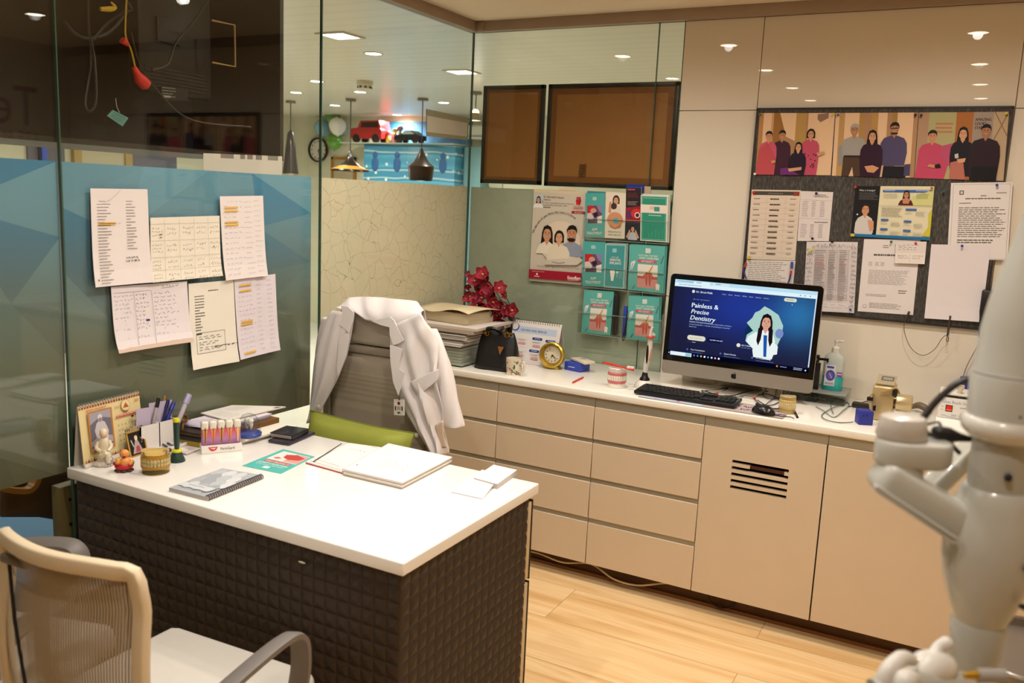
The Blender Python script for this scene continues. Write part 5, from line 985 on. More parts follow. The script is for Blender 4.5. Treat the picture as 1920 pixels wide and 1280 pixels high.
s = board([(1200, 455), (1545, 450), (1515, 885), (1178, 880)], paper='#dcd4d0', seed=54, thick=.001); s.frame(.04, .02, .97, .99, .004, '#8f8783'); s.rect(.15, .1, .22, .155, '#4a4646'); s.rect(.165, .11, .205, .145, '#cfc8c4'); s.lines(.75, .13, .92, .15, 1, '#6e6764', .5, 0); s.lines(.5, .165, .6, .185, 1, '#4e4846', .5, 0); s.lines(.25, .2, .83, .22, 1, '#4e4846', .6, 0); s.lines(.15, .26, .35, .28, 1, '#6e6764', .5, 0); s.lines(.15, .32, .95, .72, 15, '#6e6764', .34); s.lines(.15, .74, .8, .8, 2, '#4e4846', .4)
tag(s.obj('notice'), 'framed letter at the top right of the noticeboard, edge overhanging the board', 'paper', GB)
s = board([(395, 782), (680, 785), (660, 1180), (375, 1165)], paper='#d3c9c6', seed=55, curl=.004); s.rect(.16, .11, .86, .84, '#c6bbb8')
for k in range(30):
    v = .12+k*.024; c = '#b85a5e' if k in (5, 7, 9, 22) else '#7d7674'; s.lines(.18, v, .4, v+.018, 1, c, .5, .3); s.lines(.45, v, .6, v+.018, 1, '#7d7674', .5, .3); s.lines(.66, v, .82, v+.018, 1, '#b85a5e' if k == 7 else '#7d7674', .5, .3)
for u in (.42, .63, .84): s.line([(u, .11), (u, .84)], .003, '#8d8684')
for k in range(14): v = .06+k*.063; s.scrawl(.9, v, .99, v+.05, 1, '#5d565c', .003, 0, .6); s.scrawl(.02, v+.04, .13, v+.09, 1, '#5d565c', .003, 0, .6)
for k in range(5): s.scrawl(.12+k*.17, .02, .26+k*.17, .1, 1, '#5d565c', .003, 0, .6)
s.poly([(.05, .12), (.14, .09), (.15, .12), (.06, .15)], '#c9c43c'); s.scrawl(.3, .88, .9, .95, 2, '#5d565c', .003)
tag(s.obj('notice'), 'grey timetable sheet with handwritten margins, right of the computer top', 'paper', GB)
s = board([(715, 768), (1030, 772), (988, 1192), (678, 1170)], paper='#dad1cd', seed=56); s.lines(.35, .08, .48, .13, 2, '#5d5654', .4, .3); s.lines(.2, .2, .62, .24, 1, '#5d5654', .6, 0)
for u in (.12, .24, .34): s.lines(u, .31, u+.08, .37, 4, '#8b8481', .35)
s.lines(.14, .42, .9, .62, 12, '#9a9390', .3); s.lines(.7, .68, .85, .74, 2, '#6d6664', .4); s.lines(.12, .75, .55, .79, 2, '#9a9390', .35); s.lines(.2, .87, .8, .95, 4, '#8b8481', .3); s.ell(.12, .92, .025, '#8b8481'); s.ell(.12, .92, .02, '#dad1cd')
tag(s.obj('notice'), 'white typed letter with a little note over its corner, lower middle of the noticeboard', 'paper', GB)
s = board([(1090, 797), (1422, 805), (1368, 1230), (1052, 1208)], paper='#d9d0d0', seed=57, thick=.0012, curl=.006); tag(s.obj('notice'), 'blank white sheet pinned at the lower right of the noticeboard', 'paper', GB)
a_, b_ = ZB['y'], dict(ZB); b_['y'] = YB-.012
s = wsheet([(893, 783), (1064, 782), (1052, 908), (885, 902)], paper='#d8cdc6', seed=58, **b_); s.scrawl(.1, .12, .8, .4, 3, '#8a7a80', .02); s.rect(0, .5, 1, 1, '#e0d6cc'); s.line([(.5, .55), (.5, .95)], .012, '#b9aca4'); s.scrawl(.1, .6, .42, .8, 2, '#8a7a80', .02); s.scrawl(.58, .6, .9, .8, 2, '#8a7a80', .02)  # lower half painted lighter, as the paper below the fold catches light
tag(s.obj('note'), 'small folded cream note pinned over the typed letter', 'note')
# pins
def zb(x, y, yy=YB): return Wl(1380+x/2.976, 190+y/2.976, yy)
PINS = [(108, 405, '#e2ded8', 'white pin under the leftmost group photo'), (548, 72, '#c9b83c', 'yellow pin at the top right of the leftmost photo'), (135, 74, '#3a5a44', 'green pin at the top left of the leftmost photo'), (571, 76, '#4a5a8c', 'blue pin at the top left of the middle photo'), (1002, 76, '#1a1716', 'black pin at the top right of the middle photo'), (1035, 78, '#26241f', 'dark pin at the top left of the rightmost photo'), (1508, 68, '#c9b41c', 'yellow pin at the top right of the rightmost photo'),
        (450, 513, '#1c2466', 'navy pin at the top of the small lilac paper'), (428, 765, '#14121c', 'black pin at the foot of the small lilac paper'), (538, 783, '#15130f', 'black pin at the top of the grey timetable'), (668, 478, '#b03a24', 'red pin at the top left of the glossy leaflet'), (1093, 484, '#c0562c', 'orange pin at the top right of the glossy leaflet'), (1456, 467, '#2a3c9a', 'blue pin on the framed letter'), (867, 783, '#2c6a3c', 'green pin on the typed letter'), (1004, 792, '#b8302a', 'red pin on the small folded note'), (1262, 806, '#2c3c8c', 'blue pin on the blank sheet'), (640, 1160, '#2c4a9c', 'blue pin at the foot of the grey timetable'), (100, 508, '#b0341c', 'red pin at the top left of the beige list'), (1160, 503, '#1f5a4a', 'dark green pin in bare felt right of the glossy leaflet')]
for x, y, c, lb in PINS:
    p = zb(x, y, YB-.0025); t = thing('push_pin', lb, 'pin', p, 0, 'push pins on the noticeboard'); a = B()
    a.lathe([(.0045, .0), (.0042, .002), (.0022, .004), (.0024, .009), (.005, .0105), (.0052, .012), (.0, .0125)], (0, 0, 0), 12, axis='y'); a.obj('head', mat(c, .3, coat=.3), t)
    a = B(); a.tube([(0, .0, 0), (0, .006, 0)], .0006, 5); a.obj('needle', mat('#b9b6b0', .2, 1.), t)
# cords with clips at the left
for pts, lb, cc in (([(72, 862), (70, 880), (48, 915), (42, 935), (48, 965), (58, 990)], 'purple cord with yellow and red clips left of the typed paper', '#3c2f7a'), ([(312, 895), (310, 930), (306, 955), (303, 975), (296, 1000), (286, 1020)], 'purple cord with blue and red clips right of the typed paper', '#3c2f7a')):
    P = [zb(x, y, YB-.008) for x, y in pts]; t = thing('cord', lb, 'cord', P[-1]); a = B(); a.tube(P[2:], .0035, 8, spline=4); a.obj('strap', mat(cc, .5), t, True)
    a = B(); a.tube([P[0], P[1]], [.005, .006], 8); a.obj('clip', mat('#c9b42c' if 'yellow' in lb else '#3a52a4', .4), t, True); a = B(); a.tube([P[1].lerp(P[2], .55), P[2].lerp(P[3], .5)], .0045, 8); a.obj('bead', mat('#b83a2c', .4), t, True)
# wire hung between two clips under the board
met = mat('#5b5248', .35, .7)
def Wz(x, y, yy): return Wl(1500+x/4.267, 580+y/4.267, yy)
t = thing('wire_holder', 'thin wire hanging in a loop between two metal clips under the noticeboard', 'wire', Wz(1000, 360, -.03)); a = B()
a.tube([Wz(*q, -.03) for q in ((838, 85), (832, 150), (850, 230), (890, 310), (950, 358), (1010, 362), (1080, 315), (1130, 240), (1165, 205))], .0012, 6, spline=5); a.obj('wire', met, t, True)
for pl in (((875, 15), (862, 45), (845, 75), (836, 100)), ((1203, 50), (1198, 90), (1190, 140), (1182, 200), (1172, 215))):
    a = B(); a.tube([Wz(*q, -.026) for q in pl], [.004, .005, .004, .003][:len(pl)] if len(pl) == 4 else [.004, .003, .004, .0045, .002], 8); a.obj('clip', met, t, True)
a = B(); a.tube([Wz(*q, -.03) for q in ((1180, 212), (1190, 232), (1186, 252), (1176, 256), (1170, 240), (1176, 220))], .0012, 6, spline=3); a.obj('hook', met, t, True)
# handset on the wall at the right
t = thing('handset', 'black corded handset hanging at the lower right corner of the noticeboard', 'handset', Wz(1455, 240, -.03)); bl = mat('#171513', .4)
a = B(); a.tube([Wz(*q, -.04) for q in ((1462, 10), (1460, 70), (1450, 140), (1447, 200), (1446, 230))], [.012, .011, .010, .009, .005], 12, spline=3); a.tube([Wz(*q, -.045) for q in ((1505, -60), (1512, 20), (1490, 110), (1468, 200))], .004, 8, spline=4); a.obj('body', bl, t, True)
p = Wz(1485, -160, -.02); q = Wz(1535, 40, -.02); a = B(); a.box((p.x-.012, -.05, q.z), (q.x, -.001, p.z+.0), 0, .008); a.obj('cradle', mat('#201d1a', .4), t, True)
a = B(); a.tube([Wz(*e, -.02) for e in ((1448, 245), (1400, 330), (1350, 420), (1320, 490), (1300, 560))], .0015, 6, spline=4); a.tube([Wz(*e, -.02) for e in ((1475, 180), (1468, 300), (1452, 400), (1425, 500), (1410, 570))], .0012, 6, spline=4); a.obj('cord', mat('#6d655a', .5), t, True)
# ================================================================ computer on the worktop
def pair(P, Q): d = Q-P; return (P+Q)/2, math.atan2(d.y, d.x), d.length
alu = mat('#cfcac0', .3, .85, var=.02); blkg = mat('#050507', .12, coat=.5, var=0)
ic = V((1.5081, -.2534, 1.1293)); tl = .0844; iw, ih = .65, .44
t = thing('desktop_computer', 'large all-in-one desktop computer with silver chin showing a dental web page', 'computer', (ic.x, ic.y, HC), -.0427)
TM = MX.Translation((0, 0, ic.z-HC)) @ MX.Rotation(-tl, 4, 'X')
def rrect(x0, z0, x1, z1, r, y, n=6):
    p = []
    for cx, cz, a0 in ((x1-r, z1-r, 0), (x0+r, z1-r, 90), (x0+r, z0+r, 180), (x1-r, z0+r, 270)):
        for i in range(n+1): q = R(a0+90*i/n); p.append((cx+r*math.cos(q), y, cz+r*math.sin(q)))
    return p
zc = -ih/2+.0575
a = B(); a.M = TM; a.prism(rrect(-iw/2, -ih/2, iw/2, ih/2, .018, .0), (0, .006, 0)); vs0 = rrect(-iw/2, -ih/2, iw/2, ih/2, .018, .006)
n = len(vs0); vs = vs0+[(x*.9, .03, z*.88) for x, y, z in vs0]+[(x*.5, .05, z*.5) for x, y, z in vs0]
a._add(vs, [(j*n+i, j*n+(i+1) % n, (j+1)*n+(i+1) % n, (j+1)*n+i) for j in range(2) for i in range(n)]+[tuple(2*n+i for i in range(n))], 0, True); a.obj('casing', alu, t)
a = B(); a.M = TM; q = [p for p in rrect(-iw/2+.0012, zc, iw/2-.0012, ih/2-.0012, .017, -.0006)]; q = [(x, y, max(z, zc)) for x, y, z in q]; a.prism(q[:14]+[(-iw/2+.0012, -.0006, zc), (iw/2-.0012, -.0006, zc)], (0, .0004, 0)); a.obj('bezel', blkg, t)
dx, dzt, dzb = iw/2-.0225, ih/2-.024, zc+.026
c4 = [TM @ V(p) for p in ((-dx, -.0009, dzt), (dx, -.0009, dzt), (dx, -.0009, dzb), (-dx, -.0009, dzb))]
a = B(); nu, nv = 48, 28; a.grid(lambda u, v: (c4[0]*(1-u)+c4[1]*u)*(1-v)+(c4[3]*(1-u)+c4[2]*u)*v, nu, nv)
def scol(u, v):
    b0, b1, b2 = lin('#020827'), lin('#08309a'), lin('#1a6a9e'); f1 = math.exp(-(((u-.5)/.3)**2+((v-.3)/.36)**2)); f2 = .9*math.exp(-(((u-.9)/.17)**2+((v-.32)/.3)**2))
    return [x+y*f1*.42+z*f2*.55 for x, y, z in zip(b0, b1, b2)]
o = a.obj('display', attr_mat('display_glow', 'page', .3, 1.), t); ca = o.data.color_attributes.new('page', 'FLOAT_COLOR', 'POINT')
for j in range(nv+1):
    for i in range(nu+1): ca.data[j*(nu+1)+i].color = (*scol(i/nu, j/nv), 1)
s = Sheet(*c4, thick=.0002, emis=1., base=False, seed=77); s.step = .00003
s.rect(0, 0, 1, .045, '#b9dff0'); s.rect(0, .045, 1, .09, '#dff2fa'); s.lines(.02, .015, .16, .035, 1, '#7aa0b4', .5, 0); s.rr(.14, .01, .26, .045, '#dff2fa', .008); s.lines(.16, .018, .2, .035, 1, '#5a7488', .5, 0); s.rr(.28, .01, .4, .045, '#cfe8f4', .008); s.lines(.3, .018, .34, .035, 1, '#5a7488', .5, 0); s.lines(.03, .06, .2, .08, 1, '#8ba6b6', .4, 0)
for u in (.89, .92, .955): s.ell(u, .065, .008, '#7a93a4')
s.rect(.992, .09, 1, .93, '#cfe2f6')
s.ell(.145, .14, .02, '#e3dfcf'); s.text(.165, .152, .034, 'Dr. Shruti Malik', '#e8eef8', bold=.03)
for u, q in zip((.355, .4, .445, .498, .547, .592, .645), ('Home', 'About', 'Services', 'Gallery', 'News', 'Reviews', 'Contact')): s.text(u, .147, .021, q, '#b9c6e6')
s.rr(.785, .11, .87, .155, '#dcd8c4'); s.lines(.8, .127, .85, .145, 1, '#8a8a7a', .4, 0); s.ell(.843, .19, .005, '#e8f2ff')
s.rr(.14, .222, .27, .255, '#16285e'); s.text(.15, .246, .017, 'BDS · MDS · GOLD MEDALIST', '#9fb2de')
s.text(.14, .345, .083, 'Painless &', '#e6f2fb', bold=.035, sq=1.08); s.text(.14, .425, .08, 'Precise', '#e6f2fb', shear=.22, bold=.03, sq=1.04); s.text(.137, .508, .083, 'Dentistry', '#e6f2fb', shear=.22, bold=.03, sq=1.06); s.line([(.137, .53), (.31, .53)], .003, '#b9c9e8')
for v, q in ((.545, 'Implants, root canals, and aesthetics using modern techniques'), (.575, 'in central pataji first -- a decade of specialising in stress-free'), (.605, 'dental care.')): s.text(.138, v, .023, q, '#b4c3e6', sq=.98)
s.rr(.135, .71, .27, .775, '#dedac6'); s.text(.2, .75, .02, 'Book an Appointment', '#8d8a72', 'c', sq=.9); s.rr(.285, .715, .39, .77, '#0b1440'); s.text(.3, .75, .022, 'Call 9899 160 4037', '#e0e8f6', bold=.03); s.line([(.135, .8), (.2, .8)], .004, '#3a4c6a'); s.line([(.175, .8), (.2, .8)], .005, '#cfd8e4')
# portrait in a torn frame
s.ell(.66, .6, .21, '#0d3050'); s.poly([(.63, .3), (.66, .24), (.7, .27), (.76, .33), (.8, .46), (.795, .6), (.77, .74), (.78, .82), (.745, .84), (.74, .9), (.69, .9), (.62, .8), (.555, .7), (.56, .62), (.6, .56), (.55, .47), (.585, .4), (.6, .33)], '#a9cfc6'); s.poly([(.57, .64), (.62, .57), (.7, .6), (.78, .72), (.78, .82), (.745, .84), (.74, .9), (.69, .9), (.62, .8), (.56, .7)], '#e4f2f0'); s.ell(.78, .56, .05, '#7a8ac4', .06); s.person(.685, .44, .083, .89, '#dba088', '#1c1216', '#e9f3f2', 'long', .8); s.poly([(.675, .6), (.7, .6), (.71, .87), (.69, .87)], '#1c52a8')
for q in (-1, 1): s.poly([(.685+q*.02, .5), (.685+q*.05, .52), (.685+q*.055, .68), (.685+q*.04, .74), (.685+q*.026, .66)], '#1c1216')
s.ell(.51, .765, .025, '#e8e4d4'); s.text(.53, .77, .026, '4.9 / 5 Rating', '#e8eef8', bold=.03); s.text(.53, .795, .016, 'From 200+ patients', '#8fa2cc')
for u, q, r_ in ((.17, 'Free Consultation', 'Talk to our expert first'), (.415, 'Expert Dentist', 'MDS Dentists, AIIMS, 20+ yrs'), (.64, '4.9 Patient Rating', 'Trusted by patients across Delhi')): s.text(u, .905, .026, q, '#d4def2', bold=.03); s.text(u, .935, .017, r_, '#7f92c0'); s.ell(u-.025, .9, .012, '#4a6ac0')
s.rect(0, .945, 1, 1, '#03061c'); s.rect(.02, .95, .18, .998, '#e4f2f8'); s.ell(.01, .972, .008, '#cfe0f4'); s.rect(.135, .955, .175, .995, '#8fc8e0')
for k, c in enumerate(('#5a6ac4', '#2f8ad0', '#e0a06a', '#eef4f8', '#5a92dc', '#cfe6f6', '#dc9ad4', '#e8f6fc')): s.ell(.2+k*.026, .97, .013, c)
s.ell(.79, .965, .012, '#e08a3a'); s.lines(.81, .96, .86, .98, 1, '#8c96b4', .5, 0); s.lines(.9, .955, .96, .99, 2, '#c4cce4', .4, 0); s.ell(.98, .972, .01, '#cfd8ec'); s.obj('web_page', t)
# fruit logo on the chin
ap = [(0, .28), (.14, .36), (.3, .36), (.42, .27), (.33, .14), (.32, -.02), (.44, -.16), (.36, -.34), (.24, -.46), (.12, -.45), (0, -.41), (-.12, -.45), (-.24, -.46), (-.38, -.3), (-.45, -.08), (-.44, .14), (-.36, .29), (-.24, .36), (-.12, .35)]
a = B(); a.M = TM; k = .026; a.prism([(x*k, -.0006, zc-.029+z*k) for x, z in ap], (0, .0004, 0)); a.prism([(x*k, -.0006, zc-.029+z*k) for x, z in ((0, .38), (.02, .54), (.16, .66), (.17, .5), (.1, .4))], (0, .0004, 0)); a.obj('logo', ink('#0b0a0a'), t)
a = B(); a.tube([(0, .13, .006), (0, .12, .02), (0, .075, .12), (0, .045, .22)], 1., sec=[(-.004, -.09), (.004, -.09), (.004, .09), (-.004, .09)], up=(0, 1, .3), spline=3); a.box((-.1, -.05, 0), (.1, .15, .007), 0, .003); a.obj('stand', alu, t)
# keyboard
P, Q = Hz(1188, 734, HC+.012), Hz(1377, 763, HC+.012); c, rz, L = pair(P, Q); dk = .122; u_ = V((math.cos(rz), math.sin(rz), 0)); w_ = V((-u_.y, u_.x, 0))
t = thing('keyboard', 'black computer keyboard in front of the desktop computer', 'keyboard', (c+w_*dk/2).xy.to_3d()+V((0, 0, HC+.0026)), rz)
a = B(); a.box((-L/2, -dk/2, .002), (L/2, dk/2, .016), 0, .004, 2)
for i, v in enumerate(a.v): v.z += .06*(v.y+dk/2)
for x in (-.19, .19): a.box((x-.012, .045, -.0005), (x+.012, .06, .012))
a.box((-.19, -.06, -.0005), (.19, -.05, .004)); a.obj('case', mat('#171717', .4), t)
km = None; kmat = mat('#262626', .35)
def key(x, y, w):
    global km
    if km is None: a = B(); a.box((-.5, -.0068, 0), (.5, .0068, .006), 0, .0016, 1); km = a.obj('key', kmat, t); o = km
    else: o = km.copy(); scn.collection.objects.link(o); o.parent = t
    o.location = (x, y, .016+.06*(y+dk/2)); o.scale = (w, 1, 1)
ku = .0182; x0 = -L/2+.012
for r_, (yy, ws) in enumerate(((.045, [1]*13), (.024, [1]*13+[1.8]), (.006, [1.5]+[1]*12+[1.3]), (-.012, [1.8]+[1]*11+[2]), (-.03, [2.3]+[1]*10+[2.5]), (-.048, [1.3, 1.2, 1.2, 6, 1.2, 1.2, 1.3]))):
    x = x0
    for w in ws: key(x+w*ku/2, yy, w*ku-.003); x += w*ku
xn = L/2-.012-4*ku
for r_, yy in enumerate((.024, .006, -.012, -.03)):
    for k in range(4): key(xn+(k+.5)*ku, yy, ku-.003)
xm = xn-3.3*ku
for k in range(3): key(xm+(k+.5)*ku, -.048, ku-.003); key(xm+(k+.5)*ku, .024, ku-.003)
# mat, mouse
FLm, FRm = Hz(1194, 747, HC), Hz(1461, 789, HC); c, rz2, Lm = pair(FLm, FRm); rz2 = 0; y0 = max(FLm.y, -.583)
c4 = [V((FLm.x-.005, y0+.17, HC+.0002)), V((FRm.x+.005, y0+.17, HC+.0002)), V((FRm.x+.005, y0, HC+.0002)), V((FLm.x-.005, y0, HC+.0002))]
s = Sheet(c4[0], c4[1], c4[2], c4[3], paper='#b7a39a', thick=.002, side='#2b2624', seed=5); s.frame(.01, .04, .99, .96, .012, '#8f7c72'); s.rect(.0, .6, .45, .99, '#b4bcc8'); s.lines(.03, .7, .4, .95, 2, '#c9b8c4', .4)
s.ell(.28, .86, .05, '#b45a9c'); s.ell(.12, .9, .03, '#b86aa8')
for u in (.62, .7, .78, .9, .95): s.scrawl(u, .2, u+.06, .8, 2, '#4f4788', .02)
tag(s.obj('desk_mat'), 'printed desk mat under the keyboard and mouse', 'mat')
p = Hz(1431, 775, HC+.003); t = thing('mouse', 'black computer mouse on the desk mat', 'mouse', p, R(-20)); a = B(); a.ell((0, 0, .004), (.031, .05, .032), nu=24, nv=14)
for v in a.v: v.z = max(0, v.z)
for v in a.v: v.x, v.y = v.y, v.x
a.obj('shell', mat('#141414', .22, coat=.4), t); a = B(); a.lathe([(.004, -.003), (.007, -.002), (.007, .002), (.004, .003)], (-.03, 0, .03), 12, axis='y'); a.obj('wheel', mat('#333', .5) if 0 else mat('#303030', .5), t)
a = B(); a.tube([(.048, 0, .006), (.075, .01, .004), (.1, .03, .004), (.12, .02, .004)], .0018, 6, spline=4); a.obj('cord', mat('#121212', .5), t)
# bunched cables behind keyboard
for pts, lb in (([(1315, 733), (1345, 730), (1365, 727), (1345, 737), (1320, 736), (1318, 732), (1350, 741), (1375, 741), (1395, 735), (1420, 731), (1440, 734)], 'black cable bunch behind the keyboard'), ([(1470, 762), (1450, 766), (1425, 757), (1415, 745), (1430, 738), (1450, 742), (1462, 752), (1440, 760), (1420, 750)], 'black cable coil beside the amber jaw model on the worktop')):
    a = B(); a.tube([Hz(x, y, HC+.004+.003*(i % 3)) for i, (x, y) in enumerate(pts)], .0022, 6, spline=5); o = a.obj('cable', mat('#161212', .45)); tag(o, lb, 'cable', 'cables on the worktop')
    x, y = pts[3]; a = B(); p = Hz(x, y, HC+.008)-o.location; a.tube([p+V((-.004, 0, 0)), p+V((.004, 0, 0))], .006, 8); a.obj('tie', mat('#b8402c', .5), o)
for pts, lb in (([(1440, 724), (1430, 738), (1445, 748), (1470, 742), (1480, 730)], 'loose black cable under the right half of the computer chin'), ([(1405, 719), (1408, 736), (1385, 744), (1360, 741)], 'black cable dropping from the middle of the computer'), ([(1456, 729), (1452, 745), (1438, 756), (1432, 764)], 'short black cable between the mouse and the computer')):
    a = B(); a.tube([Hz(x, y, HC+.003+.002*i) for i, (x, y) in enumerate(pts)], .0018, 6, spline=5); tag(a.obj('cable', mat('#181413', .45)), lb, 'cable', 'cables on the worktop')
# box with green label behind the computer
P, Q = Hz(1283, 716, HC), Hz(1390, 743, HC); zz = .06; P.y = Q.y = -.14; P.x = 1.3; Q.x = 1.56
t = thing('carton', 'white carton with green label lying behind the computer', 'box', (1.31, -.08, HC)); a = B(); a.box((1.24, -.125, HC), (1.385, -.035, HC+.07), 0, .003); a.obj('box', mat('#cfc5b4', .5), t, True); s = Sheet(V((1.25, -.1252, HC+.066)), V((1.38, -.1252, HC+.066)), V((1.38, -.1252, HC+.03)), V((1.25, -.1252, HC+.03)), paper='#c9c0b0', thick=.0004); s.rr(.02, .2, .8, .8, '#2f5a44', .1); s.lines(.1, .4, .7, .62, 1, '#c9d4c4', .7, 0); s.obj('label', t, world=True)
# ================================================================ left part of the worktop
def onC(px, py, dz=0): p = Hz(px, py, HC); p.z = HC+dz; return p
# paper and file stack
xr, yf = .325, -.545
t = thing('file_box', 'clear plastic file box at the bottom of the paper stack by the glass corner', 'box', (.2, -.38, HC)); zb0 = zat(xr, yf, 652); a = B(); a.box((.06, yf, HC), (xr, -.2, zb0), 0, .008); a.obj('tray', BOTTLE, t, True)
a = B()
for k in range(6): z = HC+.006+k*(zb0-HC-.012)/6; a.box((.068, yf+.008, z), (xr-.008-.004*(k % 2), -.21, z+(zb0-HC-.012)/6-.0015))
a.obj('papers', mat('#cfc6ba', .7, var=.15), t, True)
zz = zb0+.0008; rnd = random.Random(4); fcol = ['#bdb6ae', '#c9c2ba', '#a9a39c', '#cdc3b4', '#b5b1ad', '#c4bcb2', '#aaa49b', '#cfc7be']
for k in range(8):
    h = .0075; dx_, dy_ = rnd.uniform(-.012, .012), rnd.uniform(-.015, .012); a = B(); a.box((.05+dx_, yf+dy_, zz), (xr+dx_+.004*k, -.2+dy_, zz+h), 0, .0015, 1)
    tag(a.obj('file', mat(fcol[k], .5)), 'pale file folder in the stack by the glass corner, %s' % ['lowest of its eight', 'second from the bottom', 'third from the bottom', 'fourth from the bottom', 'fourth from the top', 'third from the top', 'second from the top', 'topmost of its eight'][k], 'file', 'file folders in the corner stack'); zz += h+.0008
for k, (e, h, lb) in enumerate(((.02, .016, 'brown edged paper pad lying on the file stack'), (.035, .012, 'white magazine under the cream carton on the file stack'))):
    s = Sheet(V((.03, -.16, zz)), V((xr+.05+e*.6, -.2, zz)), V((xr+.04+e, yf-.01, zz)), V((.04, yf-.02+e*.3, zz)), paper='#d6ccc2', thick=h, side='#a9998a' if k == 0 else '#c4b8ac', seed=k); s.lines(.1, .1, .9, .3, 2, '#b0a69e', .4); tag(s.obj('paper_pad'), lb, 'paper pad'); zz += h+.0008
t = thing('carton', 'open cream carton on top of the paper stack', 'box', (.2, -.38, zz)); cw = .26; a = B(); a.box((-.13, -.1, 0), (.12, .11, .05), 0, .002); a.obj('box', mat('#cdbd9f', .6), t)
a = B(); a.grid(lambda u, v: V((-.155+.31*u, -.125+.25*v, .058+.012*math.sin(math.pi*v)-.012*math.sin(2*math.pi*u)*(1-v))), 10, 6); a.obj('lid', mat('#d6c5a2', .6), t, solid=.002); a = B(); a.ell((.02, -.05, .066), (.01, .008, .004)); a.obj('hole', ink('#2a2018'), t); t.rotation_euler.z = R(-8)
# red flowers in a dark vase
t = thing('flower_vase', 'red artificial blossoms in a dark vase in the glass corner', 'flower vase', (.385, -.17, HC)); a = B(); a.lathe([(.035, 0), (.045, .04), (.05, .1), (.036, .16), (.025, .19), (.03, .2), (.024, .198)], n=24); a.obj('vase', mat('#191512', .2, coat=.4), t)
pet = mat('#86182c', .55, var=.3); pet2 = mat('#a3263e', .55, var=.3); rnd = random.Random(12)
fl = [(905, 515), (890, 527), (913, 524), (899, 540), (921, 538), (876, 536), (883, 556), (904, 558), (926, 553), (935, 541), (944, 549), (893, 572), (911, 572), (925, 566), (904, 585), (920, 582), (934, 577), (945, 577), (960, 582), (913, 597), (932, 592), (950, 588), (925, 607), (939, 603), (893, 560), (916, 544), (873, 560), (880, 515), (948, 552), (940, 620)]
for k, (px, py) in enumerate(fl):
    p = Wl(px, py, -.2-.09*rnd.random())-V((.385, -.17, HC)); sc = rnd.uniform(1.25, 1.8)*(.5 if (px, py) in ((876, 536), (944, 549), (948, 552), (880, 515), (873, 560)) else 1); a = B(); a.M = MX.Translation(p) @ MX.Rotation(rnd.uniform(-.9, .9), 4, 'Z') @ MX.Rotation(rnd.uniform(.9, 2.1), 4, 'X')
    for q in range(5):
        an = R(72*q+rnd.uniform(-8, 8)); c_, s_ = math.cos(an), math.sin(an); ln, wd_ = .024*sc, .013*sc
        a.grid(lambda u, v: V((c_*ln*v-s_*(2*u-1)*wd_*math.sin(math.pi*min(1, .12+v*.85)), s_*ln*v+c_*(2*u-1)*wd_*math.sin(math.pi*min(1, .12+v*.85)), .012*sc*v*v*1.2+.004*sc*(2*u-1)**2)), 4, 5, q % 2)
    a.ell((0, 0, .003), (.004*sc, .004*sc, .006*sc), 2, 8, 6); a.obj('blossom', [pet, pet2, mat('#d9b04a', .5)], t)
    if k % 3 == 0: a = B(); a.tube([(0, 0, .16), (p.x*.4, p.y*.4+.01, .28), tuple(p)], .0022, 5, spline=4); a.obj('stem', mat('#4a3a28', .6), t)
# handbag
P, Q = Hz(882, 695, HC), Hz(967, 683, HC); c, rz, L = pair(P, Q); L = .205; rz = R(6); c = V((.455, -.505, HC)); zt_ = zat(.45, -.46, 622)-HC
t = thing('handbag', 'black leather handbag with gold fittings on the worktop', 'handbag', (c.x, c.y+.06, HC), rz); lea = mat('#0f0d0d', .38, bump=.25, bscale=120)
a = B(); rowsb = []
for k in range(9):
    f = k/8; w_, d_ = L/2*(1.03-.08*f-.2*f*f*f), .062*(1-f)+.012*f; n = 28; rowsb.append([(math.copysign(abs(math.cos(q))**.5, math.cos(q))*w_, math.copysign(abs(math.sin(q))**.6, math.sin(q))*d_*(1+.05*math.sin(9*q)), zt_*f) for q in [2*math.pi*i/n for i in range(n)]])
vs = [p for r_ in rowsb for p in r_]; a._add(vs, [(j*n+i, j*n+(i+1) % n, (j+1)*n+(i+1) % n, (j+1)*n+i) for j in range(8) for i in range(n)]+[tuple(range(n))[::-1], tuple(8*n+i for i in range(n))], 0, True); a.obj('body', lea, t, autosmooth=False)
gold = mat('#c9973c', .22, 1.)
for x in (-.05, .05):
    a = B(); a.tube([(x+.011*math.cos(q*.5236), -.022, zt_-.008+.012*math.sin(q*.5236)) for q in range(12)], .0025, 6, closed=True); a.obj('ring', gold, t)
a = B(); a.box((-.075, -.022, zt_-.014), (-.05, -.014, zt_-.004), 0, .002); a.box((.03, -.016, zt_-.006), (.075, -.01, zt_), 0, .002); a.obj('clasp', gold, t)
a = B(); a.prism([(.022, -.054, zt_*.66), (.052, -.054, zt_*.66), (.037, -.062, zt_*.45)], (0, -.004, 0)); a.obj('emblem', mat('#b8793c', .3, .8), t, label='small triangular metal emblem')
a = B(); a.tube([(-.045, -.02, zt_), (-.04, -.03, zt_+.012), (-.015, -.04, zt_+.018), (.012, -.034, zt_+.012), (.016, -.02, zt_)], 1., sec=[(-.005, -.011), (.005, -.011), (.005, .011), (-.005, .011)], spline=5); a.obj('handle', lea, t)
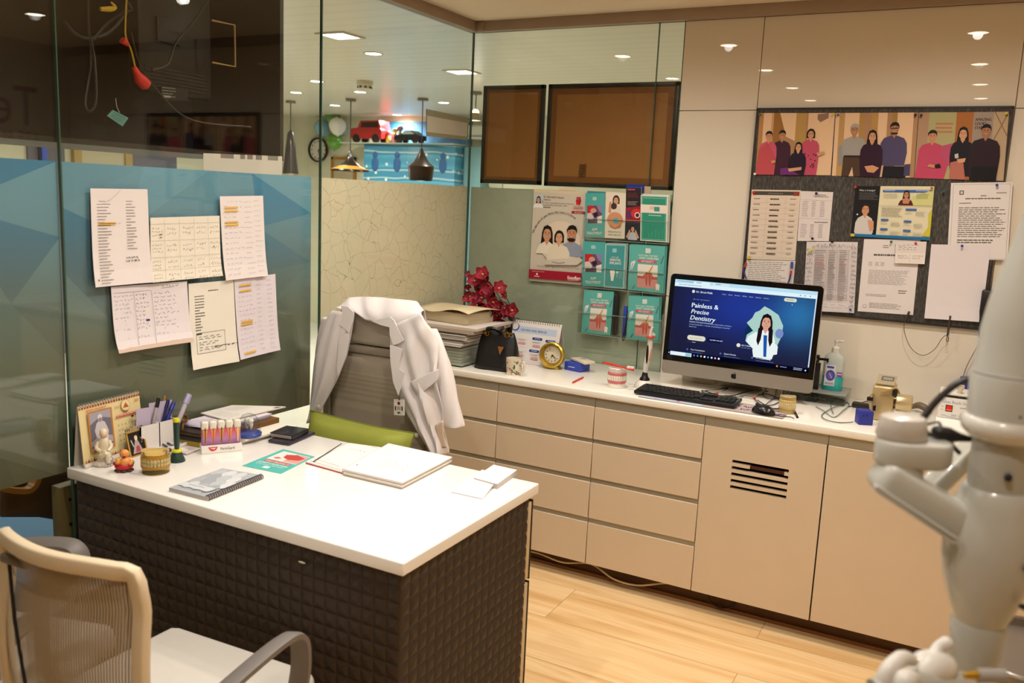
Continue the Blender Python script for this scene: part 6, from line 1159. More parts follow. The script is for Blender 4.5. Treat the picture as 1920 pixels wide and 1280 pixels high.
# mug
p = Hz(963, 702, HC); t = thing('mug', 'small patterned mug with bird design in front of the handbag', 'mug', p, R(-12)); mh = zat(p.x, p.y, 671)-HC; r = .035; mk = mat('#dccfb8', .25, coat=.3)
a = B(); a.lathe([(.0, 0), (r*.93, 0), (r*.96, .003), (r*1.04, mh), (r*1.0, mh), (r*.9, .006), (0, .006)], n=36); a.obj('cup', mk, t)
a = B(); a.tube([(r*1.0, 0, mh*.82), (r*1.55, 0, mh*.84), (r*1.75, 0, mh*.55), (r*1.45, 0, mh*.25), (r*.95, 0, mh*.22)], 1., sec=[(-.003, -.005), (.003, -.005), (.003, .005), (-.003, .005)], spline=4); a.obj('handle', mk, t)
a = B(); rnd = random.Random(3); cm = ['#5a7a34', '#b4443c', '#3f5f34', '#c98a8a', '#5a4a7a', '#8a9a4a']
def onmug(th, z): q = r*(.965+.075*z/mh)+.0006; return (q*math.sin(th), -q*math.cos(th), z)
for k in range(46):
    th, z = rnd.uniform(-2.6, 2.6), rnd.uniform(.008, mh-.01); an = rnd.uniform(0, 3.14); l, w_ = rnd.uniform(.006, .013), rnd.uniform(.002, .0035)
    a.poly([onmug(th+(c_*math.cos(an)*l-s_*math.sin(an)*w_)/r, min(mh-.002, max(.003, z+c_*math.sin(an)*l+s_*math.cos(an)*w_))) for c_, s_ in ((-1, 0), (-.3, -1), (.5, -.8), (1, 0), (.5, .8), (-.3, 1))], k % 6)
a.obj('bird_print', [ink(c_) for c_ in cm], t)
# flip chart calendar
P, Q = V((.475, -.215, HC)), V((.69, -.215, HC)); zl = zat(.48, -.16, 602)-HC; Wc = .215
P, Q = onC(957, 682), onC(1041, 683); P = V((Wl(955, 600, -.19).x, -.245, HC)); Q = V((Wl(1041, 680, -.245).x, -.245, HC)); zl = zat(Q.x, -.19, 609)-HC; t = thing('desk_calendar', 'white spiral bound flip chart of crowns and bridges behind the gold clock', 'flip chart', ((P.x+Q.x)/2, -.2, HC)); W2 = (Q.x-P.x)/2
s = Sheet(V((-W2, .012, zl)), V((W2, .012, zl)), V((W2, -.045, 0)), V((-W2, -.045, 0)), paper='#d9d2cc', thick=.003, seed=8); s.rect(.05, .14, .93, .3, '#b4c0d2'); s.text(.5, .25, .075, 'CROWN AND BRIDGE', '#2c3f6e', 'c', bold=.03, sq=.9); s.ell(.15, .17, .1, '#1f4a7a'); s.ell(.14, .155, .085, '#d9d2cc'); s.lines(.04, .12, .1, .15, 1, '#5a5a64', .6, 0)
for u, v in ((.5, .37), (.75, .39), (.48, .66), (.75, .66)): s.rr(u, v, u+.19, v+.06, '#1c3a78'); s.lines(u+.04, v+.02, u+.15, v+.045, 1, '#b4c4e4', .6, 0)
for u, v in ((.22, .43), (.5, .46), (.76, .48), (.22, .72), (.5, .75), (.76, .75)):
    s.frame(u, v, u+.2, v+.2, .004, '#c4bcb8'); s.rr(u+.03, v+.08, u+.17, v+.14, '#c4908c', .02)
    for k in range(3): s.ell(u+.055+k*.045, v+.085, .018, '#d8a8a2')
    s.lines(u+.02, v+.02, u+.16, v+.06, 1, '#a49c9c', .4, 0)
s.obj('page', t); a = B(); a.prism([(-W2, .012, zl), (W2, .012, zl), (W2, .07, 0), (-W2, .07, 0)], (0, .003, 0)); a.obj('back_board', mat('#bfb8ae', .6), t)
a = B()
for k in range(22):
    x = -W2+.012+k*(2*W2-.024)/21; a.tube([(x, .012+.008*math.sin(q*.785), zl-.004+.009*math.cos(q*.785)) for q in range(8)], .0012, 5, closed=True)
a.obj('spiral', mat('#5d4f3e', .3, .8), t)
# sunglasses
p = Hz(1003, 683, HC); t = thing('sunglasses', 'folded black sunglasses between the mug and the gold clock', 'sunglasses', (p.x, p.y+.02, HC), R(-10)); bk_ = mat('#120f12', .2, coat=.4)
a = B(); a.tube([(-.06, 0, .03), (-.02, -.012, .034), (.02, -.01, .033), (.05, .0, .034), (.062, .02, .03), (.06, .05, .026)], 1., sec=[(-.005, -.003), (.005, -.003), (.005, .003), (-.005, .003)], spline=5); a.tube([(.062, .015, .03), (.066, .02, .014), (.055, .015, .003), (.02, -.0, .003), (-.05, .0, .004)], 1., sec=[(-.006, -.003), (.006, -.003), (.006, .003), (-.006, .003)], spline=5); a.obj('frame', bk_, t)
for x in (-.03, .03): a = B(); a.ell((x, -.004, .018), (.026, .003, .017)); a.obj('lens', mat('#2b2226', .08, coat=.5), t)
# gold clock
p = Hz(1036, 690, HC); gd = mat('#cfae4c', .3, .75, var=.03); gr_ = .06; t = clock('table_clock', 'round gold table clock in front of the flip chart', V((p.x, p.y, HC+gr_+.005)), gr_, gd, mat('#c2a24a', .3, .7), V((.12, -.98, .1)).normalized(), hands=(193, 130)); t.name = 'table_clock'
for ch in [x for x in t.children if x.name.startswith('numerals') or x.name.startswith('hand')]: ch.scale = (1, 1, 1)
n_ = V((.12, -.98, .1)).normalized(); u_ = V((0, 0, 1)).cross(n_).normalized(); M = MX((u_, n_.cross(u_), n_)).transposed().to_4x4()
a = B(); a.M = M; a.lathe([(gr_*.66, .0121), (gr_*.66, .0126), (0, .0126)], n=36); a.obj('face', mat('#cfc3a6', .4, var=.02), t)
for ch in t.children:
    if ch.name.startswith('numerals'): ch.scale = (.72, .72, 1); ch.scale = (.72, 1, .72); ch.location = n_*.001
    if ch.name.startswith('hand'): ch.scale = (.75, 1, .75); ch.location = n_*.0008
a = B(); a.prism([(-.042, -.02, -gr_-.005), (.042, -.02, -gr_-.005), (.03, -.02, -gr_+.012), (.0, -.02, -gr_+.004), (-.03, -.02, -gr_+.012)], (0, .035, 0)); a.obj('base', gd, t)
# blue box, cream box
P, Q = Hz(1058, 693, HC), Hz(1097, 699, HC); c, rz, L = pair(P, Q); rz = R(-14); L = .094; t = thing('carton', 'small royal blue carton against the sage glass wall', 'box', (P.x+.05, P.y+.03, HC), rz); h = .04; a = B(); a.box((-L/2, -.035, 0), (L/2, .04, h), 0, .002); a.obj('box', mat('#2e43a4', .4), t); s = Sheet(V((-L/2, -.0352, h)), V((L/2, -.0352, h)), V((L/2, -.0352, 0)), V((-L/2, -.0352, 0)), base=False); s.lines(.36, .48, .66, .6, 1, '#c9d8e0', .7, 0); s.ell(.3, .55, .08, '#7ac0b4'); s.obj('lettering', t)
t = thing('case', 'flat cream case lying on the blue carton', 'case', (P.x+.075, P.y+.035, HC+.041), R(-32)); a = B(); a.box((-.06, -.03, 0), (.06, .032, .014), 0, .005); a.obj('case', mat('#cdc2ac', .4), t); a = B(); a.ell((-.01, .01, .0142), (.02, .012, .001)); a.obj('sticker', ink('#8f9c84'), t)
# red pen
P, Q = onC(1073, 719, .0042), onC(1093, 709, .0042); t = thing('pen', 'short red pen lying on the worktop', 'pen', (P+Q)/2, 0); a = B(); a.tube([P, P.lerp(Q, .12), P.lerp(Q, .9), Q], [.0025, .0042, .0042, .003], 10); a.obj('barrel', mat('#c8301f', .3), t, True); a = B(); a.tube([P.lerp(Q, .8), Q+(Q-P)*.02], [.0045, .0038], 10); a.obj('cap', mat('#d8452c', .3), t, True)
# dental models
def bsh(w_, d_, z, n=28): return [(math.copysign(abs(math.cos(q))**.7, math.cos(q))*w_, math.copysign(abs(math.sin(q))**.7, math.sin(q))*d_, z) for q in [2*math.pi*i/n for i in range(n)]]
def loft(a, rows_, m=0):
    n = len(rows_[0]); a._add([p_ for r_ in rows_ for p_ in r_], [(j*n+i, j*n+(i+1) % n, (j+1)*n+(i+1) % n, (j+1)*n+i) for j in range(len(rows_)-1) for i in range(n)]+[tuple(range(n))[::-1], tuple((len(rows_)-1)*n+i for i in range(n))], m, True); return a
def dmodel(name, lb, loc, rz, w, h, base_m, gum_m, tooth_m, rx=0., open_=0., topc=True, lower_h=.35, hk=1.):
    t = thing(name, lb, 'dental model', loc, rz)
    def arch(r_, q): return (r_*math.sin(q), -r_*1.05*math.cos(q)*1.0)
    for up_ in (0, 1):
        M = MX.Identity(4) if not up_ else MX.Translation((0, w*.5, h*.5)) @ MX.Rotation(-open_, 4, 'X') @ MX.Translation((0, -w*.5, -h*.5))
        def dsh(r_, z, n=40):
            o = [arch(r_, -1.75+3.5*i/(n-9)) for i in range(n-8)]; x0_, y0_ = o[-1]; o += [(x0_*(1-2*i/9), y0_+.12*r_) for i in range(1, 9)]; return [(x, y, z) for x, y in o]
        s_ = (lambda z: z) if not up_ else (lambda z: h-z)
        a = B(); a.M = M; rw = [dsh(w*r_, s_(h*z)) for r_, z in ((.47, 0), (.5, .03), (.49, lower_h*.5), (.455, lower_h*.8), (.44, lower_h*1.05))]; loft(a, rw if not up_ else rw[::-1]); a.obj('upper_base' if up_ else 'lower_base', base_m, t)
        a = B(); a.M = M; n = 40; vs = []
        for r_, z in ((.45, lower_h*.62), (.5, lower_h*.72), (.52, lower_h*.95), (.5, lower_h*1.12), (.44, lower_h*1.2)):
            for i in range(n): q = -1.7+3.4*i/(n-1); x, y = arch(w*r_*(1+.018*math.cos(26*q)), q); vs.append((x, y, s_(h*(z+.018*math.cos(26*q)))))
        a._add(vs, [(j*n+i, j*n+i+1, (j+1)*n+i+1, (j+1)*n+i) for j in range(4) for i in range(n-1)], 0, True); a.obj('gum', gum_m, t, solid=.001)
        for i in range(14):
            q = -1.57+3.14*i/13; x, y = arch(w*.485, q); tw = w*.053*(1.0 if abs(q) < .7 else 1.2); a = B(); a.M = M @ MX.Translation((x, y, s_(h*(lower_h*1.16+.045)))) @ MX.Rotation(q, 4, 'Z'); a.box((-tw, -w*.045, -h*.085), (tw, w*.04, h*.085), 0, tw*.55, 2); a.obj('tooth', tooth_m, t)
    return t
p = Hz(1151, 727, HC); wm = .078; mh = zat(p.x, p.y, 690)-HC; dmodel('teeth_model', 'pink and white teeth model on the worktop, left of the keyboard', (p.x, p.y+.03, HC), R(14), wm, mh, mat('#d9d2c6', .35, coat=.2), mat('#c4686a', .35, coat=.4), mat('#e6e0d0', .25, coat=.4))
ang = R(-12); t = thing('toothbrush', 'red toothbrush lying on top of the pink teeth model', 'toothbrush', (p.x, p.y+.03, HC+mh+.001), 0); P0 = Wl(1130, 679, p.y+.02)-t.location; P1 = Wl(1188, 692, p.y-.01)-t.location; P0.z = max(P0.z, .006); P1.z = .004
a = B(); a.tube([P0, P0.lerp(P1, .35), P0.lerp(P1, .6), P0.lerp(P1, .78), P1], [.004, .006, .004, .004, .005], 10, spline=3); a.obj('handle', mat('#d0321f', .25, coat=.4), t)
a = B(); b0, b1 = P0.lerp(P1, .8), P1; a.box((b0.x, b0.y-.005, b0.z+.002), (b1.x, b0.y+.005, b0.z+.011)); a.obj('bristles', mat('#e0dcd4', .7), t)
# curing light in its stand
p = Hz(1206, 727, HC); t = thing('curing_light', 'white and black dental curing lamp upright in its round stand', 'curing light', (p.x, p.y+.01, HC)); a = B(); a.lathe([(0, 0), (.042, 0), (.044, .006), (.04, .018), (.026, .03), (.022, .034)], n=32); a.obj('stand', mat('#d9d2c6', .25, coat=.4), t)
zz1 = zat(p.x, p.y, 633)-HC; a = B(); a.lathe([(.023, .028), (.022, .04), (.014, .05), (.012, .062), (.004, .085)], n=24); a.obj('cradle', mat('#141112', .3), t)
a = B(); a.tube([(0, 0, .055), (.002, 0, .09), (.008, 0, zz1*.62), (.013, 0, zz1*.85), (.012, 0, zz1)], [.009, .011, .0135, .012, .009], 16, spline=5); a.obj('body', mat('#d6cfc6', .25, coat=.4), t)
a = B(); a.ell((.008, -.011, zz1*.68), (.006, .006, .042)); a.obj('grip_panel', mat('#1d1412', .2), t); a = B(); a.tube([(.017, -.006, zz1*.55), (.021, -.005, zz1*.72), (.019, -.004, zz1*.92)], .0028, 6, spline=4); a.obj('side_stripe', mat('#d8743c', .3), t)
a = B(); a.lathe([(.0, zz1+.002), (.02, zz1), (.022, zz1+.003), (.02, zz1+.008), (0, zz1+.009)], (.012, 0, 0), 24); a.obj('glare_shield', mat('#b8321c', .2, coat=.4), t)
a = B(); a.tube([(.012, 0, zz1+.008), (.014, 0, zz1+.03), (.019, 0, zz1+.048)], [.0065, .006, .0055], 12); a.obj('light_tip', mat('#d4cfc6', .3), t); a = B(); a.tube([(-.03, .0, .008), (-.05, .03, .004), (-.06, .08, .004)], .0014, 5, spline=3); a.obj('cord', mat('#bdb5a8', .5), t)
# ================================================================ right part of the worktop
amb2 = mat('#d3b878', .3, trans=.35, coat=.3); p = Hz(1472, 776, HC); dmodel('jaw_model', 'pale amber jaw model beside the mouse', (p.x, p.y+.03, HC), R(25), .062, zat(p.x, p.y, 742)-HC-.003, amb2, mat('#c9ac68', .35, coat=.3), mat('#ddcb98', .3, coat=.3))
P, Q = onC(1488, 769, .004), onC(1495, 784, .004); a = B(); a.tube([P, Q], [.0042, .0045], 10); tag(a.obj('pen', mat('#1b1614', .35)), 'stubby black pen beside the pale amber jaw model', 'pen')
# clear box with sanitiser bottle
bx0, bx1, by0, by1 = 1.70, 1.95, -.2, -.03; bz = .042
t = thing('plastic_box', 'clear plastic box under the hand sanitiser bottle', 'box', ((bx0+bx1)/2, -.11, HC)); a = B(); a.box((bx0, by0, HC), (bx1, by1, HC+bz), 0, .006); a.obj('box', BOTTLE, t, True); a = B(); a.box((bx0-.004, by0-.004, HC+bz), (bx1+.004, by1+.004, HC+bz+.008), 0, .003); a.obj('lid', mat('#c9cfc8', .2, trans=.6), t, True)
a = B(); rnd = random.Random(8)
for k in range(7): c_ = V((rnd.uniform(bx0+.04, bx1-.05), rnd.uniform(by0+.04, by1-.04), HC+.016)); r_ = rnd.uniform(.015, .03); a.tube([c_+V((r_*math.cos(q), r_*.8*math.sin(q), .004*math.sin(2*q))) for q in [k2*.52 for k2 in range(12)]], .0018, 5, closed=True)
a.obj('contents', mat('#8d8f84', .5), t, True)
yb = -.115; p = Wl(1559, 732, yb); z0 = HC+bz+.0085; hb = zat(p.x, yb, 660)-z0; wb = .042; t = thing('sanitiser_bottle', 'pump bottle of turquoise hand sanitiser beside the computer', 'bottle', (p.x, yb, z0))
loft(B(), [bsh(wb*.92, .026, 0), bsh(wb, .028, .008), bsh(wb, .028, hb*.8), bsh(wb*.9, .026, hb*.9), bsh(wb*.45, .016, hb*.98), bsh(.014, .012, hb)]).obj('bottle', mat('#d3d8d0', .25, trans=.25, ior=1.2, coat=.3), t)
loft(B(), [bsh(wb*.93, .0262, .0), bsh(wb*1.008, .0284, .008), bsh(wb*1.008, .0284, hb*.37)]).obj('liquid', mat('#25aea8', .2, coat=.4), t)
c4 = [V((-.03, -.0292, hb*.68)), V((.012, -.0292, hb*.68)), V((.012, -.0292, hb*.12)), V((-.03, -.0292, hb*.12))]; s = Sheet(*c4, paper='#d9d9dc', thick=.0004); s.rr(.15, .06, .85, .17, '#4a4a9c'); s.ell(.55, .5, .21, '#4a4f9e', .26); s.ell(.55, .52, .12, '#7a5ab4', .16); s.line([(.4, .38), (.7, .62)], .03, '#c9c4e4'); s.lines(.1, .85, .9, .95, 2, '#6a6a84', .5); s.lines(.06, .25, .24, .6, 5, '#9a9aac', .4); s.obj('label', t)
c4 = [V((.018, -.0288, hb*.5)), V((.038, -.0255, hb*.5)), V((.038, -.0255, hb*.38)), V((.018, -.0288, hb*.38))]; s = Sheet(*c4, paper='#7a4a9c', thick=.0004); s.lines(.1, .3, .9, .7, 1, '#d9cfe4', .6, 0); s.obj('label', t)
a = B(); a.lathe([(.016, hb-.002), (.016, hb+.018), (.012, hb+.022), (.006, hb+.026), (.006, hb+.04), (.009, hb+.042), (.009, hb+.05), (0, hb+.052)], n=24); a.tube([(0, 0, hb+.046), (.02, -.006, hb+.05), (.034, -.01, hb+.049)], [.006, .005, .004], 10); a.obj('pump', mat('#dcd8cc', .35), t)
# phone holder behind the computer edge
t = thing('phone_holder', 'black clamp on a pole at the right edge of the computer', 'holder', (Wl(1532, 700, -.16).x, -.16, HC)); q = Wl(1533, 690, -.16); a = B(); a.box((q.x-.012, -.165, HC), (q.x+.01, -.15, Wl(1533, 680, -.16).z)); a.box((q.x-.03, -.19, HC), (q.x+.012, -.13, HC+.008)); a.obj('pole', mat('#181512', .45), t, True)
a = B(); p0, p1 = Wl(1531, 672, -.17), Wl(1554, 673, -.17); a.box((p0.x-.008, -.185, p0.z-.016), (p0.x+.012, -.155, p0.z+.016), 0, .004); a.box((p0.x+.012, -.178, p0.z-.004), (p1.x, -.165, p0.z+.006), 0, .002); a.box((p1.x-.006, -.178, p0.z-.01), (p1.x, -.165, p0.z+.006)); a.obj('clamp', mat('#1c1815', .3, .5), t, True); a = B(); a.lathe([(.0, .012), (.007, .012), (.007, .0)], (p0.x, -.186, p0.z), 12, axis='y'); a.obj('knob', mat('#b98f3c', .3, .8), t, True)
# gold portable x-ray unit
P, Q = Hz(1632, 790, HC), Hz(1672, 797, HC); xr0, xr1 = Wl(1633, 760, -.36).x, Wl(1674, 760, -.36).x; zt_ = zat(xr0, -.36, 722)
t = thing('x_ray_unit', 'gold portable x-ray unit with round cone and strap', 'x-ray unit', ((xr0+xr1)/2, -.3, HC)); gx = mat('#c4ae80', .35, .45, var=.03)
a = B(); a.box((xr0, -.36, HC), (xr1, -.24, zt_), 0, .008, 3); a.obj('housing', gx, t, True)
c4 = [V((xr0+.006, -.24, zt_+.022)), V((xr1-.004, -.24, zt_+.022)), V((xr1-.004, -.345, zt_+.003)), V((xr0+.006, -.345, zt_+.003))]; s = Sheet(*c4, paper='#a99878', thick=.004); s.rr(.22, .15, .9, .62, '#5a594e', .06); s.rect(.3, .25, .82, .52, '#8d9088'); s.obj('screen_panel', t, world=True)
for zq in (.35, .27): a = B(); zz_ = HC+(zt_-HC)*zq; a.box((xr0+.008, -.3615, zz_), (xr0+.018, -.359, zz_+.01)); a.obj('button', ink('#15110e'), t, True)
cy = Wl(1693, 757, -.33); a = B(); rr_ = .034; a.lathe([(.022, xr1-.002), (.022, xr1+.008), (rr_, xr1+.008), (rr_, xr1+.06), (rr_*.9, xr1+.064), (rr_*.85, xr1+.06), (.0, xr1+.05)], (0, -.31, cy.z), 32, axis='x'); a.obj('cone', mat('#c9b78c', .28, .5), t, True)
a = B(); a.lathe([(.027, xr1-.001), (.027, xr1+.007), (.02, xr1+.007)], (0, -.31, cy.z), 24, axis='x'); a.obj('coupling', mat('#6b5a3c', .25, .9), t, True)
a = B(); a.tube([(xr0+.004, -.365, zt_-.03), (xr0-.01, -.368, zt_-.05), (xr0-.004, -.37, zt_-.075), (xr0+.0, -.368, zt_-.1)], 1., sec=[(-.002, -.006), (.002, -.006), (.002, .006), (-.002, .006)], spline=4); a.tube([(xr0+.03, -.372, zt_-.02), (xr0+.06, -.375, zt_-.006), (xr1+.002, -.37, zt_-.0), (xr1+.012, -.35, zt_-.02)], 1., sec=[(-.002, -.008), (.002, -.008), (.002, .008), (-.002, .008)], spline=4); a.obj('strap', mat('#a98a4c', .5), t, True)
a = B(); a.box((xr1-.006, -.38, zt_-.03), (xr1+.012, -.368, zt_-.004), 0, .003); a.box((xr0-.016, -.376, zt_-.06), (xr0+.006, -.364, zt_-.045), 0, .002); a.obj('buckle', mat('#1b1510', .35), t, True)
# blue box, cables
P, Q = Hz(1599, 793, HC), Hz(1615, 798, HC); c = Hz(1617, 797, HC); t = thing('box', 'small royal blue cube box in front of the gold x-ray unit', 'box', (c.x, c.y+.03, HC), R(25)); a = B(); h = zat(c.x, c.y, 771)-HC; a.box((-.026, -.026, 0), (.026, .026, h), 0, .003); a.obj('box', mat('#27308f', .5), t)
a = B(); a.lathe([(.002, 0), (.002, .001)], (-.012, -.0265, h*.7), 8, axis='y'); a.lathe([(.002, 0), (.002, .001)], (0, -.0265, h*.72), 8, axis='y'); a.obj('hole', ink('#14163a'), t)
for pts, c_, lb in (([(1588, 755), (1560, 765), (1541, 778), (1550, 787), (1575, 792), (1600, 791)], '#4f5f55', 'grey green cable looping to the blue cube box'), ([(1530, 762), (1545, 770), (1563, 782), (1580, 770), (1592, 757), (1570, 747), (1558, 758), (1562, 775)], '#6a7a70', 'pale green cable knot in front of the clear box'), ([(1592, 762), (1610, 757), (1625, 752), (1640, 756)], '#2c2a22', 'dark cable running behind the blue cube box'), ([(1690, 765), (1715, 762), (1735, 758), (1750, 752), (1770, 745)], '#2a241c', 'dark cable between the x-ray unit and the steriliser')):
    a = B(); a.tube([Hz(x, y, HC+.003+.004*(i % 2)) for i, (x, y) in enumerate(pts)], .0019, 6, spline=5); tag(a.obj('cable', mat(c_, .5)), lb, 'cable', 'cables on the worktop')
P = Hz(1602, 763, HC); a = B(); a.box((P.x-.01, P.y-.015, HC), (P.x+.06, P.y+.02, HC+.022), 0, .006); tag(a.obj('adapter', mat('#1a1613', .4)), 'black plug adapter behind the blue cube box', 'adapter')
P = Hz(1722, 773, HC); a = B(); a.tube([P+V((-.03, .02, .014)), P+V((0, .0, .03)), P+V((.03, -.01, .02)), P+V((.04, .01, .008))], [.008, .014, .014, .008], 10, spline=4); tag(a.obj('hose', mat('#6a5a46', .45)), 'brown hose piece between the x-ray unit and the steriliser', 'hose')
# steriliser
ys = -.3; q0, q1 = Wl(1758, 770, ys), Wl(1758, 742, ys); L = .175; h0 = HC; zt_ = zat(q0.x, ys, 742); t = thing('bead_steriliser', 'white glass bead steriliser with red switch behind the grey arm', 'steriliser', (q0.x+L/2, ys+.06, HC)); wht = mat('#ded8cc', .4)
zl_ = HC+(zt_-HC)*.3; a = B(); a.box((q0.x, ys, zl_), (q0.x+L, ys+.13, zt_), 0, .004); a.prism([(q0.x-.002, ys-.03, HC), (q0.x-.002, ys, zl_), (q0.x-.002, ys+.13, zl_), (q0.x-.002, ys+.13, HC)], (L+.004, 0, 0)); a.obj('housing', wht, t, True)
c4 = [V((q0.x+.001, ys-.0006, zt_-.001)), V((q0.x+L-.001, ys-.0006, zt_-.001)), V((q0.x+L-.001, ys-.0006, zl_+.001)), V((q0.x+.001, ys-.0006, zl_+.001))]; s = Sheet(*c4, paper='#ddd8d0', thick=.0004); s.text(.06, .28, .21, 'Glass Beads Sterilizer', '#6a83a4', sq=.82); s.rect(.14, .36, .28, .68, '#3a1814'); s.rect(.155, .4, .265, .64, '#d22e1c'); s.rect(.155, .58, .265, .61, '#f0a090'); s.lines(.05, .44, .11, .5, 1, '#8d8880', .4, 0); s.lines(.05, .6, .1, .66, 1, '#8d8880', .4, 0); s.lines(.42, .42, .56, .48, 1, '#6d6860', .5, 0); s.lines(.44, .7, .56, .76, 1, '#6d6860', .5, 0); s.ell(.66, .46, .07, '#8d7a58'); s.ell(.66, .74, .07, '#8d7a58'); s.text(.26, .88, .14, '245 °C', '#7d93a8', sq=1.1); s.line([(.08, .86), (.25, .93), (.45, .97), (.8, .97)], .015, '#4f84a8'); s.obj('front_label', t, world=True)
a = B(); a.box((q0.x-.003, ys+.0, zt_), (q0.x+L, ys+.12, zt_+.006)); a.obj('gap', mat('#17130f', .5), t, True); a = B(); a.box((q0.x-.002, ys+.002, zt_+.006), (q0.x+L, ys+.12, zt_+.018), 0, .004); a.obj('lid', wht, t, True)
kx = Wl(1800, 735, ys+.03).x; a = B(); a.lathe([(.007, zt_+.002), (.007, zt_+.026), (.014, zt_+.038), (.013, zt_+.05), (0, zt_+.052)], (kx, ys+.01, 0), 18); a.obj('lid_knob', mat('#d6ccb4', .4), t, True)
p = Wl(1796, 740, -.12); zt_ = zat(p.x, -.12, 711); a = B(); a.box((p.x, -.12, HC), (p.x+.12, -.03, zt_), 0, .003); tag(a.obj('box', mat('#20277c', .5)), 'tall royal blue box behind the steriliser', 'box')
# ================================================================ things on the desk
def onD(px, py, dz=0.): p = Hz(px, py, HD+dz); return p
# open diary: thick ruled pad on the right, red edged pages on the left
c4 = [onD(725, 838, .016), onD(846, 866, .016), onD(753, 915, .016), onD(643, 889, .012)]
t = thing('open_diary', 'thick open spiral diary lying open on the desk', 'diary', onD(700, 880))
def leaf(q4, nm, thick, paper, side, seed, prnt):
    s = Sheet(*[V((p.x, p.y, HD+.0006)) for p in q4], paper=paper, thick=thick, side=side, seed=seed); prnt(s); return s.obj(nm, t, world=True)
R4 = [onD(727, 842), onD(846, 868), onD(753, 917), onD(643, 891)]
for k in range(4): # page blocks of the pad, slightly skewed
    d = [(0, 0), (.003, -.002), (-.002, .002), (.002, .001)][k]
    s = Sheet(*[V((p.x+d[0], p.y+d[1], HD+.0006+.0052*k)) for p in R4], paper='#eae6e0', thick=.005, side=['#b9aca0', '#d9d2c8', '#c4b9ae', '#ded8d0'][k], seed=k)
    if k == 3: s.scrawl(.12, .1, .9, .9, 15, '#c9c4cc', .005); s.scrawl(.35, .48, .8, .75, 4, '#a9a4b8', .006); s.ell(.08, .82, .012, '#3a3a4a')
    s.obj('page_block', t, world=True)
L4 = [onD(655, 834), onD(727, 844), onD(644, 889), onD(573, 869)]
for k in range(2):
    s = Sheet(*[V((p.x, p.y, HD+.0006+.0036*k)) for p in L4], paper='#e9e4de', thick=.0034, side='#b8303c' if k == 0 else '#e0d8d0', seed=k+7)
    if k: s.line([(.62, .03), (.8, .045)], .012, '#b83440'); s.line([(.04, .95), (.9, .97)], .01, '#b83440'); s.line([(.0, .84), (.75, .88)], .008, '#c0505a'); s.scrawl(.25, .2, .8, .32, 1, '#a9a6b4', .006); s.scrawl(.2, .74, .45, .8, 1, '#b9b4bc', .006); s.frame(.06, .04, .95, .93, .006, '#cfc9c4')
    s.obj('left_pages', t, world=True)
a = B(); A0, A1 = R4[0].copy(), R4[3].copy()
for k in range(26):
    p = A0.lerp(A1, (k+.5)/26)+V((0, 0, .004)); n = V((A1.y-A0.y, A0.x-A1.x, 0)).normalized(); a.tube([V((p.x, p.y, HD+.013))+n*(.006*math.cos(q*.785))+V((0, 0, .006*math.sin(q*.785))) for q in range(8)], .0009, 4, closed=True)
a.obj('spiral', mat('#1f1b1b', .4), t, True)
a = B(); q = onD(574, 868); q2 = onD(640, 838); a.tube([V((q.x+.03, q.y, HD+.011)), V((q2.x, q2.y, HD+.012))], .0016, 6); a.obj('ribbon', mat('#1c1a1e', .5), t, True)
# teal leaflet
s = Sheet(onD(531, 842, .0004), onD(590, 856, .0004), onD(527, 888, .0004), onD(454, 873, .0004), paper='#4fb0a8', thick=.0008, seed=3)
# u runs along the short edge nearest the back; picture in the rear half
s.rect(.12, .08, .95, .52, '#ded8d2'); s.rect(.55, .1, .95, .5, '#d49a94'); s.poly([(.35, .2), (.6, .12), (.9, .2), (.85, .34), (.6, .4), (.4, .34)], '#b8443c'); s.poly([(.2, .42), (.3, .36), (.42, .4), (.3, .46)], '#c46a5a'); s.rr(.15, .55, .85, .64, '#c9504e', .02); s.text(.18, .625, .06, 'THEY RELIEVE IT', '#f0e4e0', bold=.03); s.text(.1, .73, .075, "DON'T CAUSE PAIN", '#e6f0ec', sq=.78, bold=.04); s.text(.12, .8, .055, 'ROOT CANAL TREATMENT', '#e6f0ec', sq=.72); s.rr(.42, .83, .58, .93, '#c9e4de', .01)
tag(s.obj('leaflet'), 'teal root canal leaflet lying flat beside the open diary', 'leaflet')
# grey spiral notebook
c4 = [onD(417, 884), onD(492, 897), onD(388, 939), onD(317, 921)]; t = thing('notebook', 'grey spiral notebook with scale pattern lying on the desk front', 'notebook', (c4[0]+c4[2])/2)
s = Sheet(*[V((p.x, p.y, HD+.0004)) for p in c4], paper='#d6d2cc', thick=.009, side='#b4aca6', seed=2); s.obj('pages', t, world=True)
s = Sheet(*[V((p.x, p.y, HD+.0098)) for p in c4], paper='#a4a8ac', thick=.0012, side='#7d8084', seed=3)
for j in range(4):
    for i in range(4):
        u, v = .12+.25*i+(.12 if j % 2 else 0), .16+.2*j
        if u < .95: s.ell(u, v, .085, ['#aeb3b8', '#b9bec2', '#9aa0a4', '#c4c8ca', '#a6abb0'][(i*3+j*2) % 5], .14); s.ell(u, v, .08, ['#b4b9bd', '#c6cacc', '#9ea4a8', '#cdd0d0', '#a9aeb2'][(i*3+j*2) % 5], .13)
s.rr(.05, .73, .82, .87, '#c9ccce', .01); s.lines(.2, .77, .6, .82, 1, '#9a9da0', .5, 0); s.obj('cover', t, world=True)
a = B()
for k in range(26):
    p = c4[1].lerp(c4[2], (k+.5)/26); d = (c4[2]-c4[1]).normalized(); n = V((-d.y, d.x, 0)); a.tube([V((p.x, p.y, HD+.006))+n*(.0085*math.cos(q*.785)-.001)+V((0, 0, .009*math.sin(q*.785))) for q in range(8)], .0015, 5, closed=True)
for v in a.v: v.z = max(v.z, HD+.001)
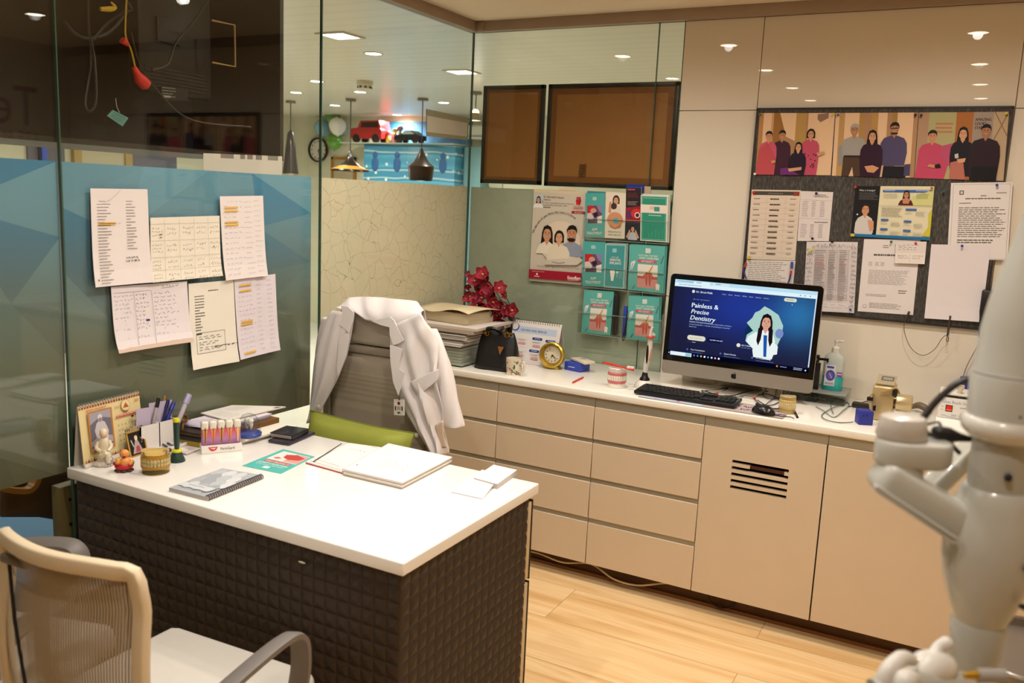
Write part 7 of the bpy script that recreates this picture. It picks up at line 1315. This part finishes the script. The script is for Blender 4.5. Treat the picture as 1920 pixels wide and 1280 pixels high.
a.obj('spiral', mat('#4a3f44', .35, .5), t, True)
# note pad with a loose sheet
c4 = [onD(925, 880), onD(969, 890), onD(932, 917), onD(888, 905)]; s = Sheet(*[V((p.x, p.y, HD+.0004)) for p in c4], paper='#e6e2dc', thick=.016, side='#c4bdb8', seed=4); s.lines(.2, .3, .8, .6, 3, '#cfc9c6', .3); tag(s.obj('note_pad'), 'small thick white note pad at the right end of the desk', 'note pad')
c4 = [onD(904, 880, .019), onD(940, 889, .019), onD(905, 935, .0015), onD(845, 922, .0015)]; c4[0].z = c4[1].z = HD+.018; s = Sheet(*c4, paper='#e9e5df', thick=.0006, seed=5); s.lines(.35, .2, .75, .4, 3, '#c9c4c4', .35); tag(s.obj('paper_sheet'), 'loose white slip leaning on the small note pad', 'paper')
# phone and wallet
P0 = [onD(565, 812), onD(588, 816), onD(533, 836), onD(508, 826)]
def slab(nm, c4, z0, h, m, bev, parent=None, lb=None, cat=None):
    ce = sum(c4, V((0, 0, 0)))/4; ex = (c4[1]-c4[0]+c4[2]-c4[3])/2; ey = (c4[3]-c4[0]+c4[2]-c4[1])/2; rz = math.atan2(ey.y, ey.x); l, w_ = ey.length, abs(ex.cross(ey.normalized()).z)
    a = B(); a.M = MX.Translation((ce.x, ce.y, z0)) @ MX.Rotation(rz, 4, 'Z'); a.box((-l/2, -w_/2, 0), (l/2, w_/2, h), 0, bev); o = a.obj(nm, m, parent, parent is not None)
    if lb: tag(o, lb, cat)
    return o, MX.Translation((ce.x, ce.y, z0)) @ MX.Rotation(rz, 4, 'Z'), l, w_
slab('mobile_phone', [onD(556, 808), onD(589, 816), onD(538, 838), onD(506, 828)], HD+.0005, .011, mat('#3a3440', .25, .4), .004, None, 'dark mobile phone lying under the black wallet', 'phone')
t = thing('wallet', 'small black wallet lying on the dark mobile phone', 'wallet', onD(545, 818, .012)); _, M_, l, w_ = slab('pages', [onD(541, 804, .014), onD(573, 812, .014), onD(543, 826, .014), onD(512, 816, .014)], HD+.0125, .014, mat('#a99f92', .6), .001, t)
for z, nm in ((0.0, 'cover'), (.0145, 'cover')): a = B(); a.M = M_; a.box((-l/2-.002, -w_/2-.002, z-.0008), (l/2+.002, w_/2+.002, z+.0022), 0, .001); a.obj(nm, mat('#15161f', .4, bump=.2), t, True)
a = B(); a.M = M_; a.box((-l/2-.003, w_/2-.001, 0), (l/2+.002, w_/2+.003, .0165), 0, .001); a.obj('spine', mat('#15161f', .4), t, True)
a = B(); a.M = M_
for k in range(3): a.ell((.004+.008*k, .004, .0168), (.003, .003, .0005))
a.obj('emblem', mat('#3f4350', .3), t, True)
# tooth stages display block
P, Q = onD(378, 852), onD(454, 845); c, rz, L = pair(P, Q); t = thing('tooth_display', 'tooth decay display block with five crowns on a white base', 'display model', c+V((-math.sin(rz), math.cos(rz), 0))*.02, rz)
hb = zat(P.x, P.y, 837)-HD; hm = zat(P.x, P.y, 806)-HD; hc = zat(P.x, P.y, 795)-HD
a = B(); a.prism([(-L/2, -.02, 0), (-L/2, -.022, .004), (-L/2, -.016, hb), (-L/2, .018, hb), (-L/2, .022, 0)], (L, 0, 0)); a.obj('base', mat('#e0dbd4', .3, coat=.3), t)
c4 = [V((-L/2, -.0163, hb*.97)), V((L/2, -.0163, hb*.97)), V((L/2, -.0223, hb*.15)), V((-L/2, -.0223, hb*.15))]; s = Sheet(*c4, base=False); s.poly([(.16, .22), (.4, .22), (.36, .62), (.28, .82), (.22, .7)], '#c02a34'); s.poly([(.19, .34), (.37, .34), (.3, .6)], '#e4b0aa'); s.text(.46, .72, .52, 'PerioGard', '#4a4a54', sq=.9); s.obj('lettering', t)
def gumcol():
    t_ = NT('gum_block'); tc_ = t_.n('TexCoord'); sp = t_.n('SeparateXYZ'); t_.l(tc_.outputs['Generated'], sp.inputs[0]); nz = t_.n('TexNoise', Scale=60.); t_.l(tc_.outputs['Object'], nz.inputs['Vector'])
    t_.l(t_.ramp(t_.math('ADD', sp.outputs[2], t_.math('MULTIPLY', t_.math('SUBTRACT', nz.outputs['Fac'], .5), .4)), [(.0, '#8a4a8c'), (.35, '#b07aa4'), (.7, '#c8607c'), (1., '#c03a54')]), t_.p.inputs['Base Color']); t_.p.inputs['Roughness'].default_value = .3; return t_.m
a = B(); a.box((-L/2+.003, -.014, hb), (L/2-.003, .014, hm), 0, .004); a.obj('gum_block', gumcol(), t)
for i in range(5):
    x = -L/2+L*(i+.5)/5; tw = L*.088; a = B(); a.box((x-tw, -.0155, hm-.004), (x+tw, .012, hc+.004), 0, tw*.5, 3); o = a.obj('tooth', mat('#ded6c4', .3, coat=.4), t)
    a = B(); a.prism([(x-tw*.8, -.0152, hm-.004), (x+tw*.8, -.0152, hm-.004), (x+tw*.5, -.0152, hm-.014), (x+tw*.15, -.0152, hb+.006), (x-tw*.15, -.0152, hb+.006), (x-tw*.5, -.0152, hm-.014)], (0, .001, 0)); a.obj('root', mat('#d99a4c', .4), o)
    a = B(); a.prism([(x-tw*.1, -.0166, hm+[.006, .0, .004, -.004, .002][i]), (x+tw*.14, -.0166, hm+.002), (x+tw*.1, -.0166, hb+.008), (x-tw*.1, -.0166, hb+.008)], (0, .001, 0)); a.obj('canal', mat(['#2a1612', '#b8303a', '#3a1a16', '#b8304a', '#d9d0c8'][i], .4), o)
# green pen in its holder
p = onD(332, 864); k = (p-CAM).dot(AF)/FPX; t = thing('pen_holder', 'dark green pen standing in a green and yellow cone holder', 'pen holder', p); dg = mat('#1c3a30', .35, coat=.2); yl = mat('#cfc723', .4)
a = B(); z1 = zat(p.x, p.y, 846)-HD; a.lathe([(0, 0), (15*k, 0), (15*k, .004), (12*k, z1*.5), (8*k, z1)], n=28); a.obj('cone', dg, t); a = B(); a.lathe([(8*k, z1-.002), (9.5*k, z1), (9.5*k, z1+.005), (7*k, z1+.008), (3*k, z1+.008)], n=24); a.obj('collar', yl, t)
z2 = zat(p.x, p.y, 790)-HD; a = B(); a.tube([(0, 0, z1), (.0, 0, z1+.02), (0, 0, z2)], [3.2*k, 5*k, 6*k], 16); a.obj('barrel', dg, t); a = B(); a.lathe([(6.2*k, z2-.001), (6.2*k, z2+.006), (5*k, z2+.011), (0, z2+.012)], n=18); a.obj('cap', yl, t)
# amber jaw model
amb = mat('#f2d27c', .06, trans=.9, coat=.5, ior=1.2, var=.03); p = onD(283, 888); t = dmodel('jaw_model', 'clear amber jaw model in front of the picture frame on the desk', V((p.x-.005, p.y+.022, HD)), R(42), .08, zat(p.x, p.y, 846)-HD, amb, mat('#e6b64c', .12, coat=.5, trans=.75, ior=1.2), mat('#e8d08c', .15, coat=.5, trans=.45, ior=1.2), open_=R(3), lower_h=.34)
a = B(); a.ell((0, -.0345, .026), (.014, .002, .003)); a.obj('red_bar', mat('#b8402c', .4), t)
# bracelet behind it
p = onD(308, 862, .012); a = B(); a.tube([(p.x+.016*math.cos(q*.5236), p.y+.006*math.cos(q*.5236), p.z+.011*math.sin(q*.5236)) for q in range(12)], .003, 6, closed=True); tag(a.obj('bracelet', mat('#6a2a1a', .4)), 'reddish brown ring standing behind the amber jaw model', 'ring')
# small framed picture
FL, FR = onD(241, 857), onD(274, 846); zh = zat(FL.x, FL.y, 811)-HD; c, rz, L = pair(FL, FR); c = c+V((.014, -.006, 0)); t = thing('picture_frame', 'tiny gold picture frame showing a dressed figure, leaning before the calendar', 'picture frame', c, rz); lean = .018
def FQ(u, v, d=0): return V((-L/2+L*u, lean*(1-v)-d, zh*(1-v)))
s = Sheet(FQ(0, 0), FQ(1, 0), FQ(1, 1), FQ(0, 1), paper='#1d1814', thick=.003, side='#6a4a1c', seed=3); s.frame(0, 0, 1, 1, .06, '#b08f3c'); s.frame(.06, .04, .94, .96, .025, '#7a5c22'); s.ell(.48, .27, .08, '#cdbb7c'); s.ell(.48, .33, .07, '#d9c9b4'); s.poly([(.4, .4), (.56, .4), (.78, .88), (.2, .88)], '#a99a8c'); s.poly([(.42, .62), (.58, .6), (.62, .84), (.36, .86)], '#a84458'); s.poly([(.16, .34), (.22, .32), (.32, .6), (.26, .62)], '#a9a4b4')
for u, v in ((.74, .34), (.8, .42), (.76, .5)): s.ell(u, v, .025, '#c88a8a')
s.obj('picture', t); a = B(); a.prism([FQ(.4, .3, -.001), FQ(.6, .3, -.001), FQ(.6, 1, -.045), FQ(.4, 1, -.045)], (0, .002, 0))
for v in a.v: v.z = max(.0005, v.z)
a.obj('prop', mat('#3a2a18', .6), t)
a = B()
for u in (.05, .15, .25, .75, .85, .95): p = FQ(u, -.02); a.tube([p, p+V((0, .001, .008))], .002, 6)
a.obj('ornament', mat('#7a5c26', .4, .3), t)
# small seated figurines
def figurine(nm, lb, px, py, top, cols, laughing):
    p = onD(px, py); h = zat(p.x, p.y, top)-HD; t = thing(nm, lb, 'figurine', p, R(50)); c1, c2, c3, c4_ = cols
    if not laughing:
        a = B(); a.lathe([(0, 0), (.026, 0), (.03, .006), (.027, .014), (.02, .018), (0, .019)], n=18, sy=.8)
        for q in range(9): an = q*.7; a.ell((.026*math.cos(an), .021*math.sin(an), .006), .006, 0, 8, 6)
        a.obj('base', mat(c4_, .3, coat=.3), t)
        a = B(); a.lathe([(.02, .016), (.021, h*.3), (.017, h*.45), (.0175, h*.58), (.013, h*.7), (.006, h*.77)], n=18, sy=.8); a.tube([(.0, -.006, h*.36), (.01, -.022, h*.36), (.012, -.026, h*.2), (.013, -.027, .014)], [.009, .009, .007, .006], 10, spline=3); a.tube([(-.01, -.004, h*.32), (-.006, -.02, h*.3), (.008, -.028, h*.4)], [.009, .0085, .006], 10, spline=3)
        a.tube([(-.014, 0, h*.66), (-.02, -.008, h*.5), (-.008, -.02, h*.43)], [.006, .006, .005], 8, spline=3); a.tube([(.014, 0, h*.66), (.02, -.008, h*.52), (.012, -.022, h*.44)], [.006, .006, .004], 8, spline=3); a.obj('robed_body', mat(c1, .3, coat=.3), t)
        a = B(); a.ell((0, -.002, h*.86), (h*.09, h*.1, h*.11)); a.ell((0, -.0105, h*.85), (.0015, .002, .003)); a.obj('head', mat(c2, .4), t); a = B(); a.ell((0, .001, h*.9), (h*.1, h*.11, h*.1)); a.tube([(.006, .004, h*.88), (.01, .004, h*.76), (.008, .0, h*.68)], .004, 8); a.obj('headscarf', mat(c1, .4), t)
        a = B(); a.ell((.016, -.012, h*.16), (.012, .014, h*.1)); a.obj('pot', mat(c3, .35, .3), t)
    else:
        a = B()
        for q in range(8): an = q*.785; a.ell((.02*math.cos(an), .016*math.sin(an), .004), (.008, .007, .005), 0, 8, 6)
        a.lathe([(0, 0), (.022, 0), (.022, .007), (0, .008)], n=14, sy=.85); a.obj('base', mat(c4_, .5), t)
        a = B(); a.ell((0, 0, h*.24), (.027, .022, h*.2)); a.tube([(-.018, 0, h*.3), (-.027, -.006, h*.42)], [.008, .006], 8); a.obj('red_robe', mat(c1, .4), t)
        a = B(); a.ell((.003, -.006, h*.45), (.017, .015, h*.2)); a.tube([(.014, -.002, h*.56), (.022, -.01, h*.46), (.016, -.018, h*.36)], [.006, .006, .004], 8, spline=3); a.tube([(-.012, -.002, h*.58), (-.02, -.01, h*.5), (-.012, -.018, h*.44)], [.006, .006, .004], 8, spline=3); a.obj('body', mat(c2, .4, coat=.2), t)
        a = B(); a.ell((.002, -.002, h*.78), (h*.2, h*.18, h*.2)); a.ell((.002, -.017, h*.77), (.0022, .002, .002)); a.ell((-.0095, .0, h*.75), (.002, .003, .005)); a.ell((.0135, 0, h*.75), (.002, .003, .005)); a.obj('head', mat(c2, .4, coat=.2), t); a = B(); a.ell((.002, -.0155, h*.7), (.005, .002, .0018)); a.obj('mouth', ink('#7a2a1a'), t)
        a = B(); a.ell((-.016, -.008, h*.5), (.009, .009, h*.16)); a.obj('sack', mat(c3, .4), t); a = B(); a.ell((.024, -.002, h*.38), (.005, .005, h*.12)); a.obj('gourd', mat('#2c7a44', .4), t)
    return t
figurine('figurine', 'pearly white seated robed figurine in front of the calendar', 196, 872, 803, ('#d9cdb0', '#e2c4aa', '#a39a98', '#cfc8bc'), False)
figurine('figurine', 'small laughing figurine in red robe, right of the white one', 233, 883, 841, ('#b8242c', '#e0934c', '#d9a03c', '#3a2a1e'), True)
# tent calendar
P, Q = V((.062, -2.292, HD)), V((.03, -2.05, HD)); c, rz, L = pair(P, Q); zh = zat(P.x, P.y, 765)-HD; t = thing('desk_calendar', 'cream spiral desk calendar with a monochrome portrait at the left end of the desk', 'calendar', c, rz)
lean = .018
def CQ(u, v): return V((-L/2+L*u, lean*(1-v), .0008+zh*(1-v)))
s = Sheet(CQ(0, 0), CQ(1, 0), CQ(1, 1), CQ(0, 1), paper='#dccb96', thick=.002, side='#cfc6b4', seed=6)
s.rect(0, .0, 1, .07, '#c9ab7c'); 
for k in range(24): s.ell(.02+k*.042, .045, .018, '#7a2432' if k % 2 else '#8a4a3c', n=8)
for k in range(24): s.poly([(.01+k*.042, .93), (.031+k*.042, .875), (.052+k*.042, .93)], '#8f3a34' if k % 2 else '#b98a4c')
s.rect(0, .935, 1, 1, '#d9d2cc'); s.lines(.1, .085, .42, .11, 1, '#c8603c', .6, 0); s.rect(.11, .13, .5, .8, '#b5762c'); s.rect(.135, .15, .475, .775, '#6d6874'); s.poly([(.135, .15), (.475, .15), (.475, .3), (.3, .24), (.135, .34)], '#a09aa4'); s.poly([(.135, .62), (.3, .52), (.475, .6), (.475, .775), (.135, .775)], '#a29aa0'); s.poly([(.2, .45), (.24, .33), (.3, .29), (.37, .34), (.42, .5), (.4, .58), (.3, .62), (.22, .56)], '#c4bcc0'); s.ell(.3, .27, .045, '#b0a6a8', .06); s.ell(.3, .235, .045, '#d4cdd0', .04); s.ell(.3, .285, .03, '#8f8688', .035); s.poly([(.26, .52), (.36, .5), (.38, .68), (.34, .72), (.3, .64)], '#4a444c'); s.poly([(.33, .56), (.39, .54), (.4, .66), (.36, .7)], '#cfc8cc'); s.rect(.135, .7, .475, .72, '#57505a')
s.ell(.73, .16, .1, '#b9a080', .1); s.ell(.73, .16, .09, '#dccb96', .09); s.poly([(.68, .2), (.73, .11), (.78, .2)], '#b0562c'); s.text(.54, .18, .05, '2025', '#9a3a2c'); s.lines(.88, .1, .97, .15, 2, '#b8502c', .5, .2); s.text(.73, .275, .045, 'May', '#2c2a28', 'c'); s.rect(.55, .3, .98, .335, '#c0443c'); s.lines(.56, .308, .97, .325, 1, '#e6c4b4', .6, 0)
d = 1
for r_ in range(5):
    for k in range(7):
        if r_ == 0 and k < 4: continue
        if d <= 31: s.text(.575+k*.058, .4+r_*.085, .05, str(d), '#3f5a44' if k else '#a8402c', 'c', bold=.04); d += 1
s.rect(.79, .355, .83, .385, '#26241f'); s.obj('page', t); a = B(); a.prism([CQ(0, 0), CQ(1, 0), V((L/2, .038, .0006)), V((-L/2, .038, .0006))], (0, .002, .0)); a.obj('back_board', mat('#c4bcae', .6), t)
a = B()
for k in range(22): x = -L/2+.008+k*(L-.016)/21; a.tube([(x, lean+.005*math.cos(q*.785), zh+.001+.006*math.sin(q*.785)) for q in range(8)], .0011, 5, closed=True)
a.obj('spiral', mat('#b9b6b4', .3, .6), t)
# organiser with pens and cards
t = thing('desk_organiser', 'white desk organiser tray holding pens and cards by the glass', 'organiser', (.075, -1.94, HD)); wo = mat('#dcd6d0', .3, coat=.3); y0_, y1_ = -2.035, -1.845
f0, f1 = Lf(262, 801, .068), Lf(331, 784, .068); y0_, y1_ = f0.y, f1.y; zf = f0.z
a = B(); a.box((.02, y0_, HD), (.125, y1_, HD+.006)); a.box((.02, y0_, HD), (.024, y1_, zf+.012)); a.box((.066, y0_, HD), (.07, y1_, zf)); a.box((.02, y0_, HD), (.07, y0_+.004, zf)); a.box((.02, y1_-.004, HD), (.07, y1_, zf)); ym = (y0_+y1_)/2; a.box((.02, ym, HD), (.07, ym+.004, zf)); a.box((.121, y0_, HD), (.125, y1_, HD+.016)); a.obj('tray', wo, t, True)
def stick(nm, lb, cat, px0, py0, px1, py1, x, r, m, extra=None, group=None):
    A_, Z_ = Lf(px0, py0, x), Lf(px1, py1, x-.012); A_.z = max(A_.z, HD+.008); t = thing(nm, lb, cat, A_, 0, group); a = B(); a.tube([A_, A_.lerp(Z_, .08), Z_], [r*.6, r, r], 10); a.obj('barrel', m, t, True)
    if extra: a = B(); a.tube([A_.lerp(Z_, .72), Z_+(Z_-A_)*.015], [r*1.25, r*1.1], 10); a.tube([A_.lerp(Z_, .74)+V((r*1.6, 0, 0)), Z_+V((r*1.6, 0, 0))], .0012, 6); a.obj('cap', extra, t, True)
    return t
stick('pen', 'silver pen with black clip standing in the organiser', 'pen', 284, 808, 297, 747, .05, .0052, mat('#c4c0bc', .3, .5), mat('#1a1818', .35), 'pens in the organiser'); stick('pen', 'dark navy pen with slim barrel, left of the thick blue pen in the organiser', 'pen', 303, 803, 315, 750, .045, .0048, mat('#23285f', .35), mat('#1c2152', .35), 'pens in the organiser')
stick('pen', 'thick blue patterned pen, right of the navy one in the organiser', 'pen', 307, 803, 326, 755, .054, .0066, mat('#1f2a74', .35, var=.4), mat('#22307f', .3), 'pens in the organiser'); stick('toothbrush_tube', 'pale translucent toothbrush tube leaning out of the organiser', 'tube', 330, 800, 354, 740, .058, .0085, mat('#d2cad4', .3, trans=.3), mat('#b4accf', .3, trans=.2)); stick('stick', 'thin orange stick at the back of the organiser', 'stick', 303, 790, 309, 741, .03, .003, mat('#b5762c', .5))
for k, (u0, u1, v0, v1, x, lb) in enumerate(((255, 282, 763, 800, .052, 'lilac card at the left in the organiser'), (279, 301, 752, 805, .037, 'taller lilac card behind the silver pen in the organiser'), (296, 322, 749, 803, .031, 'lilac envelope behind the blue pens in the organiser'))):
    c4 = [Lf(u0, v0+4, x), Lf(u1, v0, x), Lf(u1, v1, x), Lf(u0, v1, x)]
    for q in (2, 3): c4[q].z = max(c4[q].z, HD+.008)
    s = Sheet(*c4, paper='#b4a8bc', thick=.001, seed=k); tag(s.obj('card'), lb, 'card', 'cards in the organiser')
a = B(); A_, Z_ = V((.098, -2.0, HD+.0105)), V((.1, -1.94, HD+.0105)); a.tube([A_, Z_], .004, 8); tag(a.obj('pen', mat('#7aa4c4', .3)), 'pale blue pen lying in the low front tray of the organiser', 'pen')
# small things before the organiser
P = onD(291, 840); a = B(); a.M = MX.Translation(P) @ MX.Rotation(R(60), 4, 'Z'); a.box((-.014, -.008, 0), (.014, .008, .02), 0, .003); tag(a.obj('box', mat('#b01c24', .35, coat=.3)), 'tiny red box beside the green pen holder', 'box')
s = Sheet(onD(330, 828, .001), onD(378, 842, .001), onD(350, 853, .001), onD(300, 838, .001), paper='#d6cec8', thick=.004, side='#a89a92', seed=2); s.frame(.1, .1, .9, .9, .03, '#a9a0a0'); s.rect(.5, .2, .85, .5, '#c4b4b0'); tag(s.obj('card'), 'white printed card lying behind the green pen holder', 'card')
for k, (q, lb) in enumerate((((302, 830, 325, 846), 'dark steel tweezers lying left of the green pen holder'), ((306, 826, 330, 838), 'pink tipped dark pen lying behind the tweezers'))):
    A_, Z_ = onD(q[0], q[1], .012), onD(q[2], q[3], .01); a = B(); a.tube([A_, A_.lerp(Z_, .3), Z_], [.002, .0035, .003], 8); o = a.obj('tweezers' if k == 0 else 'pen', mat('#2c2a2e', .3, .4)); tag(o, lb, 'tweezers' if k == 0 else 'pen')
    if k: a = B(); a.tube([A_-o.location, A_.lerp(Z_, .22)-o.location], [.003, .0045], 8); a.obj('tip', mat('#b8685c', .4), o)
# black and gold books
def book(nm, lb, c4, z0, h, cov, pg, cat='book'):
    ce = sum(c4, V((0, 0, 0)))/4; t = thing(nm, lb, cat, V((ce.x, ce.y, z0))); a = B(); sh = lambda k: [ce+(p-ce)*k for p in c4]
    a.prism([V((p.x, p.y, z0+.0025)) for p in sh(.97)], (0, 0, h-.005)); a.obj('pages', pg, t, True)
    for z in (z0, z0+h-.0025): a = B(); a.prism([V((p.x, p.y, z)) for p in c4], (0, 0, .0025)); a.obj('cover', cov, t, True)
    return t
b4 = [onD(338, 806), onD(402, 826), onD(374, 842), onD(318, 832)]
book('book', 'black diary with gold page edges, lower of two behind the tooth display', b4, HD+.001, .024, mat('#1d1a16', .4), mat('#a08a2a', .35, .4)); b5 = [p+V((-.03, .03, 0)) for p in b4]; book('book', 'dark brown book lying on the gold edged diary', b5, HD+.0255, .014, mat('#2a2018', .4), mat('#6a5434', .5))
# stacked paper folders
def sheetstack(nm, lb, c4, z0, h, paper, side, cat, prnt=None, seed=1):
    s = Sheet(*[V((p.x, p.y, z0)) for p in c4], paper=paper, thick=h, side=side, seed=seed)
    if prnt: prnt(s)
    return tag(s.obj(nm), lb, cat)
base4 = [V((.03, -1.835, 0)), V((.03, -1.602, 0)), V((.272, -1.602, 0)), V((.252, -1.835, 0))]
zz = HD+.001
for k, (h, c_, lb) in enumerate(((.006, '#d6cfc0', 'lowest of the three white files at the back of the desk'), (.005, '#c9c0b0', 'middle one of the three white files at the back of the desk'), (.006, '#ddd6c8', 'top white file at the back of the desk, under the glass dome'))):
    sheetstack('file', lb, [p+V((.008*(k-1), .002*k, 0)) for p in base4], zz, h, '#e0dacb', c_, 'file', None, k); zz += h+.0006
ZFILE = zz
s4 = [V((.025, -1.86, 0)), V((.025, -1.63, 0)), V((.185, -1.63, 0)), V((.18, -1.86, 0))]
sheetstack('folder', 'brown card folder between the white files and the big report', [p+V((.01, .03, 0)) for p in s4], zz, .018, '#7a5630', '#6a4826', 'folder'); zz += .019
ht = (HD+.0585-zz)/3
for k in range(3): sheetstack('paper_pad', ['lilac edged paper pad, lowest below the big white report', 'lilac edged paper pad, middle one below the big white report', 'lilac edged paper pad, topmost below the big white report'][k], [p+V((.004*k-.004, -.012+.006*k, 0)) for p in s4], zz, ht-.0006, '#d9d0d6', '#a9a0b4', 'paper pad', None, k+4); zz += ht
top4 = [Hz(343, 773, HD+.06), Hz(415, 757, HD+.06), Hz(536, 764, HD+.06), Hz(418, 792, HD+.06)]
for p in top4: p.x = max(.006, p.x); p.y += .02 if p.y < -1.8 else 0
for p in top4: p.z = 0
zz = HD+.0605
sheetstack('report', 'big white printed report on top of the pile at the back of the desk', top4, zz, .004, '#ddd8cf', '#c9bfae', 'report', lambda s: (s.lines(.08, .3, .4, .92, 9, '#b9b4b0', .3), s.lines(.5, .2, .92, .5, 5, '#c0bab4', .3), s.rect(.86, .88, .95, .97, '#4f5560')), 9)
# glass globe with a tooth
p = Hz(478, 819, ZFILE); p.x = min(p.x, .236); k = 23*(p-CAM).dot(AF)/FPX; t = thing('glass_dome', 'clear dome paperweight with a tooth inside, on a blue base', 'paperweight', p); a = B(); a.lathe([(0, 0), (k*.95, 0), (k, .004), (k*1.02, .011), (k*.9, .015), (0, .015)], n=32); a.obj('base', mat('#233c8f', .3, coat=.4), t)
a = B(); a.lathe([(k*.92, .014), (k*.94, .02+k*.2), (k*.9, .02+k*.55), (k*.75, .02+k*.95), (k*.5, .02+k*1.25), (k*.2, .02+k*1.38), (0, .02+k*1.4)], n=32, caps=False); a.obj('dome', glassmat('dome_glass', '#f2f4f2', .05), t)
a = B()
for x in (-1, 1):
    a.tube([(x*k*.2, 0, .024), (x*k*.24, 0, .02+k*.35), (x*k*.2, 0, .02+k*.6)], [k*.06, k*.14, k*.2], 10, spline=3); a.ell((x*k*.17, 0, .02+k*.8), (k*.24, k*.26, k*.24))
a.ell((0, 0, .02+k*.68), (k*.36, k*.26, k*.22)); a.obj('tooth', mat('#e2ddd2', .3, coat=.4), t)
# lilac pages curling out of the pile and a bronze mesh ball
s = Sheet(Hz(352, 787, HD+.062), Hz(400, 785, HD+.06), Hz(385, 802, HD+.05), Hz(340, 797, HD+.046), paper='#bdb3c6', thick=.003, side='#8d84a0', curl=-.01, seed=3); tag(s.obj('paper_pad'), 'curled lilac leaflets sticking out left of the big report', 'paper')
p = Hz(343, 784, HD+.075); a = B(); rnd = random.Random(2)
for k in range(9):
    M = MX.Rotation(rnd.uniform(0, 3), 4, 'X') @ MX.Rotation(rnd.uniform(0, 3), 4, 'Y'); a.tube([p+(M @ V((.017*math.cos(q*.5236), .017*math.sin(q*.5236), 0))) for q in range(12)], .0012, 5, closed=True)
a.tube([p+V((.004, -.005, -.01)), p+V((.012, -.012, -.03)), p+V((.006, -.012, -.05)), p+V((.012, -.01, -.066))], .0035, 6, spline=4); tag(a.obj('tassel', mat('#8a5c2c', .4, .3)), 'bronze wire tassel ball hanging over the black books', 'tassel')
# wall lettering on the right wall, visible mirrored in the left glass
t = thing('wall_lettering', 'dark red script lettering on the right wall, seen mirrored in the left glass', 'lettering', (3.19, -.4, 1.88)); a = B()
for st, yy, z, h in (('Teeth', -.22, 1.97, .36), ('ARE ALWAYS', -.22, 1.86, .105)):
    vs, fs, wd = textmesh(st); a._add([(3.196, yy-x*h*.8, z+y*h) for x, y in vs], [f[::-1] for f in fs])
a.obj('letters', mat('#8a2030', .5), t, True)
